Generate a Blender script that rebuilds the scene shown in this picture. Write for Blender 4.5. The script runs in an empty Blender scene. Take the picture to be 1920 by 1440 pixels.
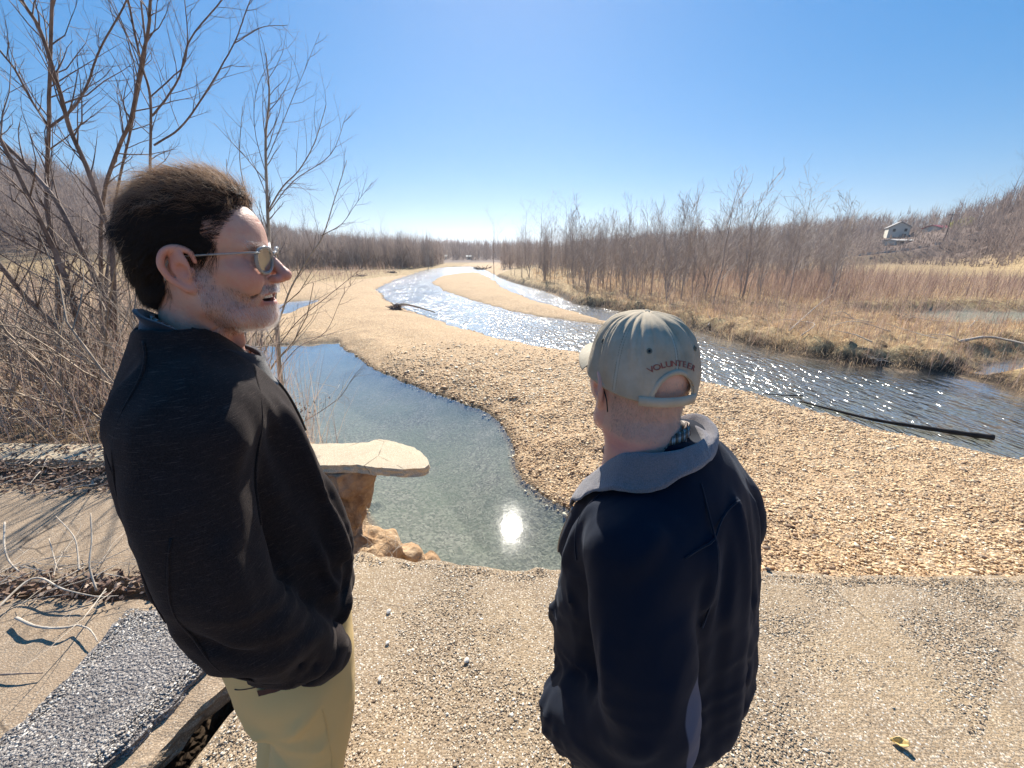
import bpy, math, random
import numpy as np
from mathutils import Matrix, Vector, Euler

# ------------------------------------------------------------------ camera, sky, sun, exposure
scene = bpy.context.scene
COL = scene.collection
EYE = 1.7
PITCH = math.radians(18.8)
FPX = 721.0                                    # focal length in pixels of the 1920 px wide photograph
cam_data = bpy.data.cameras.new('camera')
cam_data.sensor_width = 36.0
cam_data.lens = FPX / 1920 * 36.0
cam_data.clip_start = 0.02
cam_data.clip_end = 9000
cam = bpy.data.objects.new('camera', cam_data)
cam.location = (0, 0, EYE)
cam.rotation_euler = (math.radians(90) - PITCH, 0, 0)
COL.objects.link(cam)
scene.camera = cam

SUN_EL = 39.3
world = bpy.data.worlds.new('World')
scene.world = world
world.use_nodes = True
wn = world.node_tree
bg = wn.nodes['Background']
sky = wn.nodes.new('ShaderNodeTexSky')
sky.sky_type = 'NISHITA'
sky.sun_disc = False
sky.sun_elevation = math.radians(SUN_EL)
sky.sun_rotation = 0.0
sky.altitude = 250
sky.air_density = 1.0
sky.dust_density = 0.12
sky.ozone_density = 4.0
tint = wn.nodes.new('ShaderNodeMix'); tint.data_type = 'RGBA'; tint.blend_type = 'MULTIPLY'; tint.inputs[0].default_value = 1.0
tint.inputs[7].default_value = (1.02, 1.09, 1.24, 1)          # the camera's cool rendering of the sky
flat = wn.nodes.new('ShaderNodeGamma'); flat.inputs[1].default_value = 0.46      # a phone camera's tone compression of the sky
vivid = wn.nodes.new('ShaderNodeHueSaturation'); vivid.inputs['Saturation'].default_value = 2.25
wn.links.new(sky.outputs[0], flat.inputs[0]); wn.links.new(flat.outputs[0], vivid.inputs['Color']); wn.links.new(vivid.outputs[0], tint.inputs[6])
wn.links.new(tint.outputs[2], bg.inputs['Color'])
bg.inputs['Strength'].default_value = 0.135

sun_data = bpy.data.lights.new('sun', 'SUN')
sun_data.energy = 5.0
sun_data.angle = math.radians(0.53)
sun_data.color = (1.0, 0.94, 0.84)
sun = bpy.data.objects.new('sun', sun_data)
sun.rotation_euler = (-math.radians(90 - SUN_EL), 0, 0)
COL.objects.link(sun)

scene.view_settings.view_transform = 'Standard'
scene.view_settings.look = 'None'
scene.view_settings.gamma = 1.0
scene.view_settings.use_curve_mapping = False
scene.view_settings.exposure = 0.92
scene.render.engine = 'CYCLES'
cy = scene.cycles
cy.use_denoising = True
cy.max_bounces = 8
cy.transparent_max_bounces = 24
cy.transmission_bounces = 6
cy.glossy_bounces = 4
cy.diffuse_bounces = 3
cy.sample_clamp_indirect = 8
cy.caustics_reflective = False
cy.caustics_refractive = False

rng = np.random.default_rng(7)
random.seed(7)

# ------------------------------------------------------------------ numpy helpers
def survey(px, py, z):
    """ground plan of a spot of the photograph, once the level z it lies on is known"""
    dx = (px - 960) / FPX
    dy = -(py - 720) / FPX
    d = np.array([dx, math.cos(PITCH) + dy * math.sin(PITCH), -math.sin(PITCH) + dy * math.cos(PITCH)])
    t = (z - EYE) / d[2]
    return np.array([d[0] * t, d[1] * t])

def at_dist(px, py, y):
    """3-D point of a spot of the photograph that lies y metres ahead"""
    dx = (px - 960) / FPX
    dy = -(py - 720) / FPX
    d = np.array([dx, math.cos(PITCH) + dy * math.sin(PITCH), -math.sin(PITCH) + dy * math.cos(PITCH)])
    t = y / d[1]
    return np.array([d[0] * t, y, EYE + d[2] * t])

def _hash(ix, iy, iz, seed):
    h = (ix.astype(np.int64) * 374761393 + iy.astype(np.int64) * 668265263 + iz.astype(np.int64) * 2147483647 + seed * 974634777) & 0xFFFFFFFF
    h = ((h ^ (h >> 13)) * 1274126177) & 0xFFFFFFFF
    h = h ^ (h >> 16)
    return (h & 0xFFFF).astype(np.float32) / 65535.0

def vnoise(x, y, z=None, seed=0):
    """value noise in -1..1"""
    x = np.asarray(x, dtype=np.float64); y = np.asarray(y, dtype=np.float64)
    z = np.zeros_like(x + y) if z is None else np.asarray(z, dtype=np.float64)
    x, y, z = np.broadcast_arrays(x, y, z)
    ix, iy, iz = np.floor(x), np.floor(y), np.floor(z)
    fx, fy, fz = x - ix, y - iy, z - iz
    u, v, w = (f * f * (3 - 2 * f) for f in (fx, fy, fz))
    out = 0
    for a in (0, 1):
        for b in (0, 1):
            for c in (0, 1):
                wgt = (u if a else 1 - u) * (v if b else 1 - v) * (w if c else 1 - w)
                out = out + wgt * _hash(ix + a, iy + b, iz + c, seed)
    return out * 2 - 1

def fbm(x, y, z=None, oct=4, seed=0):
    s, a, t = 0, 1.0, 0
    for o in range(oct):
        k = 2.03 ** o
        s = s + a * vnoise(x * k + o * 17.1, y * k - o * 9.3, None if z is None else z * k + o * 4.7, seed + o)
        t += a
        a *= 0.5
    return s / t

def sstep(a, b, x):
    t = np.clip((x - a) / (b - a), 0, 1)
    return t * t * (3 - 2 * t)

def sd_poly(X, Y, poly):
    """signed distance to a closed polygon, negative inside"""
    poly = np.asarray(poly, dtype=np.float64)
    d = np.full(X.shape, 1e18)
    inside = np.zeros(X.shape, dtype=bool)
    n = len(poly)
    for i in range(n):
        ax, ay = poly[i]; bx, by = poly[(i + 1) % n]
        ex, ey = bx - ax, by - ay
        wx, wy = X - ax, Y - ay
        t = np.clip((wx * ex + wy * ey) / (ex * ex + ey * ey + 1e-12), 0, 1)
        d = np.minimum(d, (wx - ex * t) ** 2 + (wy - ey * t) ** 2)
        c = ((ay <= Y) & (by > Y)) | ((by <= Y) & (ay > Y))
        if ay != by:
            c &= X < (bx - ax) * (Y - ay) / (by - ay) + ax
            inside ^= c
    d = np.sqrt(d)
    return np.where(inside, -d, d)

def make_mesh(name, V, F, mats=(), smooth=False, attrs=None, uv=None):
    """mesh from arrays: V (n,3), F (m,3) or (m,4) or a list of index lists"""
    V = np.asarray(V, dtype=np.float32)
    me = bpy.data.meshes.new(name)
    if isinstance(F, np.ndarray):
        m, k = F.shape
        me.vertices.add(len(V)); me.loops.add(m * k); me.polygons.add(m)
        me.vertices.foreach_set('co', V.ravel())
        me.loops.foreach_set('vertex_index', F.astype(np.int32).ravel())
        me.polygons.foreach_set('loop_start', np.arange(m, dtype=np.int32) * k)
        try:
            me.polygons.foreach_set('loop_total', np.full(m, k, dtype=np.int32))
        except Exception:
            pass
        me.update(calc_edges=True)
    else:
        me.from_pydata([tuple(map(float, v)) for v in V], [], [list(map(int, f)) for f in F])
    for mt in mats:
        me.materials.append(mt)
    if smooth:
        me.polygons.foreach_set('use_smooth', np.ones(len(me.polygons), dtype=bool))
    if attrs:
        for an, arr in attrs.items():
            arr = np.asarray(arr, dtype=np.float32)
            if arr.ndim == 1:
                a = me.attributes.new(an, 'FLOAT', 'POINT'); a.data.foreach_set('value', arr)
            else:
                a = me.attributes.new(an, 'FLOAT_VECTOR', 'POINT'); a.data.foreach_set('vector', arr.ravel())
    if me.validate():
        pass
    me.update()
    return me

def link(name, me, parent=None, label=None, cat=None, group=None, kind=None, loc=None):
    o = bpy.data.objects.new(name, me)
    COL.objects.link(o)
    if parent is not None:
        o.parent = parent
    if loc is not None:
        o.location = loc
    if label: o['label'] = label
    if cat: o['category'] = cat
    if group: o['group'] = group
    if kind: o['kind'] = kind
    return o

def tubes(P0, P1, R0, R1, n=4):
    """one frustum per segment"""
    P0 = np.asarray(P0, float).reshape(-1, 3); P1 = np.asarray(P1, float).reshape(-1, 3)
    R0 = np.asarray(R0, float).ravel(); R1 = np.asarray(R1, float).ravel()
    d = P1 - P0
    L = np.linalg.norm(d, axis=1, keepdims=True) + 1e-9
    d = d / L
    ref = np.where(np.abs(d[:, 2:3]) > 0.9, np.array([[1.0, 0, 0]]), np.array([[0, 0, 1.0]]))
    u = np.cross(d, ref); u /= np.linalg.norm(u, axis=1, keepdims=True) + 1e-9
    v = np.cross(d, u)
    a = np.arange(n) / n * 2 * math.pi
    c, s = np.cos(a)[None, :, None], np.sin(a)[None, :, None]
    ring = u[:, None, :] * c + v[:, None, :] * s
    A = P0[:, None, :] + ring * R0[:, None, None]
    B = P1[:, None, :] + ring * R1[:, None, None]
    V = np.concatenate([A, B], axis=1).reshape(-1, 3)
    m = len(P0)
    i = np.arange(n)
    q = np.stack([i, (i + 1) % n, (i + 1) % n + n, i + n], axis=1)
    F = (np.arange(m)[:, None, None] * 2 * n + q[None]).reshape(-1, 4)
    return V, F

def sweep(P, R, n=8, cap=True, flat=1.0):
    """a smooth tube through points P with radii R"""
    P = np.asarray(P, float); R = np.asarray(R, float)
    m = len(P)
    T = np.gradient(P, axis=0); T /= np.linalg.norm(T, axis=1, keepdims=True) + 1e-9
    u = np.cross(T[0], [0, 0, 1.0] if abs(T[0][2]) < 0.9 else [1.0, 0, 0]); u /= np.linalg.norm(u)
    V = []
    a = np.arange(n) / n * 2 * math.pi
    for k in range(m):
        u = u - T[k] * (u @ T[k]); u /= np.linalg.norm(u) + 1e-9
        w = np.cross(T[k], u)
        V.append(P[k] + (u[None] * np.cos(a)[:, None] + w[None] * np.sin(a)[:, None] * flat) * R[k])
    V = np.concatenate(V)
    F = []
    for k in range(m - 1):
        for i in range(n):
            j = (i + 1) % n
            F.append([k * n + i, k * n + j, (k + 1) * n + j, (k + 1) * n + i])
    if cap:
        F.append(list(range(n))[::-1]); F.append([(m - 1) * n + i for i in range(n)])
    return V, F

def join_vf(parts):
    V, F, off = [], [], 0
    for v, f in parts:
        v = np.asarray(v, float)
        V.append(v)
        if isinstance(f, np.ndarray):
            F.append(f + off)
        else:
            F.extend([[i + off for i in q] for q in f])
        off += len(v)
    if F and isinstance(F[0], np.ndarray) and all(isinstance(q, np.ndarray) for q in F):
        F = np.concatenate(F)
    else:
        G = []
        for q in F:
            if isinstance(q, np.ndarray): G.extend(q.tolist())
            else: G.append(q)
        F = G
    return np.concatenate(V), F

def catmull(P, sub=6):
    P = np.asarray(P, float)
    Q = np.vstack([2 * P[0] - P[1], P, 2 * P[-1] - P[-2]])
    out = []
    for i in range(len(P) - 1):
        p0, p1, p2, p3 = Q[i:i + 4]
        for t in np.arange(sub) / sub:
            out.append(0.5 * (2 * p1 + (p2 - p0) * t + (2 * p0 - 5 * p1 + 4 * p2 - p3) * t * t + (3 * p1 - p0 - 3 * p2 + p3) * t ** 3))
    out.append(P[-1])
    return np.array(out)

# ------------------------------------------------------------------ node helper
class Mat:
    def __init__(self, name):
        self.m = bpy.data.materials.new(name)
        self.m.use_nodes = True
        self.nt = self.m.node_tree
        self.b = self.nt.nodes['Principled BSDF']
        self.out = self.nt.nodes['Material Output']
        self.co = None
    def n(self, t, **kw):
        x = self.nt.nodes.new(t)
        for k, v in kw.items():
            if k.startswith('in_'):
                x.inputs[k[3:]].default_value = v
            else:
                setattr(x, k, v)
        return x
    def l(self, a, b):
        self.nt.links.new(a, b)
        return b
    def coords(self, which='Object'):
        if self.co is None:
            self.co = self.n('ShaderNodeTexCoord')
        return self.co.outputs[which]
    def mapped(self, scale, rot=(0, 0, 0), which='Object', loc=(0, 0, 0)):
        mp = self.n('ShaderNodeMapping')
        mp.inputs['Scale'].default_value = scale
        mp.inputs['Rotation'].default_value = rot
        mp.inputs['Location'].default_value = loc
        self.l(self.coords(which), mp.inputs['Vector'])
        return mp.outputs[0]
    def noise(self, scale, detail=4, rough=0.55, vec=None, dist=0.0):
        x = self.n('ShaderNodeTexNoise')
        x.inputs['Scale'].default_value = scale
        x.inputs['Detail'].default_value = detail
        x.inputs['Roughness'].default_value = rough
        x.inputs['Distortion'].default_value = dist
        self.l(vec if vec is not None else self.coords(), x.inputs['Vector'])
        return x
    def voro(self, scale, feature='F1', vec=None, rand=1.0):
        x = self.n('ShaderNodeTexVoronoi', feature=feature)
        x.inputs['Scale'].default_value = scale
        x.inputs['Randomness'].default_value = rand
        self.l(vec if vec is not None else self.coords(), x.inputs['Vector'])
        return x
    def ramp(self, fac, stops, interp='LINEAR'):
        r = self.n('ShaderNodeValToRGB')
        e = r.color_ramp.elements
        r.color_ramp.interpolation = interp
        while len(e) > 2: e.remove(e[-1])
        for i, (p, c) in enumerate(stops):
            if i > 1: e.new(p)
            e[i].position = p
            e[i].color = (c if len(c) == 4 else (*c, 1)) if hasattr(c, '__len__') else (c, c, c, 1)
        self.l(fac, r.inputs['Fac'])
        return r.outputs['Color']
    def mix(self, fac, a, b, mode='MIX'):
        x = self.n('ShaderNodeMix', data_type='RGBA', blend_type=mode)
        for s, v in ((x.inputs[0], fac), (x.inputs[6], a), (x.inputs[7], b)):
            if isinstance(v, bpy.types.NodeSocket): self.l(v, s)
            elif hasattr(v, '__len__'): s.default_value = (*v, 1) if len(v) == 3 else v
            else: s.default_value = v if s.type == 'VALUE' else (v, v, v, 1)
        return x.outputs[2]
    def math(self, op, a, b=0.0, c=None, clamp=False):
        x = self.n('ShaderNodeMath', operation=op, use_clamp=clamp)
        for s, v in ((x.inputs[0], a), (x.inputs[1], b), (x.inputs[2], c)):
            if v is None: continue
            if isinstance(v, bpy.types.NodeSocket): self.l(v, s)
            else: s.default_value = v
        return x.outputs[0]
    def attr(self, name, out='Fac'):
        x = self.n('ShaderNodeAttribute', attribute_name=name)
        return x.outputs[out]
    def bump(self, h, strength=0.5, dist=0.01, normal=None):
        x = self.n('ShaderNodeBump')
        x.inputs['Strength'].default_value = strength
        x.inputs['Distance'].default_value = dist
        self.l(h, x.inputs['Height'])
        if normal is not None: self.l(normal, x.inputs['Normal'])
        return x.outputs[0]
    def done(self, color=None, rough=None, normal=None, spec=None, **kw):
        for s, v in (('Base Color', color), ('Roughness', rough), ('Specular IOR Level', spec)):
            if v is None: continue
            if isinstance(v, bpy.types.NodeSocket): self.l(v, self.b.inputs[s])
            elif hasattr(v, '__len__'): self.b.inputs[s].default_value = (*v, 1)
            else: self.b.inputs[s].default_value = v
        if normal is not None: self.l(normal, self.b.inputs['Normal'])
        for k, v in kw.items():
            self.b.inputs[k].default_value = v
        return self.m
# ------------------------------------------------------------------ plan of the place
ZW = -1.6                                       # water level; the road slab's top is z = 0
def poly_at(pts, z=ZW):
    return [tuple(survey(px, py, z)) for px, py in pts]

POOL = poly_at([(300, 660), (465, 645), (560, 645), (630, 643), (700, 690), (760, 718), (830, 742), (900, 768), (940, 792), (956, 828), (962, 860),
                (985, 900), (1020, 930), (1065, 957)]) + [(1.05, 3.9), (1.25, 3.2), (1.0, 2.6), (0.2, 2.3), (-0.9, 2.6), (-1.25, 3.4), (-1.7, 4.0), (-2.6, 5.0), (-4.5, 7.2), (-8.0, 11.0)]
RIVER_NEAR = [(800, 506), (742, 524), (708, 541), (720, 560), (745, 575), (790, 590), (830, 603), (870, 616), (950, 638), (1010, 650), (1085, 660),
              (1180, 682), (1325, 716), (1400, 735), (1500, 765), (1650, 805), (1800, 840), (1920, 862)]
RIVER_FAR = [(1920, 742), (1860, 722), (1790, 704), (1700, 697), (1600, 688), (1500, 671), (1400, 649), (1310, 625), (1250, 607), (1200, 592),
             (1130, 578), (1075, 571), (1040, 552), (1000, 541), (960, 530), (930, 518), (905, 505), (880, 500), (835, 501)]
RIVER = poly_at(RIVER_NEAR) + [(14.0, 4.6), (26.0, 0.0), (30.0, 3.5), (17.0, 7.6)] + poly_at(RIVER_FAR)
ISLAND = poly_at([(898, 512), (862, 513), (828, 518), (808, 530), (830, 546), (870, 558), (930, 575), (990, 589), (1060, 600), (1120, 608), (1165, 612),
                  (1130, 600), (1060, 580), (1000, 563), (945, 541), (925, 524)])
SIDE_POND = poly_at([(1812, 700), (1840, 682), (1900, 672), (1990, 668), (2100, 672), (2100, 705), (1990, 700), (1900, 702), (1850, 706)])
MARSH = poly_at([(1590, 600), (1640, 592), (1720, 588), (1800, 586), (1920, 588), (2050, 592), (2080, 622), (1920, 625), (1850, 628), (1760, 622), (1700, 612), (1640, 606)])
LEFT_PUDDLE = poly_at([(505, 578), (540, 566), (600, 562), (575, 574), (530, 590)])
MEADOW = poly_at([(1920, 742), (1860, 722), (1790, 704), (1700, 697), (1600, 688), (1500, 671), (1400, 649), (1310, 625), (1250, 607), (1200, 592),
                  (1130, 578), (1075, 571), (1040, 552), (1000, 541), (960, 530), (930, 518)]) + [(5.0, 120.0), (400.0, 200.0), (400.0, 3.0), (30.0, 3.5), (17.0, 7.6)]
HIGH = [(9.0, -1.0), (9.0, 1.52), (1.4, 1.55), (0.3, 1.58), (-0.75, 1.64), (-1.25, 1.85), (-1.75, 2.4), (-1.95, 2.95), (-2.3, 3.4), (-2.8, 4.2), (-3.9, 5.6),
        (-6.0, 8.2), (-9.0, 11.6), (-14.0, 14.5), (-26.0, 17.0), (-70.0, 22.0), (-200.0, 30.0), (-200.0, -200.0), (9.0, -200.0), (300.0, -200.0), (300.0, -30.0), (40.0, -8.0), (14.0, -1.5)]

_AZ = np.array([-80, -70, -60, -53, -45, -38, -32, -26, -20, -12, -6, 0, 4, 8, 14, 20, 26, 32, 38, 44, 48, 52, 58, 70, 80], float)
_HR = np.array([30, 30, 29, 27, 22, 16, 11, 6, 3, 2, 2, 2, 3, 5, 8, 11, 13, 14, 13, 12, 13, 18, 25, 30, 32], float) * 0.92
_R0 = np.array([60, 60, 60, 60, 60, 65, 75, 90, 110, 150, 200, 220, 200, 170, 150, 150, 150, 150, 125, 112, 108, 85, 65, 60, 60], float)
_R1 = np.array([190, 190, 190, 190, 190, 200, 210, 220, 240, 300, 350, 400, 350, 320, 300, 300, 300, 300, 260, 236, 210, 180, 170, 170, 170], float)

def water_sd(X, Y):
    d_pool = sd_poly(X, Y, POOL)
    d_riv = sd_poly(X, Y, RIVER)
    d_isl = sd_poly(X, Y, ISLAND)
    d_riv = np.maximum(d_riv, -d_isl)
    d_side = np.minimum(np.minimum(sd_poly(X, Y, SIDE_POND), sd_poly(X, Y, MARSH)), sd_poly(X, Y, LEFT_PUDDLE))
    return d_pool, d_riv, d_side

def terrain(X, Y, full=False):
    X = np.asarray(X, float); Y = np.asarray(Y, float)
    d_pool, d_riv, d_side = water_sd(X, Y)
    R = np.hypot(X, Y) + 1e-6
    wob = fbm(X * 1.3, Y * 1.3, oct=3, seed=3) * 0.10 * np.clip(R / 6, 0.4, 2.5) + fbm(X * 0.4, Y * 0.4, oct=2, seed=5) * 0.006 * R
    d = np.minimum(np.minimum(d_pool, d_riv), d_side) + wob
    up = ZW + 0.34 * (1 - np.exp(-np.maximum(d, 0) / 1.3)) + 0.05 * sstep(0, 8, d) + fbm(X * 0.5, Y * 0.5, oct=3, seed=11) * 0.07 * sstep(0, 1.5, d)
    # the bar rises steeply from the pool and is lumpy there
    ridge = np.exp(-((d_pool - 0.9) / 0.7) ** 2) * (d_pool > 0) * sstep(3.5, 7, Y)
    up = up + ridge * (0.10 + 0.08 * fbm(X * 1.7, Y * 1.7, oct=2, seed=21))
    down = ZW - 0.45 * (1 - np.exp(np.minimum(d, 0) / 0.9)) - 0.02
    h = np.where(d > 0, up, down)
    d_mead = sd_poly(X, Y, MEADOW)
    dm = -d_mead + fbm(X * 0.9, Y * 0.9, oct=3, seed=31) * 0.42 + vnoise(X * 2.6, Y * 2.6, seed=32) * .14 * sstep(40, 15, R) - 0.1
    wet = np.minimum(d_side, d_riv) + fbm(X * 0.7, Y * 0.7, oct=3, seed=33) * 0.35
    rise = sstep(0.0, 0.42, dm) * sstep(-0.1, 0.9, wet)
    mh = ZW - 0.02 + 0.46 * rise + fbm(X * 1.1, Y * 1.1, oct=4, seed=37) * 0.11 * sstep(0.3, 2, dm) * sstep(0.2, 1.2, wet) + 0.12 * sstep(2, 20, dm)
    meadow = sstep(-0.05, 0.25, -d_mead)
    mh = mh + np.abs(vnoise(X * 2.3, Y * 2.3, seed=47)) * .24 * sstep(.15, .6, dm) * sstep(60, 20, R) * sstep(.3, 1.0, wet)
    h = np.where(d_riv < 0, h, h * (1 - meadow) + np.maximum(mh, h) * meadow)
    # high ground of the road and the brush on the left
    d_hi = sd_poly(X, Y, HIGH) + fbm(X * 1.9, Y * 1.9, oct=3, seed=41) * 0.10
    z_hi = -0.14 + (-0.85) * sstep(4.0, 12.0, np.hypot(X * 0.5, Y)) * (Y > 0) + fbm(X * 0.8, Y * 0.8, oct=3, seed=43) * 0.09 * sstep(3.3, 6, Y)
    bank = z_hi - np.maximum(d_hi, 0) * (1.9 + 0.5 * vnoise(X * 2.1, Y * 2.1, seed=44))
    h = np.maximum(h, bank)
    # the washed-out void under the crack between the slabs
    void = np.exp(-((X + 1.22) / 0.26) ** 6) * sstep(-0.9, -0.5, Y) * (1 - sstep(1.45, 1.7, Y))
    h = h - void * 1.1
    # hills
    az = np.degrees(np.arctan2(X, Y))
    hr = np.interp(az, _AZ, _HR); r0 = np.interp(az, _AZ, _R0); r1 = np.interp(az, _AZ, _R1)
    hill = hr * sstep(0, 1, (R - r0) / (r1 - r0)) * (1 + 0.12 * fbm(X * 0.015, Y * 0.015, oct=3, seed=51))
    h = h + np.where(Y > -40, hill, hill * 0)
    rd = np.hypot(X - np.clip(X, 76, 135), (Y - 101 - (X - 76) * .05))
    h = h + 1.75 * np.exp(-(rd / 4.5) ** 4)
    far = 46 * np.exp(-((az + 8.7) / 2.6) ** 2) * sstep(900, 1500, R) + 30 * np.exp(-((az + 3) / 9) ** 2) * sstep(1500, 2400, R)
    h = h + far
    if full:
        return h, d, d_pool, d_riv, d_side, d_mead, d_hi, hill
    return h

# ------------------------------------------------------------------ ground sheet
_front = np.radians(np.arange(-68, 68.01, 0.33))
_back = np.radians(np.arange(71, 289.5, 3.4))
ANG = np.concatenate([_front, _back])
RAD = [0.35]
while RAD[-1] < 4200:
    r = RAD[-1]
    RAD.append(r * (1.06 if r < 1.5 else 1.0125 if r < 30 else (1.02 if r < 300 else 1.05)))
RAD = np.array(RAD)
A, Rr = np.meshgrid(ANG, RAD)
GX, GY = np.sin(A) * Rr, np.cos(A) * Rr
GH, gd, gpool, griv, gside, gmead, ghi, ghill = terrain(GX, GY, full=True)
na, nr = len(ANG), len(RAD)
idx = np.arange(na * nr).reshape(nr, na)
nxt = np.roll(idx, -1, axis=1)
quads = np.stack([idx[:-1], nxt[:-1], nxt[1:], idx[1:]], axis=-1).reshape(-1, 4)
# centre disc so the sheet has no hole at the viewer's feet
GV = np.stack([GX.ravel(), GY.ravel(), GH.ravel()], axis=1)
fine = fbm(GX * 9, GY * 9, oct=2, seed=61) * 0.012 * (gd > 0)
GV[:, 2] += fine.ravel()
z_gravel = ((gmead > -0.2) & (ghi > 0.0)).astype(float) * (1 - sstep(25, 60, Rr) * 0.3)
zone_grass = sstep(0.1, 0.5, -gmead) * sstep(0.15, 0.5, gd + 0.2)
zone_soil = sstep(0.9, 0.1, ghi) * sstep(1.35, 0.9, -GH)
zone_left = (sstep(0.2, 1.0, -ghi)) * sstep(3.3, 3.9, GY)
left_plain = sstep(0, 12, Rr - 42) * (GX < np.interp(GY, [0, 40, 90], [-30, -19, -13])) * 1.0
zone_grass = np.clip(zone_grass + zone_left * 0.9 + left_plain, 0, 1)
zone_far = sstep(1.0, 4.0, ghill) + sstep(110, 150, Rr)
c0 = len(GV)
GV = np.vstack([GV, [0, 0, -0.14]])
tri0 = np.stack([idx[0], np.roll(idx[0], -1), np.full(na, c0)], axis=1)
allF = quads.tolist() + tri0.tolist()

def zone_attr(z):
    return np.append(np.clip(z, 0, 1).ravel(), 0.0)

M = Mat('riverbed gravel and banks')
cl = M.noise(1.1, 5, 0.6)
wv_ = M.n('ShaderNodeVectorMath', operation='ADD')
wn_ = M.noise(6.0, 3, 0.6)
M.l(M.coords(), wv_.inputs[0])
ws_ = M.n('ShaderNodeVectorMath', operation='SCALE'); ws_.inputs['Scale'].default_value = 0.12
M.l(wn_.outputs['Color'], ws_.inputs[0]); M.l(ws_.outputs[0], wv_.inputs[1])
peb = M.voro(27.0, vec=wv_.outputs[0])
peb2 = M.voro(30.0, vec=wv_.outputs[0])
pc = M.ramp(peb.outputs['Color'], [(0.0, (0.22, 0.13, 0.07)), (0.15, (0.38, 0.29, 0.20)), (0.3, (0.55, 0.355, 0.19)), (0.62, (0.70, 0.49, 0.275)), (0.85, (0.80, 0.61, 0.385)), (1.0, (0.86, 0.73, 0.53))])
gcol = M.mix(M.ramp(cl.outputs['Fac'], [(0.35, 0.0), (0.7, 0.5)]), pc, (0.50, 0.34, 0.20))
gcol = M.mix(M.math('MULTIPLY', M.ramp(peb.outputs['Distance'], [(0.35, 0.0), (0.75, 1.0)]), 0.55), gcol, (0.17, 0.10, 0.055))
gn = M.noise(3.5, 6, 0.7)
gr = M.ramp(gn.outputs['Fac'], [(0.25, (0.11, 0.075, 0.04)), (0.45, (0.30, 0.20, 0.10)), (0.6, (0.50, 0.37, 0.19)), (0.8, (0.62, 0.48, 0.27))])
sn = M.noise(7.0, 6, 0.65)
so = M.ramp(sn.outputs['Fac'], [(0.3, (0.10, 0.06, 0.035)), (0.55, (0.30, 0.20, 0.12)), (0.75, (0.48, 0.35, 0.22))])
fn = M.noise(0.35, 6, 0.7)
fo = M.ramp(fn.outputs['Fac'], [(0.3, (0.10, 0.07, 0.06)), (0.6, (0.20, 0.14, 0.11)), (0.8, (0.33, 0.25, 0.18))])
col = M.mix(M.attr('grass'), gcol, gr)
col = M.mix(M.attr('soil'), col, so)
col = M.mix(M.attr('far'), col, fo)
uw = M.ramp(peb2.outputs['Color'], [(0.0, (0.09, 0.085, 0.065)), (0.5, (0.22, 0.20, 0.155)), (1.0, (0.40, 0.36, 0.28))])
uw = M.mix(M.ramp(cl.outputs['Fac'], [(0.3, 0.0), (0.7, 0.8)]), uw, (0.17, 0.18, 0.12))
col = M.mix(M.attr('bed'), col, uw)
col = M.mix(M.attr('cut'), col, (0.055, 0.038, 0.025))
hb = M.math('ADD', M.math('MULTIPLY', peb.outputs['Distance'], -1.0), M.math('MULTIPLY', gn.outputs['Fac'], 1.2))
hb = M.math('MULTIPLY', hb, M.math('SUBTRACT', 1.0, M.math('MULTIPLY', M.attr('bed'), .6)))
col = M.mix(M.math('MULTIPLY', M.attr('wet'), .7), col, (.10, .07, .045))
MAT_GROUND = M.done(col, 0.9, M.bump(hb, 0.6, 0.035), spec=0.25)

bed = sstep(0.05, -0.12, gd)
void_shade = np.exp(-((GX + 1.22) / 0.30) ** 6) * (GY > -.9) * (GY < 1.75) * (GH < -.25)  # soil in the void coloured near black to deepen the crack's shade
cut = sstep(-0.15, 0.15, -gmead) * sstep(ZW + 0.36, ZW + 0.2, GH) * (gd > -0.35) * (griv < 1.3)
cut = np.maximum(cut, void_shade)
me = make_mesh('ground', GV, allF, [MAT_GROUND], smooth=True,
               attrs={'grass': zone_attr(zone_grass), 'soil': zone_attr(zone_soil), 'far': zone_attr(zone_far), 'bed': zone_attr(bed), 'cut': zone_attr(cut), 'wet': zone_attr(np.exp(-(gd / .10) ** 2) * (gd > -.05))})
link('ground', me, kind='structure')

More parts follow.
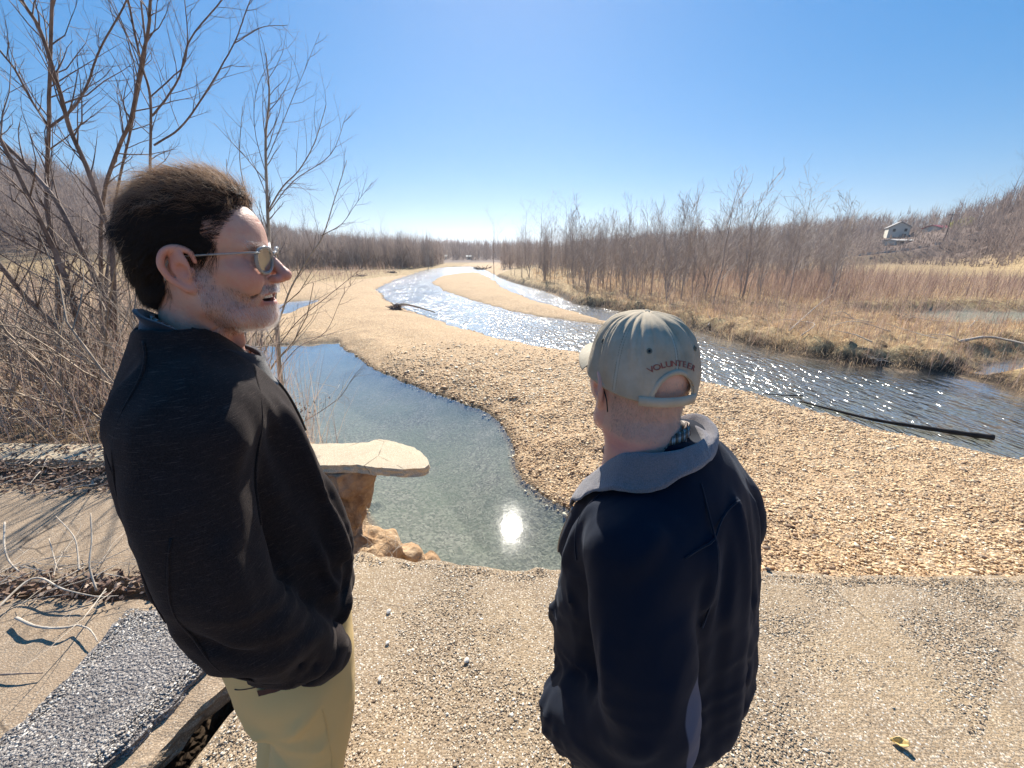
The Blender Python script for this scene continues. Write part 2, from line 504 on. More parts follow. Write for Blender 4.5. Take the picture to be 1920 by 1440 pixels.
# ------------------------------------------------------------------ water sheets
def water_material(name, calm):
    M = Mat(name)
    nt = M.nt
    nt.nodes.remove(M.b)
    if calm:
        n1 = M.noise(5.0, 3, 0.5, M.mapped((1, 0.7, 1)))
        n2 = M.noise(28.0, 2, 0.5)
        hgt = M.math('ADD', M.math('MULTIPLY', n1.outputs['Fac'], 0.010), M.math('MULTIPLY', n2.outputs['Fac'], 0.0008))
        nrm = M.bump(hgt, 0.14, 1.0)
        rough = 0.012
    else:
        calmness = M.attr('calm')
        amp = M.math('SUBTRACT', 1.0, calmness)
        streak = M.noise(0.55, 3, 0.6, M.mapped((1.0, 0.45, 1.0), (0, 0, math.radians(28))))
        amp = M.math('MULTIPLY', amp, M.ramp(streak.outputs['Fac'], [(0.34, 0.5), (0.58, 1.0)]))
        n1 = M.noise(6.5, 1, 0.5, M.mapped((1, 0.38, 1), (0, 0, 0.12)), 0.3)
        n2 = M.noise(11.0, 1, 0.5, M.mapped((1, 0.4, 1), (0, 0, -0.15)), 0.3)
        hgt = M.math('ADD', M.math('MULTIPLY', n1.outputs['Fac'], 0.125), M.math('MULTIPLY', n2.outputs['Fac'], 0.058))
        hgt = M.math('MULTIPLY', hgt, M.math('ADD', M.math('MULTIPLY', amp, 0.95), 0.05))
        nrm = M.bump(hgt, 1.0, 1.0)
        rough = 0.15
    gl = M.n('ShaderNodeBsdfGlossy'); gl.inputs['Roughness'].default_value = rough
    gl.inputs['Color'].default_value = (0.95, 0.97, 1.0, 1)
    tr = M.n('ShaderNodeBsdfTransparent'); tr.inputs['Color'].default_value = (0.90, 0.94, 0.93, 1) if calm else (0.86, 0.87, 0.88, 1)
    M.l(nrm, gl.inputs['Normal'])
    geo = M.n('ShaderNodeNewGeometry')
    dt = M.n('ShaderNodeVectorMath', operation='DOT_PRODUCT')
    M.l(nrm, dt.inputs[0]); M.l(geo.outputs['Incoming'], dt.inputs[1])
    cosv = M.math('ABSOLUTE', dt.outputs['Value'])
    if calm:
        g2_ = M.n('ShaderNodeBsdfGlossy'); g2_.inputs['Roughness'].default_value = .065
        mg = M.n('ShaderNodeMixShader'); mg.inputs[0].default_value = .10
        M.l(nrm, g2_.inputs['Normal']); M.l(gl.outputs[0], mg.inputs[1]); M.l(g2_.outputs[0], mg.inputs[2]); gl = mg
    fres = M.math('ADD', 0.022, M.math('MULTIPLY', M.math('POWER', M.math('SUBTRACT', 1.0, cosv), 5.0), 0.95))   # Schlick
    mx = M.n('ShaderNodeMixShader')
    M.l(M.math('ADD', M.math('MULTIPLY', fres, 1.7), 0.03, clamp=True), mx.inputs[0]); M.l(tr.outputs[0], mx.inputs[1]); M.l(gl.outputs[0], mx.inputs[2])
    M.l(mx.outputs[0], M.out.inputs['Surface'])
    return M.m

MAT_POOL = water_material('still clear pool water', True)
MAT_RIVER = water_material('rippled running water', False)
qmin = GH.ravel()[quads].min(axis=1)
low = qmin < ZW + 0.03
def water_sheet(name, sel, mat, calm):
    q = quads[sel]
    u, inv = np.unique(q, return_inverse=True)
    V = np.stack([GX.ravel()[u], GY.ravel()[u], np.full(len(u), ZW)], axis=1)
    me = make_mesh(name, V, inv.reshape(-1, 4), [mat], smooth=True, attrs={'calm': calm.ravel()[u]})
    return link(name, me, kind='structure')
qc = quads[:, 0]
dist_pool = gpool.ravel()[qc]; dist_riv = griv.ravel()[qc]; dist_side = gside.ravel()[qc]
is_pool = low & (dist_pool < dist_riv) & (dist_pool < dist_side)
is_riv = low & ~is_pool & (RAD.max() > 0) & (np.hypot(GX, GY).ravel()[qc] < 400)
calm_riv = sstep(1.3, 0.2, -gmead * -1.0) * 0 + np.maximum.reduce([
    sstep(1.6, 0.5, gmead) * (GY < 21) * 0.85,
    sstep(2.5, 0.5, gside) * 1.0,
    np.exp(-(((GX - 4.9) / 1.6) ** 2 + ((GY - 20.5) / 3.2) ** 2)) * 1.0,
    sstep(0.5, 0.05, -griv) * 0.3])
water_sheet('pool_water', is_pool, MAT_POOL, gpool * 0)
water_sheet('river_water', is_riv, MAT_RIVER, np.clip(calm_riv, 0, 1))
# ------------------------------------------------------------------ modelling by distance fields
class Field:
    def __init__(s, lo, hi, h):
        s.lo = np.array(lo, float); s.h = h
        n = np.ceil((np.array(hi) - s.lo) / h).astype(int) + 1
        s.ax = [s.lo[i] + np.arange(n[i]) * h for i in range(3)]
        s.F = np.full(tuple(n), 1.0, dtype=np.float32)
    def sub(s, lo, hi):
        sl = []
        for i in range(3):
            a = int(np.clip(math.floor((lo[i] - s.lo[i]) / s.h), 0, len(s.ax[i]) - 1))
            b = int(np.clip(math.ceil((hi[i] - s.lo[i]) / s.h) + 1, a + 1, len(s.ax[i])))
            sl.append(slice(a, b))
        g = np.meshgrid(s.ax[0][sl[0]], s.ax[1][sl[1]], s.ax[2][sl[2]], indexing='ij', sparse=True)
        return tuple(sl), [q.astype(np.float32) for q in g]
    def op(s, lo, hi, fn, k=0.0, mode='+'):
        sl, (X, Y, Z) = s.sub(lo, hi)
        b = fn(X, Y, Z).astype(np.float32)
        a = s.F[sl]
        def smin(p, q):
            if k <= 0: return np.minimum(p, q)
            t = np.clip(0.5 + 0.5 * (q - p) / k, 0, 1)
            return q * (1 - t) + p * t - k * t * (1 - t)
        r = -smin(-a, b) if mode == '-' else smin(a, b)
        s.F[sl] = r
    def ell(s, c, r, k=0.01, mode='+', rot=None, pad=None):
        c = np.array(c, float); r = np.array(r, float)
        pad = (k + 0.01) if pad is None else pad
        R = None if rot is None else np.array(Euler([math.radians(a) for a in rot]).to_matrix()).T
        m = (r.max() if R is not None else r) + pad
        def fn(X, Y, Z):
            x, y, z = X - c[0], Y - c[1], Z - c[2]
            if R is not None:
                x, y, z = (R[i, 0] * x + R[i, 1] * y + R[i, 2] * z for i in range(3))
            k0 = np.sqrt((x / r[0]) ** 2 + (y / r[1]) ** 2 + (z / r[2]) ** 2)
            k1 = np.sqrt((x / r[0] ** 2) ** 2 + (y / r[1] ** 2) ** 2 + (z / r[2] ** 2) ** 2) + 1e-6
            return k0 * (k0 - 1) / k1
        s.op(c - m, c + m, fn, k, mode)
    def cap(s, a, b, ra, rb=None, k=0.01, mode='+'):
        a = np.array(a, float); b = np.array(b, float); rb = ra if rb is None else rb
        m = max(ra, rb) + k + 0.01
        d = b - a; dd = float(d @ d) + 1e-12
        def fn(X, Y, Z):
            x, y, z = X - a[0], Y - a[1], Z - a[2]
            t = np.clip((x * d[0] + y * d[1] + z * d[2]) / dd, 0, 1)
            return np.sqrt((x - d[0] * t) ** 2 + (y - d[1] * t) ** 2 + (z - d[2] * t) ** 2) - (ra + (rb - ra) * t)
        s.op(np.minimum(a, b) - m, np.maximum(a, b) + m, fn, k, mode)
    def chain(s, P, R, k=0.01, mode='+', smooth=0):
        P = np.asarray(P, float); R = np.asarray(R, float)
        if smooth:
            Q = catmull(np.column_stack([P, R]), smooth); P, R = Q[:, :3], Q[:, 3]
        for i in range(len(P) - 1):
            s.cap(P[i], P[i + 1], float(R[i]), float(R[i + 1]), k if i == 0 or not smooth else min(k, 0.006) if False else k, mode)
    def union_chain(s, P, R, k, smooth=5):
        """a chain first joined on its own, then blended once (no bulging)"""
        P = np.asarray(P, float); R = np.asarray(R, float)
        Q = catmull(np.column_stack([P, R]), smooth) if smooth else np.column_stack([P, R])
        P, R = Q[:, :3], Q[:, 3]
        m = R.max() + k + 0.01
        def fn(X, Y, Z):
            out = None
            for i in range(len(P) - 1):
                a, d = P[i], P[i + 1] - P[i]; dd = float(d @ d) + 1e-12
                x, y, z = X - a[0], Y - a[1], Z - a[2]
                t = np.clip((x * d[0] + y * d[1] + z * d[2]) / dd, 0, 1)
                v = np.sqrt((x - d[0] * t) ** 2 + (y - d[1] * t) ** 2 + (z - d[2] * t) ** 2) - (R[i] + (R[i + 1] - R[i]) * t)
                out = v if out is None else np.minimum(out, v)
            return out
        s.op(P.min(0) - m, P.max(0) + m, fn, k, '+')
    def carve_chain(s, P, R, k, smooth=4):
        P = np.asarray(P, float); R = np.asarray(R, float)
        Q = catmull(np.column_stack([P, R]), smooth)
        P, R = Q[:, :3], Q[:, 3]
        m = R.max() + k + 0.01
        def fn(X, Y, Z):
            out = None
            for i in range(len(P) - 1):
                a, d = P[i], P[i + 1] - P[i]; dd = float(d @ d) + 1e-12
                x, y, z = X - a[0], Y - a[1], Z - a[2]
                t = np.clip((x * d[0] + y * d[1] + z * d[2]) / dd, 0, 1)
                v = np.sqrt((x - d[0] * t) ** 2 + (y - d[1] * t) ** 2 + (z - d[2] * t) ** 2) - (R[i] + (R[i + 1] - R[i]) * t)
                out = v if out is None else np.minimum(out, v)
            return out
        s.op(P.min(0) - m, P.max(0) + m, fn, k, '-')
    def stack(s, Zs, front, back, half, k=0.0, mode='+', p=2.3, cy_=None, lo=None, hi=None):
        """a trunk given by its side profile: front/back x and half width at each height"""
        Zs = np.array(Zs, float); o = np.argsort(Zs); Zs = Zs[o]
        fr, ba, hw = (np.array(q, float)[o] for q in (front, back, half))
        cyv = np.zeros_like(Zs) if cy_ is None else np.array(cy_, float)[o]
        def sm(v, z):
            # smooth the table a little
            return (np.interp(z - 0.02, Zs, v) + np.interp(z, Zs, v) * 2 + np.interp(z + 0.02, Zs, v)) / 4
        def fn(X, Y, Z):
            f, b, w, c = sm(fr, Z), sm(ba, Z), sm(hw, Z), sm(cyv, Z)
            a = np.maximum((f - b) / 2, 0.004); cx = (f + b) / 2; w = np.maximum(w, 0.004)
            q = (np.abs((X - cx) / a) ** p + np.abs((Y - c) / w) ** p) ** (1 / p)
            d = (q - 1) * np.minimum(a, w)
            dz = np.maximum(Zs[0] - Z, Z - Zs[-1])
            return np.maximum(d, dz)
        s.op(s.lo if lo is None else lo, [q[-1] for q in s.ax] if hi is None else hi, fn, k, mode)
    def disp(s, fn, lo=None, hi=None):
        sl, (X, Y, Z) = s.sub(s.lo if lo is None else lo, [q[-1] for q in s.ax] if hi is None else hi)
        s.F[sl] = s.F[sl] + fn(X, Y, Z).astype(np.float32)
    def mesh(s):
        """surface nets"""
        F = s.F
        F[0], F[-1], F[:, 0], F[:, -1], F[:, :, 0], F[:, :, -1] = (np.maximum(q, s.h) for q in (F[0], F[-1], F[:, 0], F[:, -1], F[:, :, 0], F[:, :, -1]))
        S = F < 0
        nx, ny, nz = F.shape
        cnt = np.zeros((nx - 1, ny - 1, nz - 1), np.int8)
        for i in (0, 1):
            for j in (0, 1):
                for k in (0, 1):
                    cnt += S[i:nx - 1 + i, j:ny - 1 + j, k:nz - 1 + k]
        act = (cnt > 0) & (cnt < 8)
        I, J, K = np.nonzero(act)
        vid = np.full(act.shape, -1, np.int64); vid[I, J, K] = np.arange(len(I))
        acc = np.zeros((len(I), 3)); num = np.zeros(len(I))
        corners = [(i, j, k) for i in (0, 1) for j in (0, 1) for k in (0, 1)]
        for a in corners:
            for ax in range(3):
                if a[ax]: continue
                b = list(a); b[ax] = 1
                fa = F[I + a[0], J + a[1], K + a[2]]; fb = F[I + b[0], J + b[1], K + b[2]]
                m = (fa < 0) != (fb < 0)
                t = fa[m] / (fa[m] - fb[m])
                p = np.tile(np.array(a, float), (m.sum(), 1)); p[:, ax] += t
                acc[m] += p; num[m] += 1
        V = (acc / num[:, None] + np.stack([I, J, K], 1)) * s.h + s.lo
        quads = []
        for ax in range(3):
            sl0 = [slice(None)] * 3; sl1 = [slice(None)] * 3
            sl0[ax] = slice(0, -1); sl1[ax] = slice(1, None)
            A, B = S[tuple(sl0)], S[tuple(sl1)]
            E = A != B
            o = [q for q in range(3) if q != ax]
            inner = [slice(None)] * 3
            inner[o[0]] = slice(1, -1); inner[o[1]] = slice(1, -1)
            mask = np.zeros_like(E); mask[tuple(inner)] = E[tuple(inner)]
            idx3 = np.stack(np.nonzero(mask), 1)
            d0 = np.zeros(3, int); d0[o[0]] = 1
            d1 = np.zeros(3, int); d1[o[1]] = 1
            c = [idx3 - d0 - d1, idx3 - d1, idx3, idx3 - d0]
            q = np.stack([vid[cc[:, 0], cc[:, 1], cc[:, 2]] for cc in c], 1)
            flip = A[tuple(idx3.T)]
            if ax == 1: flip = ~flip
            q[~flip] = q[~flip][:, ::-1]
            quads.append(q)
        Q = np.concatenate(quads)
        Q = Q[(Q >= 0).all(1)]
        return V, Q

def relax(V, Q, it=2, lam=0.5):
    n = len(V)
    E = np.concatenate([Q[:, [0, 1]], Q[:, [1, 2]], Q[:, [2, 3]], Q[:, [3, 0]]])
    E = np.concatenate([E, E[:, ::-1]])
    cnt = np.bincount(E[:, 0], minlength=n)[:, None]
    for _ in range(it):
        acc = np.stack([np.bincount(E[:, 0], V[E[:, 1], a], n) for a in range(3)], 1)
        V = V * (1 - lam) + lam * acc / np.maximum(cnt, 1)
    return V

def vnormals(V, Q):
    a = V[Q[:, 2]] - V[Q[:, 0]]; b = V[Q[:, 3]] - V[Q[:, 1]]
    nn = np.cross(a, b)
    N = np.zeros_like(V)
    for i in range(4):
        for c in range(3):
            N[:, c] += np.bincount(Q[:, i], nn[:, c], len(V))
    return N / (np.linalg.norm(N, axis=1, keepdims=True) + 1e-12)

# ------------------------------------------------------------------ human head (x forward, y left, z up, origin between the ears)
def head_field(h=0.0024, chin=0.0, smile=True, belly_chin=0.0, neck_r=0.060, neck_back=0.035, thick_neck=False):
    f = Field((-0.135, -0.105, -0.215), (0.145, 0.105, 0.15), h)
    f.ell((-.008, 0, .050), (.096, .076, .083), 0)
    f.ell((-.045, 0, .030), (.055, .064, .062), .03)
    f.ell((.046, 0, .052), (.052, .064, .058), .03)
    f.ell((.030, 0, -.030), (.060, .058, .070), .03)
    for s in (-1, 1):
        f.cap((.084, s * .008, .032), (.074, s * .044, .034), .011, .010, .014)
        f.ell((.060, s * .047, -.010), (.030, .020, .020), .020)
        f.chain([(.000, s * .060, -.030), (.008, s * .055, -.062), (.045 - chin * .5, s * .040, -.086), (.080 - chin, s * .016, -.097)], [.018, .019, .018, .017], .022)
        f.ell((.068, s * .040, -.034), (.024, .019, .022), .018)
    f.ell((.070 - chin * .55, 0, -.050), (.036, .036, .040), .022)
    f.ell((.084 - chin, 0, -.093), (.021, .025, .018), .018)
    f.ell((.036 - chin, 0, -.088), (.042, .036, .026 + belly_chin), .03)
    # nose
    f.union_chain([(.092, 0, .030), (.101, 0, .016), (.112, 0, -.002), (.120, 0, -.017)], [.009, .0075, .009, .011], .010)
    f.ell((.122, 0, -.020), (.0115, .0115, .0105), .006)
    for s in (-1, 1):
        f.ell((.108, s * .0125, -.026), (.0115, .0075, .0085), .006)
        f.ell((.113, s * .0068, -.0345), (.0065, .0036, .0045), .002, '-')
    # eyes
    for s in (-1, 1):
        f.ell((.098, s * .031, .014), (.020, .018, .012), .014, '-')
        f.ell((.078, s * .031, .013), (.0135, .0145, .0125), .004)
        f.cap((.090, s * .019, .0125), (.086, s * .044, .0125), .0012, .001, .002, '-')
        f.union_chain([(.088, s * .018, .003), (.088, s * .032, .000), (.080, s * .046, .004)], [.003, .004, .003], .006)
    # philtrum, lips, folds
    if smile:
        f.union_chain([(.070, -.035, -.046), (.080, -.028, -.0475), (.090, -.014, -.049), (.094, 0, -.0485), (.090, .014, -.049), (.080, .028, -.0475), (.070, .035, -.046)], [.002, .0035, .005, .0055, .005, .0035, .002], .005)
        f.union_chain([(.070, -.034, -.052), (.080, -.024, -.068), (.087, -.010, -.0735), (.088, 0, -.074), (.087, .010, -.0735), (.080, .024, -.068), (.070, .034, -.052)], [.002, .0045, .006, .0065, .006, .0045, .002], .005)
        f.ell((.080, 0, -.0595), (.026, .0315, .0080), .003, '-')
        for s in (-1, 1):
            f.ell((.072, s * .043, -.022), (.021, .017, .018), .014)
            f.carve_chain([(.104, s * .020, -.026), (.092, s * .034, -.036), (.076, s * .044, -.052), (.066, s * .046, -.066)], [.0016, .0032, .0026, .0010], .006)
            f.ell((.070, s * .039, -.050), (.004, .004, .006), .007, '-')
    else:
        f.union_chain([(.082, -.026, -.052), (.098, -.012, -.049), (.102, 0, -.050), (.098, .012, -.049), (.082, .026, -.052)], [.003, .005, .0055, .005, .003], .005)
        f.union_chain([(.082, -.024, -.054), (.096, -.012, -.062), (.100, 0, -.063), (.096, .012, -.062), (.082, .024, -.054)], [.003, .0055, .0065, .0055, .003], .005)
        f.carve_chain([(.090, -.027, -.053), (.106, 0, -.0555), (.090, .027, -.053)], [.001, .0016, .001], .003)
        for s in (-1, 1):
            f.carve_chain([(.104, s * .022, -.028), (.092, s * .034, -.042), (.082, s * .037, -.060)], [.0014, .0022, .001], .005)
    f.carve_chain([(.094 - chin, -.016, -.080), (.100 - chin, 0, -.080), (.094 - chin, .016, -.080)], [.002, .003, .002], .006)
    # neck
    f.union_chain([(-.028, 0, -.035), (-.030 - neck_back * .4, 0, -.100), (-.034 - neck_back, 0, -.170), (-.034 - neck_back * 1.2, 0, -.235)], [neck_r, neck_r * 1.0, neck_r * 1.06, neck_r * 1.2], .03)
    if thick_neck:
        f.ell((-.062, 0, -.075), (.036, .050, .030), .02)
        f.ell((-.066, 0, -.125), (.040, .056, .035), .025)
        f.carve_chain([(-.090, -.055, -.088), (-.112, 0, -.100), (-.090, .055, -.088)], [.0015, .0028, .0015], .008)
    for s in (-1, 1):
        f.cap((-.020, s * .052, -.045), (.000, s * .022, -.175), .012, .010, .018)
    f.ell((.012, 0, -.140), (.012, .012, .016), .015)
    # ears
    for s in (-1, 1):
        f.ell((-.011, s * .080, .000), (.021, .0065, .033), .008, rot=(s * -8, 12, s * 22))
        rim = [(.012, s * .076, .010), (.010, s * .080, .026), (-.006, s * .086, .034), (-.022, s * .090, .027), (-.030, s * .092, .008), (-.026, s * .089, -.012), (-.015, s * .083, -.027), (-.004, s * .078, -.034), (.002, s * .075, -.027)]
        f.union_chain(rim, [.0036, .0048, .0052, .0054, .0054, .0052, .0056, .0072, .0048], .006)
        f.union_chain([(-.010, s * .083, .022), (-.018, s * .085, .004), (-.014, s * .082, -.012), (-.004, s * .079, -.017)], [.0024, .0030, .0032, .0030], .003)
        f.ell((.003, s * .076, -.004), (.0055, .0045, .0075), .004)
        f.ell((-.005, s * .087, -.003), (.0085, .0050, .0110), .004, '-')
        f.cap((-.019, s * .093, .020), (-.025, s * .094, .002), .0016, .0014, .003, '-')
    return f

def frame_matrix(origin, az_deg, pitch=0.0, roll=0.0, scale=1.0):
    """local x forward / y left / z up -> world; az measured from +X anticlockwise"""
    return Matrix.Translation(origin) @ Matrix.Rotation(math.radians(az_deg), 4, 'Z') @ Matrix.Rotation(math.radians(pitch), 4, 'Y') @ Matrix.Rotation(math.radians(roll), 4, 'X') @ Matrix.Scale(scale, 4)

def xf(M4, V):
    A_ = np.array(M4)
    return np.asarray(V) @ A_[:3, :3].T + A_[:3, 3]
# ------------------------------------------------------------------ materials of the two people
def skin_material(name, base, red, pale):
    M = Mat(name)
    n1 = M.noise(9, 4, 0.6); n2 = M.noise(70, 3, 0.6); n3 = M.noise(320, 3, 0.6)
    c = M.mix(M.ramp(n1.outputs['Fac'], [(0.35, 0.0), (0.65, 1.0)]), base, pale)
    c = M.mix(M.math('MULTIPLY', M.attr('flush'), 0.75), c, red)
    c = M.mix(M.math('MULTIPLY', M.ramp(n2.outputs['Fac'], [(0.45, 0.0), (0.72, 1.0)]), 0.3), c, red)
    c = M.mix(M.math('MULTIPLY', M.attr('stubble'), 0.38), c, (0.30, 0.26, 0.24))
    c = M.mix(M.attr('lip'), c, (0.42, 0.16, 0.13))
    c = M.mix(M.attr('dark'), c, (0.16, 0.05, 0.04))
    w = M.voro(260)
    h = M.math('ADD', M.math('MULTIPLY', n3.outputs['Fac'], 0.7), M.math('MULTIPLY', w.outputs['Distance'], 0.5))
    M.done(c, 0.5, M.bump(h, 0.5, 0.0014), spec=0.35)
    M.b.inputs['Subsurface Weight'].default_value = 0.08
    M.b.inputs['Subsurface Radius'].default_value = (1.0, 0.35, 0.2)
    M.b.inputs['Subsurface Scale'].default_value = 0.006
    return M.m
MAT_SKIN1 = skin_material('weathered tanned skin', (0.62, 0.35, 0.25), (0.62, 0.22, 0.16), (0.68, 0.42, 0.31))
MAT_SKIN2 = skin_material('pink fair skin', (0.68, 0.41, 0.31), (0.68, 0.27, 0.21), (0.72, 0.47, 0.36))

def cloth_material(name, c1, c2, fuzz, scale=900, sheen=0.4, streak=None, bump=0.35, tint=(1, 1, 1)):
    M = Mat(name)
    n = M.noise(scale, 3, 0.7); big = M.noise(14, 4, 0.6)
    c = M.mix(M.ramp(n.outputs['Fac'], [(0.35, 0.0), (0.65, 1.0)]), c1, c2)
    if streak is not None:
        st = M.noise(55, 4, 0.7, M.mapped((0.9, 0.9, 16.0), (math.radians(6), math.radians(-9), 0)))
        c = M.mix(M.math('MULTIPLY', M.ramp(st.outputs['Fac'], [(0.57, 0.0), (0.68, 1.0)]), 0.7), c, streak)
    c = M.mix(M.math('MULTIPLY', M.ramp(big.outputs['Fac'], [(0.4, 0.0), (0.7, 1.0)]), 0.25), c, c2)
    fine = M.noise(scale * 1.4, 2, 0.5)
    M.done(c, 0.85, M.bump(M.math('ADD', M.math('MULTIPLY', big.outputs['Fac'], 0.8), M.math('MULTIPLY', fine.outputs['Fac'], fuzz)), bump, 0.004), spec=0.08)
    M.b.inputs['Sheen Weight'].default_value = sheen
    M.b.inputs['Sheen Roughness'].default_value = 0.45
    M.b.inputs['Sheen Tint'].default_value = (*tint, 1)
    return M.m
MAT_FLEECE = cloth_material('black brown heathered fleece', (0.011, 0.009, 0.0095), (0.034, 0.027, 0.026), 0.6, 620, 0.10, streak=(0.10, 0.075, 0.065), tint=(0.8, 0.7, 0.65))
MAT_FLEECE_COLLAR = cloth_material('dark fleece collar', (0.022, 0.022, 0.026), (0.04, 0.038, 0.042), 0.5, 700, 0.5)
MAT_CHINO = cloth_material('khaki cotton twill', (0.70, 0.49, 0.20), (0.74, 0.54, 0.25), 0.25, 1500, 0.05, bump=0.2)
MAT_NYLON = cloth_material('navy black shell fabric', (0.010, 0.013, 0.020), (0.015, 0.018, 0.027), 0.15, 1500, 0.15, bump=0.25, tint=(0.7, 0.8, 1.0))
MAT_GREY_PANEL = cloth_material('grey shell panel', (0.13, 0.13, 0.17), (0.17, 0.17, 0.21), 0.15, 1500, 0.2, bump=0.2)
MAT_GREY_FLEECE = cloth_material('mauve grey fleece lining', (0.17, 0.155, 0.165), (0.27, 0.245, 0.25), 1.2, 420, 0.6, bump=0.8)
MAT_CAP = None
def simple(name, col, rough=0.6, spec=0.4, **kw):
    M = Mat(name)
    n = M.noise(60, 4, 0.6)
    c = M.mix(M.math('MULTIPLY', M.ramp(n.outputs['Fac'], [(0.3, 0.0), (0.7, 1.0)]), 0.35), col, tuple(v * 0.7 for v in col))
    M.done(c, rough, M.bump(n.outputs['Fac'], 0.1, 0.001), spec=spec)
    for k, v in kw.items(): M.b.inputs[k].default_value = v
    return M.m
MAT_BLACK = simple('black plastic', (0.012, 0.012, 0.013), 0.35)
MAT_METAL = simple('dull zip metal', (0.35, 0.35, 0.36), 0.35, Metallic=1.0)
MAT_SHOE = simple('brown leather', (0.09, 0.05, 0.03), 0.5)
MAT_SOLE = simple('rubber sole', (0.03, 0.03, 0.03), 0.8)
MAT_TEETH = simple('teeth', (0.88, 0.82, 0.68), 0.3)
MAT_LABEL = simple('woven brown label', (0.07, 0.03, 0.025), 0.8)
MAT_EYE = simple('eyeball', (0.7, 0.66, 0.62), 0.15)

def plaid_material():
    M = Mat('brown plaid flannel')
    w1 = M.n('ShaderNodeTexWave', wave_type='BANDS', bands_direction='X'); w1.inputs['Scale'].default_value = 26
    w2 = M.n('ShaderNodeTexWave', wave_type='BANDS', bands_direction='Z'); w2.inputs['Scale'].default_value = 22
    w3 = M.n('ShaderNodeTexWave', wave_type='BANDS', bands_direction='X'); w3.inputs['Scale'].default_value = 61
    for w in (w1, w2, w3): M.l(M.coords(), w.inputs['Vector'])
    c = M.mix(M.ramp(w1.outputs['Fac'], [(0.45, 0.0), (0.55, 1.0)]), (0.30, 0.16, 0.09), (0.55, 0.50, 0.46))
    c = M.mix(M.math('MULTIPLY', M.ramp(w2.outputs['Fac'], [(0.6, 0.0), (0.7, 1.0)]), 0.6), c, (0.10, 0.06, 0.05))
    c = M.mix(M.math('MULTIPLY', M.ramp(w3.outputs['Fac'], [(0.8, 0.0), (0.88, 1.0)]), 0.8), c, (0.03, 0.02, 0.02))
    return M.done(c, 0.85, M.bump(M.noise(900).outputs['Fac'], 0.3, 0.001))
MAT_PLAID = plaid_material()

def fold(P, Q, X, Y, Z, w, amp, taper=True):
    """height of a cloth ridge along the segment PQ (gaussian across)"""
    P = np.array(P, float); d = np.array(Q, float) - P; dd = float(d @ d)
    t = ((X - P[0]) * d[0] + (Y - P[1]) * d[1] + (Z - P[2]) * d[2]) / dd
    tc = np.clip(t, 0, 1)
    r2 = (X - P[0] - d[0] * tc) ** 2 + (Y - P[1] - d[1] * tc) ** 2 + (Z - P[2] - d[2] * tc) ** 2
    a = np.exp(-r2 / (w * w))
    if taper: a = a * np.sin(np.clip(t, 0.02, 0.98) * math.pi) ** 0.6
    return a * amp

def wrinkles(X, Y, Z, seed, amp, elbow, waist):
    """soft vertical drape plus crosswise creases at the elbow and the waist"""
    w1 = 1 - np.abs(vnoise(X * 13 + Z * 3, Y * 13 - Z * 2, Z * 3.2, seed=seed)) * 2
    w2 = 1 - np.abs(vnoise(X * 9 + Z * 5, Y * 9, Z * 30 + X * 14, seed=seed + 3)) * 2
    w3 = 1 - np.abs(vnoise(X * 24, Y * 24 + Z * 6, Z * 15, seed=seed + 5)) * 2
    m = np.exp(-((Z - elbow[0]) / elbow[1]) ** 2) + np.exp(-((Z - waist[0]) / waist[1]) ** 2)
    return -amp * (np.maximum(w1, -.3) * .8 + np.maximum(w2, -.2) * 1.1 * np.minimum(m, 1) + np.maximum(w3, 0) * .35)

def hair_curves(name, roots, dirs, steps, material, parent, rad=0.00022):
    """roots (n,3), points (n,m,3)"""
    pts = steps
    n, m, _ = pts.shape
    hc = bpy.data.hair_curves.new(name)
    hc.add_curves([m] * n)
    hc.points.foreach_set('position', pts.astype(np.float32).ravel())
    ra = np.tile(np.linspace(1.0, 0.25, m), n) * rad
    a = hc.attributes.get('radius') or hc.attributes.new('radius', 'FLOAT', 'POINT')
    a.data.foreach_set('value', ra.astype(np.float32))
    hc.materials.append(material)
    o = bpy.data.objects.new(name, hc)
    COL.objects.link(o)
    o.parent = parent
    return o

def hair_material(name, col, rough=0.35):
    m = bpy.data.materials.new(name)
    m.use_nodes = True
    nt = m.node_tree
    nt.nodes.remove(nt.nodes['Principled BSDF'])
    h = nt.nodes.new('ShaderNodeBsdfHairPrincipled')
    h.parametrization = 'COLOR'
    h.inputs['Color'].default_value = (*col, 1)
    h.inputs['Roughness'].default_value = rough
    h.inputs['Random Roughness'].default_value = 0.3
    nt.links.new(h.outputs[0], nt.nodes['Material Output'].inputs['Surface'])
    return m
_M = Mat('dark brown hair'); MAT_HAIR_DARK = _M.done((.012, .008, .006), .45, spec=.35)
def soft_hair(name, col, tr):
    M = Mat(name)
    M.done(col, .5, spec=.3)
    t = M.n('ShaderNodeBsdfTranslucent'); t.inputs['Color'].default_value = (*col, 1)
    mx = M.n('ShaderNodeMixShader'); mx.inputs[0].default_value = tr
    M.l(M.b.outputs[0], mx.inputs[1]); M.l(t.outputs[0], mx.inputs[2]); M.l(mx.outputs[0], M.out.inputs['Surface'])
    return M.m
MAT_HAIR_MID = soft_hair('greying brown sun-toned hair', (.26, .165, .11), .4)  # greying top hair, its colour also raised for the sun on it
MAT_HAIR_MID2 = soft_hair('brown hair', (.05, .034, .026), .25)
MAT_HAIR_MIX = soft_hair('dark grey whiskers', (.13, .11, .10), .2)
MAT_HAIR_SUNLIT = soft_hair('hair coloured as sunlit', (.46, .32, .21), .5)  # pale strands: sunlight on the top and back put into their colour
MAT_HAIR_GREY = hair_material('grey white hair', (0.62, 0.58, 0.54))
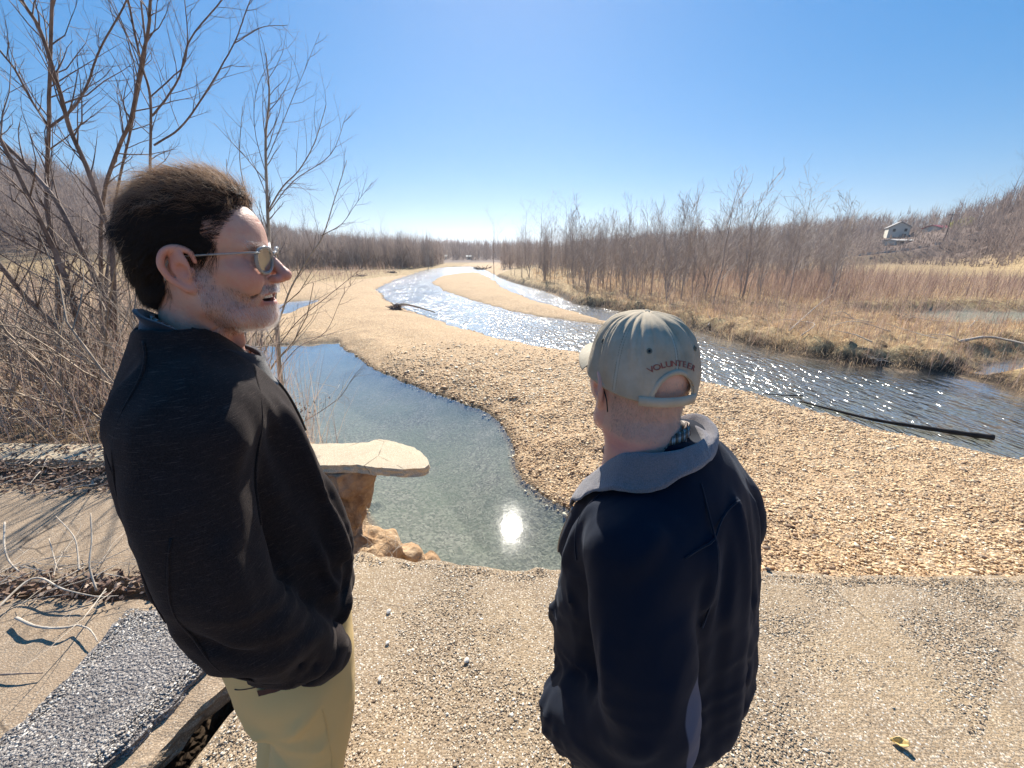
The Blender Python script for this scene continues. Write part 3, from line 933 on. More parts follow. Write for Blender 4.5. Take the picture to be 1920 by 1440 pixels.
# ------------------------------------------------------------------ the taller man on the left
B1 = np.array([-0.535, 0.691])                  # where he stands
AZ1 = 38.0
def L1(P):                                      # local (x forward, y left, z) -> world
    c, s = math.cos(math.radians(AZ1)), math.sin(math.radians(AZ1))
    P = np.atleast_2d(np.asarray(P, float))
    return np.column_stack([B1[0] + P[:, 0] * c - P[:, 1] * s, B1[1] + P[:, 0] * s + P[:, 1] * c, P[:, 2]])
man = bpy.data.objects.new('person', None)
COL.objects.link(man)
man.location = (B1[0], B1[1], 0.0)
man['label'] = 'bearded man in sunglasses, black brown fleece pullover and khaki trousers, seen in profile, smiling'
man['category'] = 'man'
MI1 = Matrix.Translation((-B1[0], -B1[1], 0))
def part1(name, V, F, mats, smooth=True, attrs=None, label=None, parent=None):
    """V in world coordinates"""
    V = np.asarray(V, float) - np.array([B1[0], B1[1], 0])
    o = link(name, make_mesh(name, V, F, mats, smooth, attrs), parent or man)
    if label: o['label'] = label
    return o

# head and neck
HF = head_field(h=0.0024, smile=True, chin=.016)
HV, HQ = HF.mesh(); HV = relax(HV, HQ, 1, 0.35)
HM1 = frame_matrix((B1[0] + 0.014 * math.cos(math.radians(38)), B1[1] + 0.014 * math.sin(math.radians(38)), 1.677), AZ1 - 25, -2.0, 0, 0.935)
x, y, z = HV.T
# wrinkles: crow's feet, forehead, cheek, neck
HN = vnormals(HV, HQ)
wr = np.zeros(len(HV))
for s in (-1, 1):
    for (a, b, w, am) in (((.074, s*.050, .016), (.050, s*.062, .028), .0022, -.0012), ((.074, s*.050, .011), (.047, s*.063, .012), .0022, -.0012), ((.073, s*.050, .006), (.050, s*.062, -.004), .0022, -.0012),
                          ((.080, s*.044, -.004), (.066, s*.052, -.020), .0022, -.0010), ((.079, s*.046, -.038), (.060, s*.054, -.066), .003, -.0016), ((.070, s*.052, -.042), (.050, s*.058, -.072), .003, -.0012),
                          ((.02, s*.045, -.10), (-.02, s*.058, -.12), .003, -.0014), ((.01, s*.05, -.125), (-.04, s*.06, -.15), .003, -.0014)):
        wr += fold(a, b, x, y, z, w, am)
for zz, am in ((.052, -.0007), (.064, -.0007), (.076, -.0005)):
    for s in (-1, 1):
        wr += fold((.098, 0, zz), (.078, s * .042, zz + .002), x, y, z, .002, am, False)
wr = wr * 1.9
HV2 = HV + HN * wr[:, None]
beard = (.82 + .18 * np.sign(fbm(x * 90, y * 90, z * 90, oct=2, seed=5))) * sstep(-.026, -.046, z - .35 * np.maximum(0, .045 - x)) * sstep(-.010, .02, x) * sstep(-.135, -.112, z + .2 * np.maximum(0, .03 - x))
beard = np.maximum(beard, sstep(.012, -.01, z) * sstep(.000, .008, x) * sstep(.034, .020, x) * (np.abs(y) > .04))   # sideburn
cheek = sstep(.030, .012, np.hypot(x - .088, z + .018)) * (np.abs(y) > .02)
beard *= 1 - sstep(.034, .022, np.sqrt((x - .082) ** 2 + (z + .020) ** 2))
lipm = sstep(.016, .010, np.abs(z + .0605)) * sstep(.064, .074, x + 5 * y ** 2) * (np.abs(y) < .034)
beard *= 1 - sstep(.5, 1, lipm)
mouth = (x > .050) & (x < .0835 - 9 * y ** 2) & (np.abs(y) < .033) & (np.abs(z + .060) < .0102)
flush = np.clip(np.exp(-((x - .075) ** 2 + (z + .012) ** 2 + (np.abs(y) - .045) ** 2) / .0006) + np.exp(-((x - .12) ** 2 + (z + .02) ** 2) / .0004) * .9 + (np.abs(y) > .074) * .6 * (z > -.04) + np.exp(-((z + .13) ** 2) / .002) * .5, 0, 1)
body1 = part1('body', xf(HM1, HV2), HQ, [MAT_SKIN1], attrs={'flush': flush, 'stubble': beard, 'lip': lipm * .8, 'dark': mouth.astype(float)}, label='tanned head with open smile and lined neck')

def head_part(name, V, F, mat, HM, part, smooth=True, parent=None, label=None):
    return part(name, xf(HM, V), F, [mat], smooth, None, label, parent)

# teeth: two curved rows
TV = []
for k in range(9):
    a = (k - 4) * 0.285
    tx, ty = .0590 + .0265 * math.cos(a), .0265 * math.sin(a) * 1.02
    e = np.array([[-.0008, -.0034, -.0042], [.0028, -.0034, -.0042], [.0028, .0034, -.0042], [-.0008, .0034, -.0042], [-.0008, -.0035, .005], [.0024, -.0035, .005], [.0024, .0035, .005], [-.0008, .0035, .005]])
    R_ = np.array([[math.cos(a), -math.sin(a), 0], [math.sin(a), math.cos(a), 0], [0, 0, 1]])
    TV.append((e @ R_.T + [tx + .0018, ty, -.0562], [[0, 1, 2, 3][::-1], [4, 5, 6, 7], [0, 1, 5, 4], [1, 2, 6, 5], [2, 3, 7, 6], [3, 0, 4, 7]]))
V_, F_ = join_vf(TV)
head_part('teeth', V_, F_, MAT_TEETH, HM1, part1, False)
for s in (-1, 1):
    u = np.linspace(0, math.pi, 9); v = np.linspace(0, 2 * math.pi, 13)[:-1]
    EV = np.array([[math.cos(a), math.sin(a) * math.cos(b), math.sin(a) * math.sin(b)] for a in u for b in v]) * .0118 + [.0770, s * .031, .0125]
    EF = [[i * 12 + j, i * 12 + (j + 1) % 12, (i + 1) * 12 + (j + 1) % 12, (i + 1) * 12 + j] for i in range(8) for j in range(12)]
    head_part('eye', EV, EF, MAT_EYE, HM1, part1)

# hair: dark cap of hair under combed-back locks
def hairline(x, y, z, r=0.0):
    """>0 where hair grows"""
    top = z - np.interp(x, [-.12, -.03, -.012, .02, .045, .062, .075, .085, .1], [-.062, -.060, .026, .030, .042, .072, .092, .12, .2])
    side = np.where((x > -.045) & (x < .02) & (np.abs(y) > .05), z - .036, top)
    return np.minimum(top, side)
hl = hairline(x, y, z)
grow = hl > 0
SF = Field((-0.155, -0.115, -0.09), (0.11, 0.115, 0.19), 0.004)
SF.ell((-.012, 0, .058), (.100, .084, .086), 0)
SF.ell((-.058, 0, .022), (.056, .072, .060), .03)
SF.ell((-.068, 0, -.025), (.038, .056, .038), .03)
SF.ell((.032, 0, .104), (.056, .052, .034), .03)
SF.ell((.008, 0, .119), (.066, .052, .032), .03)
def hcut(X, Y, Z):
    return -(Z - np.interp(X, [-.13, -.045, -.036, -.012, .005, .024, .040, .052, .066, .082, .1], [-.058, -.054, .018, .022, .018, .000, .010, .056, .100, .116, .15]))
SF.op(SF.lo, [q[-1] for q in SF.ax], lambda X, Y, Z: -hcut(X + Y * 0, Y, Z + Y * 0), .004, '-')
SF.disp(lambda X, Y, Z: fbm(X * 28 + Z * 9, Y * 40, Z * 30, oct=3, seed=71) * .006)
CV, CQ = SF.mesh(); CV = relax(CV, CQ, 1, .4)
Mh = Mat('dark hair mass')
hn = Mh.noise(55, 5, .7, Mh.mapped((3.0, 9.0, 1.2)))
MAT_HAIRMASS = Mh.done(Mh.ramp(hn.outputs['Fac'], [(.3, (.006, .004, .003)), (.7, (.035, .022, .016))]), .5, Mh.bump(hn.outputs['Fac'], 1.0, .01), spec=.3)
hair1 = part1('hair', xf(HM1, CV), CQ, [MAT_HAIRMASS], label='wavy dark hair greying on top, blown by the wind')

def strands(n, seed, pick, flow, length, m=8, lift=.012, curl=.004, parent=None, mat=None, HMx=None, off=None, V=None, N=None, rad=.0002, name='hair_strands', up=0.0, down=0.0):
    r = np.random.default_rng(seed)
    cand = np.nonzero(pick)[0]
    ids = cand[r.integers(0, len(cand), n)]
    root = V[ids] + r.normal(0, .0012, (n, 3))
    nn = N[ids]
    L = length(root, r) if callable(length) else np.full(n, length)
    ph = np.floor(root[:, 0] * 70) + np.floor(root[:, 1] * 70) * 3.1 + np.floor(root[:, 2] * 70) * 7.7
    p = root.copy(); P = [p.copy()]
    d = nn * lift + flow(root)
    for k in range(m - 1):
        f_ = flow(p)
        wv = np.stack([np.sin(ph + k * 1.1), np.sin(ph * 1.7 + k * .9 + 1), np.sin(ph * 2.3 + k * 1.3 + 2)], 1) * curl / .004 * .28
        d = d * .55 + f_ * .6 + wv * .5 + r.normal(0, .12, (n, 3)) + np.array([0, 0, up - down * k / m])
        d /= np.linalg.norm(d, axis=1, keepdims=True)
        nd = (d * nn).sum(1)
        d = d - nn * (nd * (1 - .25 * k / m))[:, None] + nn * (lift * (1 - .5 * k / m))
        d /= np.linalg.norm(d, axis=1, keepdims=True)
        p = p + d * (L / (m - 1))[:, None]
        P.append(p.copy())
    P = np.stack(P, 1)
    W = xf(HMx, P.reshape(-1, 3)).reshape(P.shape) - off
    return hair_curves(name, None, None, W, mat, parent, rad)
CN = vnormals(CV, CQ)
off1 = np.array([B1[0], B1[1], 0])
def flow_hair(p):
    X_, Y_, Z_ = p.T
    f_ = np.stack([-np.ones_like(X_) * (.5 + .5 * sstep(.09, .02, Z_) * 0 + .5), Y_ * 4, -.25 - 1.0 * sstep(.02, -.08, X_) * sstep(.14, .05, Z_)], 1)
    f_[:, 2] += .35 * sstep(.0, .06, X_) * sstep(.08, .12, Z_)
    # sideburn and the hair in front of the ear hang down
    hang = sstep(.05, .02, Z_) * (X_ > -.01)
    f_[:, 2] -= 1.2 * hang; f_[:, 0] += .3 * hang
    return f_ / np.linalg.norm(f_, axis=1, keepdims=True)
topm = (CV[:, 2] > .098 + .012 * np.sin(CV[:, 0] * 140)) & (CV[:, 0] > -.075)
outer = CN[:, 2] > -.8
flat = outer & ~((CV[:, 2] > .125) & (CV[:, 0] > -.02))
strands(16000, 1, flat, flow_hair, lambda p, r: r.uniform(.02, .045, len(p)), 8, .05, .004, hair1, MAT_HAIR_DARK, HM1, off1, V=CV, N=CN, rad=.00024)
strands(2600, 2, topm, flow_hair, lambda p, r: r.uniform(.025, .05, len(p)), 9, .26, .016, hair1, MAT_HAIR_MID, HM1, off1, V=CV, N=CN, rad=.00022)
strands(700, 3, topm & (CV[:, 2] > .11), flow_hair, lambda p, r: r.uniform(.03, .06, len(p)), 10, .75, .02, hair1, MAT_HAIR_SUNLIT, HM1, off1, V=CV, N=CN, rad=.00014)
strands(320, 4, (CV[:, 0] < -.07) & (CV[:, 2] > .0), flow_hair, lambda p, r: r.uniform(.02, .045, len(p)), 9, .6, .02, hair1, MAT_HAIR_SUNLIT, HM1, off1, V=CV, N=CN, rad=.00015)
strands(2200, 13, (CV[:, 2] > .06) & (CV[:, 2] < .11), flow_hair, lambda p, r: r.uniform(.02, .045, len(p)), 9, .16, .012, hair1, MAT_HAIR_MID2, HM1, off1, V=CV, N=CN, rad=.0002)
strands(1300, 12, topm & (CV[:, 2] > .095), flow_hair, lambda p, r: r.uniform(.025, .055, len(p)), 9, .34, .022, hair1, MAT_HAIR_SUNLIT, HM1, off1, V=CV, N=CN, rad=.00018)
strands(3500, 10, (CV[:, 2] < -.02) & (CV[:, 0] < -.05), flow_hair, lambda p, r: r.uniform(.02, .035, len(p)), 9, .35, .012, hair1, MAT_HAIR_DARK, HM1, off1, V=CV, N=CN, rad=.00022)
hlv = hairline(x, y, z)
strands(1500, 19, (np.abs(hlv) < .012) & (x > .012) & (z > .03) & (np.abs(y) < .074), flow_hair, lambda p, r: r.uniform(.010, .026, len(p)), 6, .10, .008, hair1, MAT_HAIR_MID2, HM1, off1, V=HV2, N=HN, rad=.00018)
# beard, moustache, eyebrows
def flow_beard(p):
    f_ = np.stack([.35 * np.ones(len(p)) * (p[:, 0] > .04) - .1, np.sign(p[:, 1]) * .1, -np.ones(len(p))], 1)
    return f_ / np.linalg.norm(f_, axis=1, keepdims=True)
bw = beard * (HN[:, 0] > -.6)
chinz = (z < -.074) & (x > .044)
bo = strands(2000, 5, (bw > .5) & ~chinz, flow_beard, lambda p, r: r.uniform(.003, .007, len(p)), 4, .25, .002, man, MAT_HAIR_GREY, HM1, off1, V=HV2, N=HN, rad=.00013, name='beard')
bo['label'] = 'short grey and white beard'
strands(2600, 6, (bw > .3) & (x > .036) & (z < -.070), flow_beard, lambda p, r: r.uniform(.006, .013, len(p)), 5, .3, .003, bo, MAT_HAIR_GREY, HM1, off1, V=HV2, N=HN, rad=.00015, name='beard_strands')
strands(1500, 7, (bw > .3) & ~chinz & (x < .075), flow_beard, lambda p, r: r.uniform(.003, .006, len(p)), 4, .25, .002, bo, MAT_HAIR_DARK, HM1, off1, V=HV2, N=HN, rad=.00013, name='beard_strands')
mou = (x > .062) & (z < -.034) & (z > -.048) & (np.abs(y) < .042) & (HN[:, 2] > -.75)
mo = strands(1900, 8, mou, lambda p: np.stack([np.full(len(p), .25), np.sign(p[:, 1]) * .7, np.full(len(p), -.8)], 1), lambda p, r: r.uniform(.005, .009, len(p)), 5, .3, .002, man, MAT_HAIR_GREY, HM1, off1, V=HV2, N=HN, rad=.00014, name='moustache')
strands(700, 18, mou, lambda p: np.stack([np.full(len(p), .25), np.sign(p[:, 1]) * .7, np.full(len(p), -.8)], 1), lambda p, r: r.uniform(.005, .009, len(p)), 5, .3, .002, mo, MAT_HAIR_MIX, HM1, off1, V=HV2, N=HN, rad=.00014, name='moustache_strands')
brow = (z > .027) & (z < .039) & (x > .068) & (np.abs(y) > .010) & (np.abs(y) < .052)
strands(700, 9, brow, lambda p: np.stack([np.full(len(p), .1), np.sign(p[:, 1]) * .8, np.full(len(p), .25)], 1), lambda p, r: r.uniform(.005, .009, len(p)), 5, .35, .002, man, MAT_HAIR_GREY, HM1, off1, V=HV2, N=HN, rad=.00016, name='eyebrow')

# sunglasses: clear frame, green grey lenses
Mf = Mat('clear acetate'); Mf.done((.72, .70, .64), .12, spec=.6); Mf.b.inputs['Transmission Weight'].default_value = .55; Mf.b.inputs['IOR'].default_value = 1.3
MAT_ACETATE = Mf.m
Ml = Mat('green grey lens'); Ml.done((.055, .065, .05), .08, spec=.6); Ml.b.inputs['Transmission Weight'].default_value = .45; Ml.b.inputs['IOR'].default_value = 1.25
MAT_LENS = Ml.m
glasses = bpy.data.objects.new('sunglasses', None); COL.objects.link(glasses)
glasses.location = man.location
glasses['label'] = 'clear framed sunglasses with green grey lenses worn by the bearded man'
glasses['category'] = 'sunglasses'
def gpart(name, V, F, mat, smooth=True):
    return part1(name, xf(HM1, V), F, [mat], smooth, parent=glasses)
for s in (-1, 1):
    a = np.linspace(0, 2 * math.pi, 33)[:-1]
    yy = s * (.0320 + .0245 * np.sign(np.cos(a)) * np.abs(np.cos(a)) ** .85 * (1 + .07 * np.sin(a)))
    zz = .0085 + .0225 * np.sign(np.sin(a)) * np.abs(np.sin(a)) ** .88
    xx = .1085 - 3.2 * (yy ** 2) + (zz - .012) * .16
    P = np.stack([xx, yy, zz], 1)
    V, F = sweep(np.vstack([P, P[:2]]), np.full(34, .0030), 8, False)
    gpart('frame', V, F, MAT_ACETATE)
    LV = np.vstack([P, P + [-.0016, 0, 0], [[P[:, 0].mean() + .0015, P[:, 1].mean(), P[:, 2].mean()]], [[P[:, 0].mean(), P[:, 1].mean(), P[:, 2].mean()]]])
    LF = [[i, (i + 1) % 32, 64] for i in range(32)] + [[32 + (i + 1) % 32, 32 + i, 65] for i in range(32)]
    gpart('lens', LV, LF, MAT_LENS)
    V, F = sweep(catmull([(.1045, s * .0545, .021), (.094, s * .067, .022), (.050, s * .0765, .021), (.010, s * .0785, .020), (-.018, s * .081, .017), (-.034, s * .079, -.002), (-.040, s * .074, -.018)], 4), np.full(25, .0017), 8)
    V[:, 2] = V[:, 2]
    gpart('temple', V, F, MAT_ACETATE)
V, F = sweep(catmull([(.1125, -.010, .020), (.1135, 0, .023), (.1125, .010, .020)], 5), np.full(11, .0026), 8)
gpart('bridge', V, F, MAT_ACETATE)

# fleece pullover
PF = Field((-.30, -.31, .80), (.26, .31, 1.66), .0055)
zs = [1.585, 1.55, 1.515, 1.455, 1.40, 1.334, 1.24, 1.133, 1.03, .97, .92, .87]
bk = [-.100, -.120, -.140, -.166, -.182, -.190, -.190, -.188, -.182, -.172, -.160, -.140]
fr = [-.01, .015, .040, .072, .092, .105, .120, .138, .150, .153, .142, .125]
hw = [.070, .095, .125, .158, .165, .163, .158, .155, .152, .150, .148, .142]
PF.stack(zs, fr, bk, hw, p=2.4)
for s in (-1, 1):
    PF.ell((-.060, s * .130, 1.455), (.085, .070, .070), .05)
# near (right) arm down to the trouser pocket, far arm likewise
PF.union_chain([(-.072, -.155, 1.43), (-.080, -.185, 1.33), (-.078, -.205, 1.20), (-.055, -.205, 1.08), (-.010, -.190, .985), (.030, -.165, .915)], [.074, .072, .068, .066, .060, .050], .020)
PF.union_chain([(-.060, .155, 1.43), (-.070, .190, 1.28), (-.060, .200, 1.12), (-.010, .195, 1.02), (.055, .170, .94), (.085, .150, .90)], [.074, .070, .066, .064, .056, .050], .022)
PF.carve_chain([(-.140, -.165, 1.37), (-.152, -.180, 1.24), (-.140, -.190, 1.12), (-.085, -.195, 1.00), (-.03, -.19, .93)], [.004, .008, .010, .010, .006], .028)
PF.carve_chain([(.00, -.175, 1.33), (-.005, -.190, 1.20), (.005, -.190, 1.08), (.04, -.18, 1.0)], [.004, .008, .008, .005], .024)
def folds1(X, Y, Z):
    d = 0
    for P, Q, w, a in FOLDS1:
        d = d + fold(P, Q, X, Y, Z, w, a * 1.45)
    return -d - fbm(X * 9, Y * 9, Z * 6, oct=3, seed=81) * .005 + wrinkles(X, Y, Z, 131, .0060, (1.06, .14), (.95, .08))
FOLDS1 = [
    ((.070, -.10, 1.45), (.115, -.125, 1.22), .018, .018), ((.110, -.12, 1.26), (.140, -.11, 1.02), .018, .018), ((.035, -.145, 1.43), (.080, -.150, 1.20), .018, -.016),
    ((.085, -.135, 1.22), (.11, -.135, 1.02), .014, -.016), ((.130, -.05, 1.25), (.150, -.06, 1.02), .02, .014), ((.075, -.14, 1.16), (.10, -.14, .98), .012, .012),
    ((-.02, -.20, 1.49), (.00, -.23, 1.38), .025, .010), ((.0, -.215, 1.42), (.0, -.25, 1.25), .018, -.006),
    ((-.135, -.15, 1.38), (-.150, -.16, 1.16), .014, -.020), ((-.165, -.10, 1.32), (-.180, -.12, 1.05), .016, .012), ((-.140, -.16, 1.18), (-.110, -.18, 1.02), .014, -.018),
    ((-.160, -.10, 1.08), (-.05, -.17, .95), .016, .014), ((-.15, -.12, 1.03), (-.04, -.16, .91), .012, -.014), ((-.13, -.255, 1.18), (-.05, -.265, 1.08), .014, -.012),
    ((-.11, -.26, 1.13), (.0, -.245, 1.02), .014, .012), ((-.09, -.26, 1.06), (.02, -.225, .97), .010, -.010), ((.01, -.225, 1.0), (.05, -.20, .92), .010, .012), ((.02, -.24, .97), (.03, -.18, .91), .009, -.010),
    ((-.06, -.265, 1.32), (-.05, -.27, 1.16), .02, .008), ((-.12, -.24, 1.28), (-.13, -.23, 1.14), .012, .010),
    ((.15, -.02, 1.03), (.11, .06, .92), .02, -.012), ((.145, -.09, 1.06), (.10, -.12, .93), .02, -.016), ((.14, -.10, .98), (.09, -.13, .90), .016, .014)]
PF.disp(folds1)
# open neck and open hem
PF.ell((-.045, 0, 1.63), (.070, .070, .10), .01, '-')
PF.op((-.4, -.4, .7), (.4, .4, 1.1), lambda X, Y, Z: (Z - (.918 - .12 * X + .10 * np.maximum(0, -.05 - X))) + 0 * Y, .006, '-')
PF.op((-.4, -.4, .7), (.4, .4, 1.1), lambda X, Y, Z: np.maximum((np.sqrt(((X + .01) / .125) ** 2 + (Y / .125) ** 2) - 1) * .1, Z - .93), .004, '-')
PF.cap((.020, -.176, .935), (.055, -.150, .872), .050, .046, .012)
PV, PQ = PF.mesh(); PV = relax(PV, PQ, 2, .5)
sweater = part1('pullover', L1(PV), PQ, [MAT_FLEECE], label='black brown heathered fleece quarter-zip pullover')

# seams of the pullover: thin raised cords on the surface
def on_surface(PV, N, pts, lift=.001):
    out = []
    for p in catmull(np.array(pts, float), 6):
        i = np.argmin(((PV - p) ** 2).sum(1))
        out.append(PV[i] + N[i] * lift)
    out = np.array(out)
    k = np.array([.25, .5, .25])
    for _ in range(3):
        out[1:-1] = out[:-2] * .25 + out[1:-1] * .5 + out[2:] * .25
    return out
PN = vnormals(PV, PQ)
for pts in ([(-.09, -.07, 1.57), (-.10, -.13, 1.53), (-.13, -.17, 1.44), (-.16, -.185, 1.34)], [(-.17, -.02, 1.50), (-.185, -.10, 1.38), (-.20, -.14, 1.25), (-.20, -.15, 1.1)], [(.03, -.06, 1.50), (.02, -.14, 1.47), (.03, -.19, 1.38), (.02, -.22, 1.28)], [(-.10, -.235, 1.33), (-.12, -.25, 1.22), (-.11, -.26, 1.12), (-.06, -.25, 1.02), (0, -.23, .94)]):
    S_ = on_surface(PV, PN, pts)
    V, F = sweep(S_, np.full(len(S_), .0019), 5)
    part1('seam', L1(V), F, [MAT_FLEECE], parent=sweater)

def cuff(part, L, c, d, rad, parent, mat, w=.022):
    c = np.array(c, float); d = np.array(d, float); d /= np.linalg.norm(d)
    u = np.cross(d, [0, 0, 1.]); u /= np.linalg.norm(u); v = np.cross(d, u)
    a = np.arange(36) / 36 * 2 * math.pi
    V = []
    for (t, q) in ((-w, rad * .95), (-w * .9, rad * 1.03), (0, rad * 1.05), (w * .9, rad * 1.02), (w, rad * .93), (w * .6, rad * .8)):
        V.append(c + d * t + (u * np.cos(a)[:, None] + v * np.sin(a)[:, None]) * (q * (1 + .03 * np.sin(a * 7)[:, None])))
    V = np.concatenate(V); F = [[k * 36 + i, k * 36 + (i + 1) % 36, (k + 1) * 36 + (i + 1) % 36, (k + 1) * 36 + i] for k in range(5) for i in range(36)]
    return part('cuff', L(V), F, [mat], parent=parent)
cuff(part1, L1, (.036, -.166, .908), (.45, .22, -.66), .054, sweater, MAT_FLEECE)
# stand collar
def ring_sheet(loops, thick, n=48, noise=.0):
    """closed sheet through rings of (cx, cy, rx, ry, z, tilt) doubled for thickness"""
    V = []
    a = np.arange(n) / n * 2 * math.pi
    m = len(loops)
    for side in (0, 1):
        L = loops if side == 0 else loops[::-1]
        for (cx, cy0, rx, ry, z0, tilt) in L:
            rr = 0 if side == 0 else -thick
            X_ = cx + (rx + rr) * np.cos(a); Y_ = cy0 + (ry + rr) * np.sin(a)
            V.append(np.stack([X_, Y_, z0 + tilt * np.cos(a) + noise * np.sin(a * 5 + z0 * 60)], 1))
    V = np.concatenate(V)
    F = []
    for k in range(2 * m):
        k2 = (k + 1) % (2 * m)
        for i in range(n):
            j = (i + 1) % n
            F.append([k * n + i, k * n + j, k2 * n + j, k2 * n + i])
    return V, F
V, F = ring_sheet([(-.020, 0, .098, .088, 1.492, -.040), (-.018, 0, .088, .080, 1.522, -.045), (-.016, 0, .081, .074, 1.548, -.048), (-.018, 0, .084, .077, 1.562, -.050)], .007, noise=.002)
collar = part1('collar', L1(V), F, [MAT_FLEECE_COLLAR], label='upright dark fleece collar')
V, F = ring_sheet([(-.014, 0, .076, .068, 1.500, -.044), (-.012, 0, .075, .066, 1.530, -.046), (-.010, 0, .073, .064, 1.553, -.050)], .004)
part1('shirt_collar', L1(V), F, [MAT_PLAID], label='brown plaid shirt collar inside the fleece')
S_ = on_surface(PV, PN, [(.055, -.005, 1.525), (.078, -.006, 1.48), (.098, -.006, 1.41), (.112, -.006, 1.34)], .002)
V, F = sweep(S_, np.full(len(S_), .0035), 6)
part1('zip', L1(V), F, [MAT_BLACK])

# khaki trousers, one mesh with both legs
TF = Field((-.24, -.26, .02), (.24, .26, .98), .0075)
TF.stack([.97, .92, .86, .80, .74], [.125, .135, .132, .126, .11], [-.13, -.140, -.140, -.135, -.125], [.140, .148, .155, .160, .155], p=2.5)
for s in (-1, 1):
    TF.union_chain([(.004, s * .085, .80), (.006, s * .090, .66), (-.035, s * .095, .50), (-.085, s * .100, .28), (-.125, s * .105, .08)], [.100, .092, .084, .078, .080], .03)
def foldsT(X, Y, Z):
    d = fold((.02, -.20, .80), (-.10, -.18, .70), X, Y, Z, .018, .010) + fold((.05, -.20, .74), (-.08, -.19, .62), X, Y, Z, .016, -.008) + fold((.10, -.15, .78), (.06, -.20, .60), X, Y, Z, .014, .008) \
        + fold((-.12, -.12, .74), (.02, -.20, .64), X, Y, Z, .016, .009) + fold((-.12, -.10, .68), (.03, -.20, .56), X, Y, Z, .014, -.007) + fold((.12, -.1, .7), (.08, -.18, .5), X, Y, Z, .012, .006) \
        + fold((-.13, -.06, .80), (-.10, -.16, .66), X, Y, Z, .03, .012)
    return -d - fbm(X * 10, Y * 10, Z * 8, oct=3, seed=91) * .004
TF.disp(foldsT)
TV_, TQ = TF.mesh(); TV_ = relax(TV_, TQ, 2, .5)
trousers = part1('trousers', L1(TV_), TQ, [MAT_CHINO], label='khaki cotton trousers')
TN = vnormals(TV_, TQ)
for pts in ([(.03, -.19, .93), (.02, -.20, .80), (.02, -.21, .62), (.015, -.2, .45)], [(-.02, -.19, .90), (-.08, -.17, .885), (-.13, -.12, .87)], [(.085, -.17, .90), (.06, -.20, .86), (.04, -.20, .84)]):
    S_ = on_surface(TV_, TN, pts)
    V, F = sweep(S_, np.full(len(S_), .0011), 5)
    part1('seam', L1(V), F, [MAT_LABEL if len(pts) == 3 and pts[0][0] == -.02 else MAT_CHINO], parent=trousers)
S_ = on_surface(TV_, TN, [(-.045, -.19, .875), (-.07, -.18, .872), (-.09, -.165, .868)], .0015)
w_ = np.array([0, 0, .009])
tv = np.vstack([S_ - w_, S_ + w_, (S_ - w_) * [1, 1, 1] + [0, .003, 0], S_ + w_ + [0, .003, 0]])
ns = len(S_)
part1('pocket_label', L1(tv), [[i, i + 1, ns + i + 1, ns + i] for i in range(ns - 1)], [MAT_LABEL], False, parent=trousers, label='small dark woven label on the back pocket')

def shoe(part, L, s, x0=0.02):
    SFd = Field((-.14, -.09, .0), (.22, .09, .16), .008)
    SFd.union_chain([(-.08, 0, .045), (.02, 0, .045), (.12, .004, .035), (.165, .004, .032)], [.040, .042, .042, .032], .01)
    SFd.union_chain([(-.06, 0, .06), (-.05, 0, .12)], [.045, .045], .02, 0)
    SFd.op((-.2, -.1, -.01), (.3, .1, .014), lambda X, Y, Z: Z - .010 + 0 * X + 0 * Y, 0, '-')
    V, Q = SFd.mesh()
    part('shoe', L(V + [x0, s * .12, 0]), Q, [MAT_SHOE])
for s in (-1, 1):
    shoe(part1, L1, s, -.17)
# ------------------------------------------------------------------ the man in the cap on the right
B2 = np.array([0.305, 0.685])
AZ2 = 140.0
def L2(P):
    c, s = math.cos(math.radians(AZ2)), math.sin(math.radians(AZ2))
    P = np.atleast_2d(np.asarray(P, float))
    return np.column_stack([B2[0] + P[:, 0] * c - P[:, 1] * s, B2[1] + P[:, 0] * s + P[:, 1] * c, P[:, 2]])
man2 = bpy.data.objects.new('person', None)
COL.objects.link(man2)
man2.location = (B2[0], B2[1], 0.0)
man2['label'] = 'man seen from behind in navy black jacket with thick grey fleece collar, facing the river'
man2['category'] = 'man'
def part2(name, V, F, mats, smooth=True, attrs=None, label=None, parent=None):
    V = np.asarray(V, float) - np.array([B2[0], B2[1], 0])
    o = link(name, make_mesh(name, V, F, mats, smooth, attrs), parent or man2)
    if label: o['label'] = label
    return o
HF = head_field(h=0.0024, smile=False, neck_r=.066, neck_back=.0, thick_neck=True, belly_chin=.006)
H2V, H2Q = HF.mesh(); H2V = relax(H2V, H2Q, 1, .35)
HM2 = frame_matrix((0.2434, 0.7065, 1.460), 103.0, 0.0, 0, 1.0)
x, y, z = H2V.T
N2 = vnormals(H2V, H2Q)
w2 = fold((-.110, -.05, -.058), (-.110, .05, -.062), x, y, z, .0035, -.002, False) + fold((-.095, .04, -.11), (-.03, .07, -.10), x, y, z, .004, -.0016)
H2V2 = H2V + N2 * w2[:, None]
flush = np.clip(sstep(-.07, -.10, z) * .7 + (np.abs(y) > .074) * .5 + np.exp(-((z + .095) ** 2) / .0004) * .4, 0, 1)
stub = .7 * sstep(.03, .0, z) * sstep(.0, -.02, x) * sstep(-.09, -.06, z) + .25 * sstep(-.03, -.05, z) * (x > .01)
body2 = part2('body', xf(HM2, H2V2), H2Q, [MAT_SKIN2], attrs={'flush': flush, 'stubble': stub, 'lip': z * 0, 'dark': z * 0}, label='pink skinned head with shaved neck and creased nape')
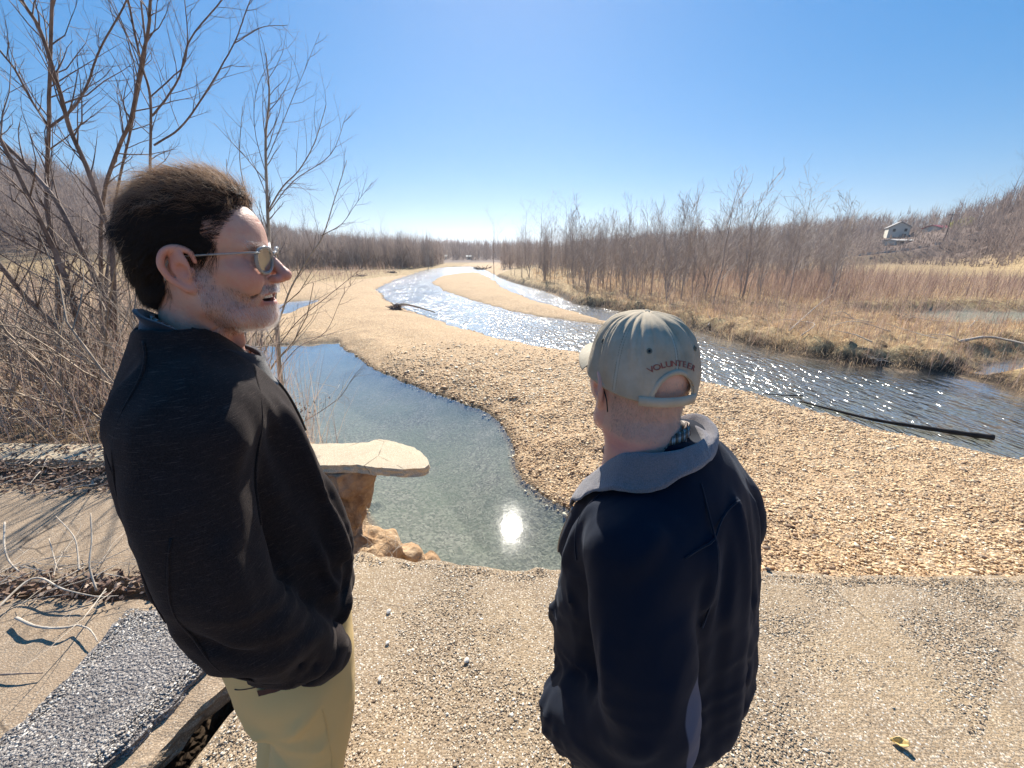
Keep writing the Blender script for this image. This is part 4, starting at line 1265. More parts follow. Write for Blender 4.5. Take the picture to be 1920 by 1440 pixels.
for s in (-1, 1):
    u = np.linspace(0, math.pi, 9); v = np.linspace(0, 2 * math.pi, 13)[:-1]
    EV = np.array([[math.cos(a), math.sin(a) * math.cos(b), math.sin(a) * math.sin(b)] for a in u for b in v]) * .0118 + [.0770, s * .031, .0125]
    EF = [[i * 12 + j, i * 12 + (j + 1) % 12, (i + 1) * 12 + (j + 1) % 12, (i + 1) * 12 + j] for i in range(8) for j in range(12)]
    part2('eye', xf(HM2, EV), EF, [MAT_EYE])
MAT_HAIR_MIX2 = soft_hair('cropped grey hair', (.42, .36, .31), .2)
# very short grey hair on the nape and temples
off2 = np.array([B2[0], B2[1], 0])
nape = (z > -.075) & (z < .04) & (x < .01) & ~((x > -.035) & (np.abs(y) > .068))
st2 = strands(7000, 21, nape, lambda p: np.stack([np.full(len(p), -.3), np.zeros(len(p)), -np.ones(len(p))], 1), lambda p, r: r.uniform(.002, .005, len(p)), 3, .45, .001, man2, MAT_HAIR_MIX2, HM2, off2, V=H2V2, N=N2, rad=.00013, name='hair')
st2['label'] = 'very short grey hair below the cap'

# the cap
Mc = Mat('washed green cotton twill')
cn = Mc.noise(11, 5, .65); cf = Mc.noise(900, 2, .5); cs = Mc.noise(60, 4, .7, Mc.mapped((1, 1, .25)))
cc = Mc.ramp(cn.outputs['Fac'], [(.3, (.38, .31, .215)), (.55, (.50, .415, .30)), (.75, (.64, .55, .42))])
cc = Mc.mix(Mc.math('MULTIPLY', Mc.attr('wear'), .8), cc, (.55, .54, .44))
cc = Mc.mix(Mc.math('MULTIPLY', Mc.ramp(cs.outputs['Fac'], [(.5, 0.), (.75, 1.)]), .35), cc, (.50, .49, .40))
MAT_CAP = Mc.done(cc, .9, Mc.bump(Mc.math('ADD', Mc.math('MULTIPLY', cn.outputs['Fac'], 1.0), Mc.math('MULTIPLY', cf.outputs['Fac'], .25)), .5, .004), spec=.15)
MAT_THREAD = simple('dull red thread', (.34, .11, .085), .9)
MAT_EYELET = simple('grey eyelet thread', (.17, .175, .135), .9)
cap = bpy.data.objects.new('cap', None); COL.objects.link(cap)
cap.location = man2.location
cap['label'] = 'faded sage green baseball cap embroidered VOLUNTEER above its back strap'
cap['category'] = 'cap'
CX, CZ0, CH = -.004, .004, .135
def rimz(phi):                       # phi 0 = front
    c = np.cos(phi)
    return np.where(c > 0, .016 + .032 * c ** 1.5, .016 - .014 * (-c)) 
def cap_pt(phi, zz, off=0.0, pleat=True):
    t = np.clip((zz - CZ0) / CH, 0, .9999)
    rr = (1 - t ** 2.5) ** (1 / 2.3)
    a = .1125
    b = .0935
    pl = 0
    if pleat:
        tt = 1 - t
        seam = phi * 6 / (2 * math.pi)
        sd = np.abs(seam - np.round(seam))
        pl = -.0016 * np.exp(-(sd / .03) ** 2) * sstep(.0, .12, t)
        q = vnoise(phi * 4.0 + zz * 9, zz * 7 + 3, seed=121) * .0052 * sstep(.0, .35, t) * sstep(1.0, .86, t)
        q = q + np.abs(vnoise(phi * 9 + zz * 13, zz * 9 + 3, seed=123)) * .0060 * sstep(.25, .75, t) * sstep(1.0, .88, t)
        q = q + np.abs(np.sin((phi + .22 * np.sin(zz * 45)) * 14)) * .0008 * sstep(.40, .9, t) * sstep(1, .93, t)
        q = q + vnoise(phi * 2.2, zz * 12, seed=125) * .0030
        pl = pl + q
    r_ = rr + (pl + off) / .096
    z_ = zz + 0 * phi + (pl + off) * .5 * t ** 3
    return np.stack([CX + a * r_ * np.cos(phi), b * r_ * np.sin(phi), z_], -1)
NP_, NT_ = 220, 70
ph = np.arange(NP_) / NP_ * 2 * math.pi
tt = np.linspace(0, 1, NT_)
PHI, T_ = np.meshgrid(ph, tt)
RZ = rimz(PHI)
ZZ = RZ + (CZ0 + CH * .9995 - RZ) * (1 - (1 - T_) ** 1.35)
P_ = cap_pt(PHI, ZZ)
# arch opening at the back
R0 = .100
U = (PHI - math.pi) * R0; Wd = ZZ - .004
arch = (np.abs(U) / .041) ** 2 + (np.maximum(Wd, 0) / .050) ** 2
wear = np.clip(vnoise(PHI * 14, ZZ * 60, seed=131) * .5 + .2, 0, 1) * np.exp(-(np.abs(PHI * 6 / (2 * math.pi) - np.round(PHI * 6 / (2 * math.pi))) / .05) ** 2)
F = []
ids = np.arange(NT_ * NP_).reshape(NT_, NP_)
for i in range(NT_ - 1):
    for j in range(NP_):
        k = (j + 1) % NP_
        if arch[i, j] > 1 or arch[i + 1, j] > 1:
            F.append([ids[i, j], ids[i, k], ids[i + 1, k], ids[i + 1, j]])
crown_o = part2('crown', xf(HM2, P_.reshape(-1, 3)), F, [MAT_CAP], attrs={'wear': wear.ravel()})
md = crown_o.modifiers.new('thickness', 'SOLIDIFY'); md.thickness = .0016; md.offset = 1
def cap_strip(pts_uz, half, off, name, mat, wearv=.2, parent=None, label=None, pleat=False):
    """a band laid on the cap: points (phi, z) with half width"""
    pts = np.array(pts_uz, float)
    C_ = cap_pt(pts[:, 0], pts[:, 1], off, pleat)
    d = np.gradient(np.column_stack([(pts[:, 0] - math.pi) * R0, pts[:, 1]]), axis=0); d /= np.linalg.norm(d, axis=1, keepdims=True)
    n_ = np.column_stack([-d[:, 1] / R0, d[:, 0]])
    rows = []
    for k in (-1, -.9, .9, 1):
        q = pts + n_ * half * k
        rows.append(cap_pt(q[:, 0], q[:, 1], off if abs(k) < .95 else off - .002, pleat))
    m = len(pts)
    V = np.concatenate(rows)
    F = [[a * m + i, a * m + i + 1, (a + 1) * m + i + 1, (a + 1) * m + i] for a in range(3) for i in range(m - 1)]
    o = part2(name, xf(HM2, V), F, [mat], attrs={'wear': np.full(len(V), wearv)}, label=label)
    o.parent = cap
    return o
crown_o.parent = cap
a_ = np.linspace(-.06, math.pi + .06, 40)
cap_strip([(math.pi + math.cos(a) * .044 / R0, .004 + math.sin(a) * .053) for a in a_], .0042, .0022, 'opening_trim', MAT_CAP, .35)
cap_strip([(math.pi + u, 0.006 + .0015 * math.cos(u * 2)) for u in np.linspace(-.62, .50, 30)], .0085, .0045, 'strap', MAT_CAP, .3, label='cloth strap closing the back of the cap')
bandp = [(p, float(rimz(np.array(p))) + .0035) for p in np.concatenate([np.linspace(math.pi + .47, 2 * math.pi, 60), np.linspace(0, math.pi - .47, 60)[1:] ])]
bandp = [(p if p > math.pi else p + 2 * math.pi, q) for p, q in bandp]
cap_strip(bandp, .0045, .0012, 'rim_band', MAT_CAP, .25)
for k in range(6):
    ph0 = k * math.pi / 3
    zr = float(rimz(np.array(ph0))) if k != 3 else .052
    zs_ = np.linspace(zr, CZ0 + CH * .985, 30)
    cap_strip([(ph0, q) for q in zs_], .0042 , .0010, 'seam', MAT_CAP, .6, pleat=True)
# stitches beside the seams, one fine dashed cord each side
for k in range(6):
    ph0 = k * math.pi / 3
    zr = float(rimz(np.array(ph0))) if k != 3 else .056
    S0, S1 = [], []
    for sd in (-1, 1):
        for q in np.arange(zr + .006, CZ0 + CH * .95, .0042):
            p0 = cap_pt(np.array(ph0 + sd * .028), np.array(q), .0014); p1 = cap_pt(np.array(ph0 + sd * .028), np.array(q + .0026), .0014)
            S0.append(p0); S1.append(p1)
    V, F = tubes(S0, S1, np.full(len(S0), .0005), np.full(len(S0), .0005), 4)
    o = part2('stitching', xf(HM2, V), F, [MAT_EYELET]); o.parent = cap
for k in range(6):
    ph0 = (k + .5) * math.pi / 3
    q = np.array([cap_pt(np.array(ph0 + .0035 / R0 * math.cos(a) / .9), np.array(.089 + .0035 * math.sin(a)), .0016) for a in np.linspace(0, 2 * math.pi, 15)])
    V, F = sweep(q, np.full(15, .0012), 6, False)
    o = part2('eyelet', xf(HM2, V), F, [MAT_EYELET]); o.parent = cap
    c = np.array([cap_pt(np.array(ph0 + .0024 / R0 * math.cos(a)), np.array(.089 + .0024 * math.sin(a)), .0018) for a in np.linspace(0, 2 * math.pi, 11)[:-1]])
    o2 = part2('eyelet_shade_disc', xf(HM2, c), [list(range(10))], [MAT_BLACK], False); o2.parent = o  # flat black disc on the cloth, painted stand-in for the shaded hole
u = np.linspace(0, math.pi / 2, 5); v = np.linspace(0, 2 * math.pi, 17)[:-1]
BV = np.array([[math.sin(a) * math.cos(b) * .0085, math.sin(a) * math.sin(b) * .0085, math.cos(a) * .0048] for a in u for b in v]) + [CX, 0, CZ0 + CH - .0005]
BF = [[i * 16 + j, i * 16 + (j + 1) % 16, (i + 1) * 16 + (j + 1) % 16, (i + 1) * 16 + j] for i in range(4) for j in range(16)]
o = part2('button', xf(HM2, BV), BF, [MAT_CAP], attrs={'wear': np.full(len(BV), .1)}); o.parent = cap
# visor
nb, mb = 40, 16
VV = []
for side in (0, 1):
    for i in range(nb + 1):
        p = math.radians(-62 + 124 * i / nb)
        base = cap_pt(np.array(p), np.array(float(rimz(np.array(p))) + .003), 0, False)
        ext = .092 * math.cos(p * 1.35) ** .55 if abs(p * 1.35) < math.pi / 2 else 0
        for j in range(mb + 1):
            t = j / mb
            VV.append(base + np.array([ext * t, -base[1] * 0 + base[1] * .02 * t, -.012 * t * ext / .078 - .30 * abs(base[1]) * 0 - 3.2 * base[1] ** 2 * (.35 + .65 * t) + 3.2 * base[1] ** 2 * .35 + (.0026 if side else 0)]))
VV = np.array(VV)
m1 = (nb + 1) * (mb + 1)
VF = []
for side in (0, 1):
    for i in range(nb):
        for j in range(mb):
            a = side * m1 + i * (mb + 1) + j
            q = [a, a + 1, a + mb + 2, a + mb + 1]
            VF.append(q if side else q[::-1])
for i in range(nb):
    a = i * (mb + 1) + mb
    VF.append([a, a + mb + 1, a + mb + 1 + m1, a + m1])
o = part2('visor', xf(HM2, VV), VF, [MAT_CAP], attrs={'wear': np.full(len(VV), .35)}, label='curved visor'); o.parent = cap
# VOLUNTEER, embroidered in an arch over the opening
def text_mesh(body, size, extrude=0.0):
    cu = bpy.data.curves.new('lettering', 'FONT'); cu.body = body; cu.size = size; cu.extrude = extrude; cu.align_x = 'CENTER'; cu.resolution_u = 3
    ob = bpy.data.objects.new('lettering', cu); COL.objects.link(ob)
    dg = bpy.context.evaluated_depsgraph_get(); dg.update()
    me = bpy.data.meshes.new_from_object(ob.evaluated_get(dg))
    V = np.array([v.co[:] for v in me.vertices]); F = [list(p.vertices) for p in me.polygons]
    bpy.data.objects.remove(ob); bpy.data.curves.remove(cu); bpy.data.meshes.remove(me)
    return V, F
LVx, LF = [], []
off_ = 0
word = 'VOLUNTEER'
for i, ch in enumerate(word):
    v_, f_ = text_mesh(ch, .0165, .0005)
    v_ = v_ * [1.08, 1, 1]
    ang = (i - 4) * .150
    rad_ = .068
    X0, Y0 = v_[:, 0], v_[:, 1]
    # seen from outside, reading direction runs with decreasing local phi
    uu = math.sin(ang) * (rad_ + Y0) + X0 * math.cos(ang)
    ww = math.cos(ang) * (rad_ + Y0) - X0 * math.sin(ang) - rad_
    ww = ww * .8 + .0665
    P3 = cap_pt(math.pi + uu / R0 * 1.0 - .06, ww, .0022, True)
    P3 = P3 + np.column_stack([-(v_[:, 2]), 0 * v_[:, 2], 0 * v_[:, 2]])
    LVx.append(P3); LF += [[k + off_ for k in q] for q in f_]; off_ += len(v_)
o = part2('lettering', xf(HM2, np.concatenate(LVx)), LF, [MAT_THREAD], False, label='dull red embroidered word VOLUNTEER'); o.parent = cap

# spectacles
spec = bpy.data.objects.new('spectacles', None); COL.objects.link(spec); spec.location = man2.location
spec['label'] = 'thin dark spectacles worn under the green cap'
spec['category'] = 'glasses'
for s in (-1, 1):
    V, F = sweep(catmull([(.105, s * .058, .016), (.080, s * .072, .017), (.040, s * .080, .016), (.000, s * .083, .014), (-.022, s * .084, .006), (-.034, s * .081, -.012), (-.038, s * .0785, -.036)], 5), np.full(31, .0013), 6)
    o = part2('temple', xf(HM2, V), F, [MAT_BLACK]); o.parent = spec
    a = np.linspace(0, 2 * math.pi, 25)
    yy = s * (.033 + .025 * np.cos(a)); zz = .006 + .017 * np.sin(a); xx = .112 - 2.2 * yy ** 2
    V, F = sweep(np.stack([xx, yy, zz], 1), np.full(25, .0012), 6, False)
    o = part2('rim', xf(HM2, V), F, [MAT_BLACK]); o.parent = spec
    LVv = np.vstack([np.stack([xx, yy, zz], 1)[:-1], np.stack([xx - .002, yy, zz], 1)[:-1]])
    o = part2('lens', xf(HM2, LVv), [list(range(24)), list(range(24, 48))[::-1]], [MAT_LENS]); o.parent = spec

# jacket
JF = Field((-.36, -.40, .60), (.30, .38, 1.44), .0062)
zs = [1.375, 1.34, 1.30, 1.25, 1.18, 1.10, 1.02, .96, .88, .82, .77, .74]
fr = [.015, .040, .075, .110, .145, .166, .178, .186, .188, .186, .182, .175]
bk = [-.070, -.098, -.128, -.156, -.178, -.192, -.204, -.214, -.222, -.228, -.228, -.215]
hw = [.065, .095, .135, .175, .198, .203, .203, .202, .202, .202, .200, .19]
JF.stack(zs, fr, bk, hw, p=2.35)
for s in (-1, 1):
    JF.ell((-.030, s * .150, 1.205), (.090, .080, .075), .05)
JF.union_chain([(-.030, .185, 1.215), (-.065, .220, 1.12), (-.095, .238, 1.02), (-.100, .235, .955), (-.065, .228, .875), (.000, .210, .805), (.048, .190, .745)], [.080, .080, .078, .077, .078, .080, .082], .022)
JF.union_chain([(-.030, -.185, 1.215), (-.095, -.205, 1.15), (-.130, -.212, 1.09), (-.10, -.225, 1.00), (.040, -.20, .90)], [.076, .066, .055, .056, .056], .022)
FOLDS2 = [
    ((-.14, .02, 1.32), (-.195, .06, 1.08), .014, .014), ((-.15, .07, 1.30), (-.17, .14, 1.08), .012, -.014), ((-.13, .11, 1.31), (-.15, .17, 1.14), .010, .012),
    ((-.16, -.02, 1.30), (-.205, -.01, 1.00), .014, -.010), ((-.18, .05, 1.12), (-.225, .09, .80), .016, .012), ((-.17, .12, 1.10), (-.21, .14, .80), .014, -.016),
    ((-.16, -.10, 1.28), (-.20, -.08, .95), .018, .012), ((-.20, .02, 1.02), (-.23, .03, .74), .016, -.010), ((-.21, -.05, .98), (-.235, -.05, .74), .02, .010),
    ((.06, .165, 1.27), (.135, .165, 1.06), .016, .014), ((.10, .13, 1.24), (.17, .12, 1.04), .014, -.012), ((.13, .08, 1.20), (.20, .09, .98), .016, .012),
    ((.10, .19, 1.05), (.04, .27, .95), .016, .016), ((.13, .18, 1.00), (.06, .26, .90), .012, -.014), ((.15, .17, .96), (.10, .24, .88), .012, .014),
    ((-.03, .30, 1.16), (-.06, .325, 1.02), .016, .008), ((-.02, .31, 1.04), (.02, .30, .94), .016, -.010), ((-.14, .32, 1.02), (-.05, .31, .92), .014, .008),
    ((.16, .14, .94), (.20, .10, .80), .018, .014), ((.17, .10, .98), (.21, .03, .84), .014, -.010), ((-.08, .18, 1.32), (-.04, .28, 1.24), .02, .008)]
JF.carve_chain([(-.150, .170, 1.20), (-.175, .185, 1.08), (-.190, .180, .96), (-.150, .180, .86)], [.006, .010, .012, .008], .030)
def folds2(X, Y, Z):
    d = 0
    for P, Q, w, a in FOLDS2:
        d = d + fold(P, Q, X, Y, Z, w, a * 1.35)
    hem = np.sin(np.arctan2(Y, X) * 46) * .0022 * sstep(.815, .79, Z)
    return -d - hem - fbm(X * 7, Y * 7, Z * 5, oct=3, seed=101) * .006 + wrinkles(X, Y, Z, 111, .0042, (.93, .18), (.80, .10))
JF.disp(folds2)
JF.ell((-.030, 0, 1.46), (.068, .068, .10), .01, '-')
JF.op((-.4, -.4, .55), (.4, .4, .75), lambda X, Y, Z: np.maximum((np.sqrt((X / .16) ** 2 + (Y / .16) ** 2) - 1) * .1, Z - .79) + 0 * X, .004, '-')
JV, JQ = JF.mesh(); JV = relax(JV, JQ, 2, .5)
JN = vnormals(JV, JQ)
# grey panels under the sleeves and a grey side insert
def near_chain(V, P, R):
    d = np.full(len(V), 9.)
    for i in range(len(P) - 1):
        a = np.array(P[i]); e = np.array(P[i + 1]) - a
        t = np.clip(((V - a) @ e) / (e @ e), 0, 1)
        d = np.minimum(d, np.linalg.norm(V - a - t[:, None] * e, axis=1) - R)
    return d
pan = near_chain(JV, [(-.175, .225, 1.04), (-.180, .225, .955), (-.145, .205, .87), (-.11, .20, .78), (-.06, .20, .72)], .050)
pan = np.minimum(pan, near_chain(JV, [(-.195, -.26, 1.12), (-.170, -.27, 1.04), (-.10, -.27, .96)], .045))
MJ = Mat('navy black shell with grey panels')
jn = MJ.noise(1500, 2, .6); jb = MJ.noise(14, 4, .6)
jc = MJ.mix(MJ.ramp(jn.outputs['Fac'], [(.35, 0.), (.65, 1.)]), (.006, .009, .018), (.009, .013, .024))
jc = MJ.mix(MJ.ramp(MJ.math('ADD', MJ.math('MULTIPLY', MJ.attr('panel'), 20.0), .5), [(.47, 0.), (.53, 1.)]), (.11, .11, .145), jc)
MJ.done(jc, .75, MJ.bump(MJ.math('ADD', jb.outputs['Fac'], MJ.math('MULTIPLY', jn.outputs['Fac'], .15)), .3, .004), spec=.10)
MJ.b.inputs['Sheen Weight'].default_value = .06; MJ.b.inputs['Sheen Tint'].default_value = (.7, .8, 1, 1)
jacket = part2('jacket', L2(JV), JQ, [MJ.m], attrs={'panel': pan}, label='navy black windbreaker with grey under-sleeve panels')
for pts in ([(-.12, .09, 1.36), (-.15, .14, 1.26), (-.16, .17, 1.12)], [(.06, .12, 1.31), (.09, .16, 1.24), (.08, .19, 1.14)], [(-.16, .02, 1.31), (-.15, .12, 1.285), (-.11, .19, 1.26)]):
    S_ = on_surface(JV, JN, pts)
    V, F = sweep(S_, np.full(len(S_), .0018), 5)
    part2('seam', L2(V), F, [MAT_NYLON], parent=jacket)
S_ = on_surface(JV, JN, [(.135, .004, 1.24), (.17, .004, 1.17), (.195, .004, 1.08), (.21, .004, .98), (.215, .004, .88), (.21, .004, .80)], .002)
V, F = sweep(S_, np.full(len(S_), .0040), 6)
part2('zip', L2(V), F, [MAT_BLACK])
S_ = on_surface(JV, JN, [(.165, .075, 1.16), (.185, .085, 1.10), (.190, .10, 1.03)], .0015)
V, F = sweep(S_, np.full(len(S_), .0022), 6)
zp = part2('pocket_zip', L2(V), F, [MAT_METAL])
# folded-down fleece collar: a thick rolled sheet round the neck, dipping to the front
def fleece_collar():
    n = 90
    a = np.arange(n) / n * 2 * math.pi
    prof = [(-.004, -.040, .0), (-.001, .010, .0), (.003, .026, .0), (.011, .030, .0), (.022, .020, .0), (.033, -.006, .0), (.044, -.028, 0), (.049, -.048, 0), (.048, -.057, 0), (.043, -.055, 0), (.042, -.045, 0), (.030, -.010, 0), (.016, .004, 0), (.006, -.006, 0)]
    V = []
    for k, (dr, dz, _) in enumerate(prof):
        front = np.clip(np.cos(a), 0, 1)
        dr = dr * (1 - .42 * np.clip(-np.cos(a), 0, 1))
        rx = .080 + dr * (1 + .25 * front); ry = .079 + dr * 1.05
        X_ = .014 + rx * np.cos(a) + .030 * front ** 3; Y_ = .024 + ry * np.sin(a)
        Z_ = 1.362 + dz * (1 + .15 * np.cos(a)) - .050 * (np.cos(a) * .5 + .5) - .115 * front ** 2.2
        nz = fbm(np.cos(a) * 4 + k * .2, np.sin(a) * 4, oct=3, seed=141) * .0045
        if prof[k][0] >= .026:
            for q in range(n):
                nb_ = (np.abs(JV[:, 0] - X_[q]) < .010) & (np.abs(JV[:, 1] - Y_[q]) < .010)
                if nb_.any(): Z_[q] = max(Z_[q], JV[nb_, 2].max() + (.013 if k < 8 else .002))
        V.append(np.stack([X_ * (1 + nz), Y_ * (1 + nz), Z_ + nz], 1))
    V = np.concatenate(V); m = len(prof)
    F = [[k * n + i, k * n + (i + 1) % n, ((k + 1) % m) * n + (i + 1) % n, ((k + 1) % m) * n + i] for k in range(m) for i in range(n)]
    return V, F
V, F = fleece_collar()
fc = part2('collar', L2(V), F, [MAT_GREY_FLEECE], label='thick mauve grey fleece collar folded down')
md = fc.modifiers.new('smooth', 'SUBSURF'); md.levels = 1; md.render_levels = 2
V, F = ring_sheet([(.030, .026, .074, .070, 1.270, -.034), (.030, .026, .073, .070, 1.310, -.036), (.030, .026, .072, .069, 1.352, -.038), (.032, .026, .075, .072, 1.362, -.038), (.034, .026, .081, .078, 1.346, -.036)], .003)
part2('shirt_collar', L2(V), F, [MAT_PLAID], label='brown and white plaid shirt collar')
# dark trousers and shoes
Tz = Field((-.24, -.26, .02), (.26, .26, .92), .010)
Tz.stack([.90, .86, .80, .72], [.17, .175, .165, .14], [-.15, -.16, -.16, -.15], [.15, .16, .175, .17], p=2.4)
for s in (-1, 1):
    Tz.union_chain([(.0, s * .09, .74), (.0, s * .10, .50), (-.01, s * .105, .28), (-.02, s * .11, .08)], [.100, .085, .078, .078], .03)
V, Q = Tz.mesh(); V = relax(V, Q, 2, .5)
part2('trousers', L2(V), Q, [simple('dark grey denim', (.035, .04, .05), .85)])
for s in (-1, 1):
    shoe(part2, L2, s)
# ------------------------------------------------------------------ broken road slabs
def jag(poly, step, amp, seed, keep=()):
    """subdivide and roughen the outline"""
    out = []
    r = np.random.default_rng(seed)
    n = len(poly)
    for i in range(n):
        a = np.array(poly[i], float); b = np.array(poly[(i + 1) % n], float)
        L = np.linalg.norm(b - a); m = max(1, int(L / step))
        nn = np.array([-(b - a)[1], (b - a)[0]]) / (L + 1e-9)
        for k in range(m):
            p = a + (b - a) * k / m
            am = 0 if i in keep else amp
            out.append(p + nn * (fbm(p[0] * 6, p[1] * 6, oct=2, seed=seed) * am * 1.1 + vnoise(p[0] * 31, p[1] * 31, seed=seed + 3) * am * .55 + r.normal(0, am * .22)))
    return np.array(out)

def slab_mesh(name, poly, top, thick, mat, cell=.035, seed=0, edge_drop=.012, tilt=(0, 0), parent=None, rough=.004):
    """solid slab: relief top cut to a ragged outline, broken side faces, flat underside"""
    P = np.asarray(poly)
    lo, hi = P.min(0) - cell, P.max(0) + cell
    xs = np.arange(lo[0], hi[0], cell); ys = np.arange(lo[1], hi[1], cell)
    X, Y = np.meshgrid(xs, ys)
    d = sd_poly(X, Y, P)
    inside = d < -cell * .75
    idsx = -np.ones(X.shape, int)
    V = []
    idsx[inside] = np.arange(inside.sum())
    Xi, Yi, di = X[inside], Y[inside], d[inside]
    def topz(x_, y_, d_):
        return top + tilt[0] * x_ + tilt[1] * y_ + fbm(x_ * 3, y_ * 3, oct=4, seed=seed + 5) * rough - edge_drop * np.exp(-(np.abs(d_) / .03)) * (1 + vnoise(x_ * 14, y_ * 14, seed=seed + 9))
    V = np.stack([Xi, Yi, topz(Xi, Yi, di)], 1)
    F = []
    a = idsx[:-1, :-1]; b = idsx[:-1, 1:]; c = idsx[1:, 1:]; e = idsx[1:, :-1]
    ok = (a >= 0) & (b >= 0) & (c >= 0) & (e >= 0)
    F = np.stack([a[ok], b[ok], c[ok], e[ok]], 1).tolist()
    # boundary loop of grid -> stitch to the outline by nearest outline point: use triangle fan via bridging
    import bmesh
    bm = bmesh.new()
    bv = [bm.verts.new(v) for v in V]
    for f in F:
        try: bm.faces.new([bv[i] for i in f])
        except ValueError: pass
    bmesh.ops.delete(bm, geom=[v for v in bm.verts if not v.link_faces], context='VERTS')
    be = [e_ for e_ in bm.edges if len(e_.link_faces) == 1]
    bverts = list({v for e_ in be for v in e_.verts})
    pp = np.array([v.co[:2] for v in bverts])
    # move the border of the grid out on to the ragged outline
    n = len(P)
    A_ = P; B_ = np.roll(P, -1, axis=0); E_ = B_ - A_
    for v, p in zip(bverts, pp):
        t = np.clip(((p - A_) * E_).sum(1) / ((E_ ** 2).sum(1) + 1e-12), 0, 1)
        q = A_ + E_ * t[:, None]
        k = np.argmin(((q - p) ** 2).sum(1))
        v.co.x, v.co.y = q[k]
        v.co.z = float(topz(q[k][0], q[k][1], 0.0))
    rings = be
    prev = {v: v for v in bverts}
    levels = [(.25, .006), (.55, -.004), (.8, .010), (1.0, -.012)]
    for f_, inset in levels:
        cur = {}
        for v in bverts:
            x_, y_ = v.co.x, v.co.y
            g1 = vnoise(np.array(x_ * 17), np.array(y_ * 17), np.array(f_ * 9), seed=seed + 1); g2 = vnoise(np.array(x_ * 17 + 50), np.array(y_ * 17), np.array(f_ * 9), seed=seed + 2)
            cur[v] = bm.verts.new((x_ + float(g1) * .012, y_ + float(g2) * .012, v.co.z - thick * f_ + float(g1) * .004))
        for e_ in rings:
            a_, b_ = e_.verts
            try: bm.faces.new([prev[a_], prev[b_], cur[b_], cur[a_]])
            except ValueError: pass
        prev = cur
    # underside
    zb = float(V[:, 2].min()) - thick - .002
    low = [(v, prev[v]) for v in bverts]
    bmesh.ops.recalc_face_normals(bm, faces=bm.faces)
    me = bpy.data.meshes.new(name); bm.to_mesh(me); bm.free()
    me.materials.append(mat)
    o = link(name, me, parent)
    return o

def aggregate_material(name, stops, matrix, scale, relief, patch, big=0.0, contrast=.5, rough=.85):
    M = Mat(name)
    warp = M.noise(scale * .6, 2, .5)
    v1 = M.voro(scale); v2 = M.voro(scale * 2.3); n1 = M.noise(1.3, 5, .65); n2 = M.noise(9, 5, .7)
    v3 = M.voro(scale * .45)
    c = M.ramp(v1.outputs['Color'], stops)
    c2 = M.ramp(v2.outputs['Color'], stops)
    c = M.mix(M.ramp(v1.outputs['Distance'], [(.42, 0.), (.62, 1.)]), c, M.mix(.5, c2, matrix))
    c = M.mix(M.math('MULTIPLY', M.ramp(v3.outputs['Distance'], [(.12, 1.), (.22, 0.)]), big), c, (.78, .74, .66))
    c = M.mix(M.math('MULTIPLY', M.ramp(n2.outputs['Fac'], [(.35, 1.), (.6, 0.)]), contrast), c, matrix)
    c = M.mix(M.math('MULTIPLY', M.ramp(n1.outputs['Fac'], [(.45, 0.), (.65, 1.)]), .3), c, patch)
    h = M.math('SUBTRACT', 1.0, v1.outputs['Distance'])
    h = M.math('ADD', h, M.math('MULTIPLY', M.math('SUBTRACT', 1.0, v2.outputs['Distance']), .4))
    h = M.math('ADD', h, M.math('MULTIPLY', n2.outputs['Fac'], .6))
    # fine cracks and brown stains
    ck = M.voro(1.7, 'DISTANCE_TO_EDGE', vec=None)
    wn2 = M.noise(2.2, 4, .6)
    c = M.mix(M.math('MULTIPLY', M.math('MULTIPLY', M.ramp(ck.outputs['Distance'], [(.003, 1.), (.010, 0.)]), M.ramp(wn2.outputs['Fac'], [(.5, 0.), (.6, 1.)])), .75), c, (.07, .05, .035))
    c = M.mix(M.math('MULTIPLY', M.ramp(wn2.outputs['Fac'], [(.25, 1.), (.48, 0.)]), .35), c, tuple(v * .55 for v in matrix))
    return M.done(c, rough, M.bump(h, relief, .012), spec=.35)

MAT_CONCRETE = aggregate_material('worn exposed aggregate concrete', [(0., (.14, .09, .055)), (.3, (.27, .19, .115)), (.55, (.41, .30, .19)), (.8, (.57, .46, .33)), (1., (.78, .70, .57))], (.28, .20, .12), 115, .4, (.56, .40, .22), .9, .25)
MAT_ASPHALT = aggregate_material('weathered asphalt with pale stones', [(0., (.07, .06, .055)), (.35, (.18, .155, .14)), (.5, (.32, .285, .255)), (.75, (.52, .47, .42)), (1., (.72, .66, .58))], (.12, .10, .09), 95, 1.0, (.28, .26, .25), .5, .45, rough=.55)
MAT_SANDY = aggregate_material('sandy worn concrete', [(0., (.20, .135, .085)), (.5, (.36, .265, .175)), (1., (.52, .41, .29))], (.26, .185, .12), 130, .35, (.38, .28, .185), .3, .5)
MAT_PALE = aggregate_material('pale bleached concrete', [(0., (.44, .34, .22)), (.5, (.62, .50, .34)), (1., (.74, .63, .46))], (.46, .36, .24), 110, .3, (.66, .53, .36), .2, .25)

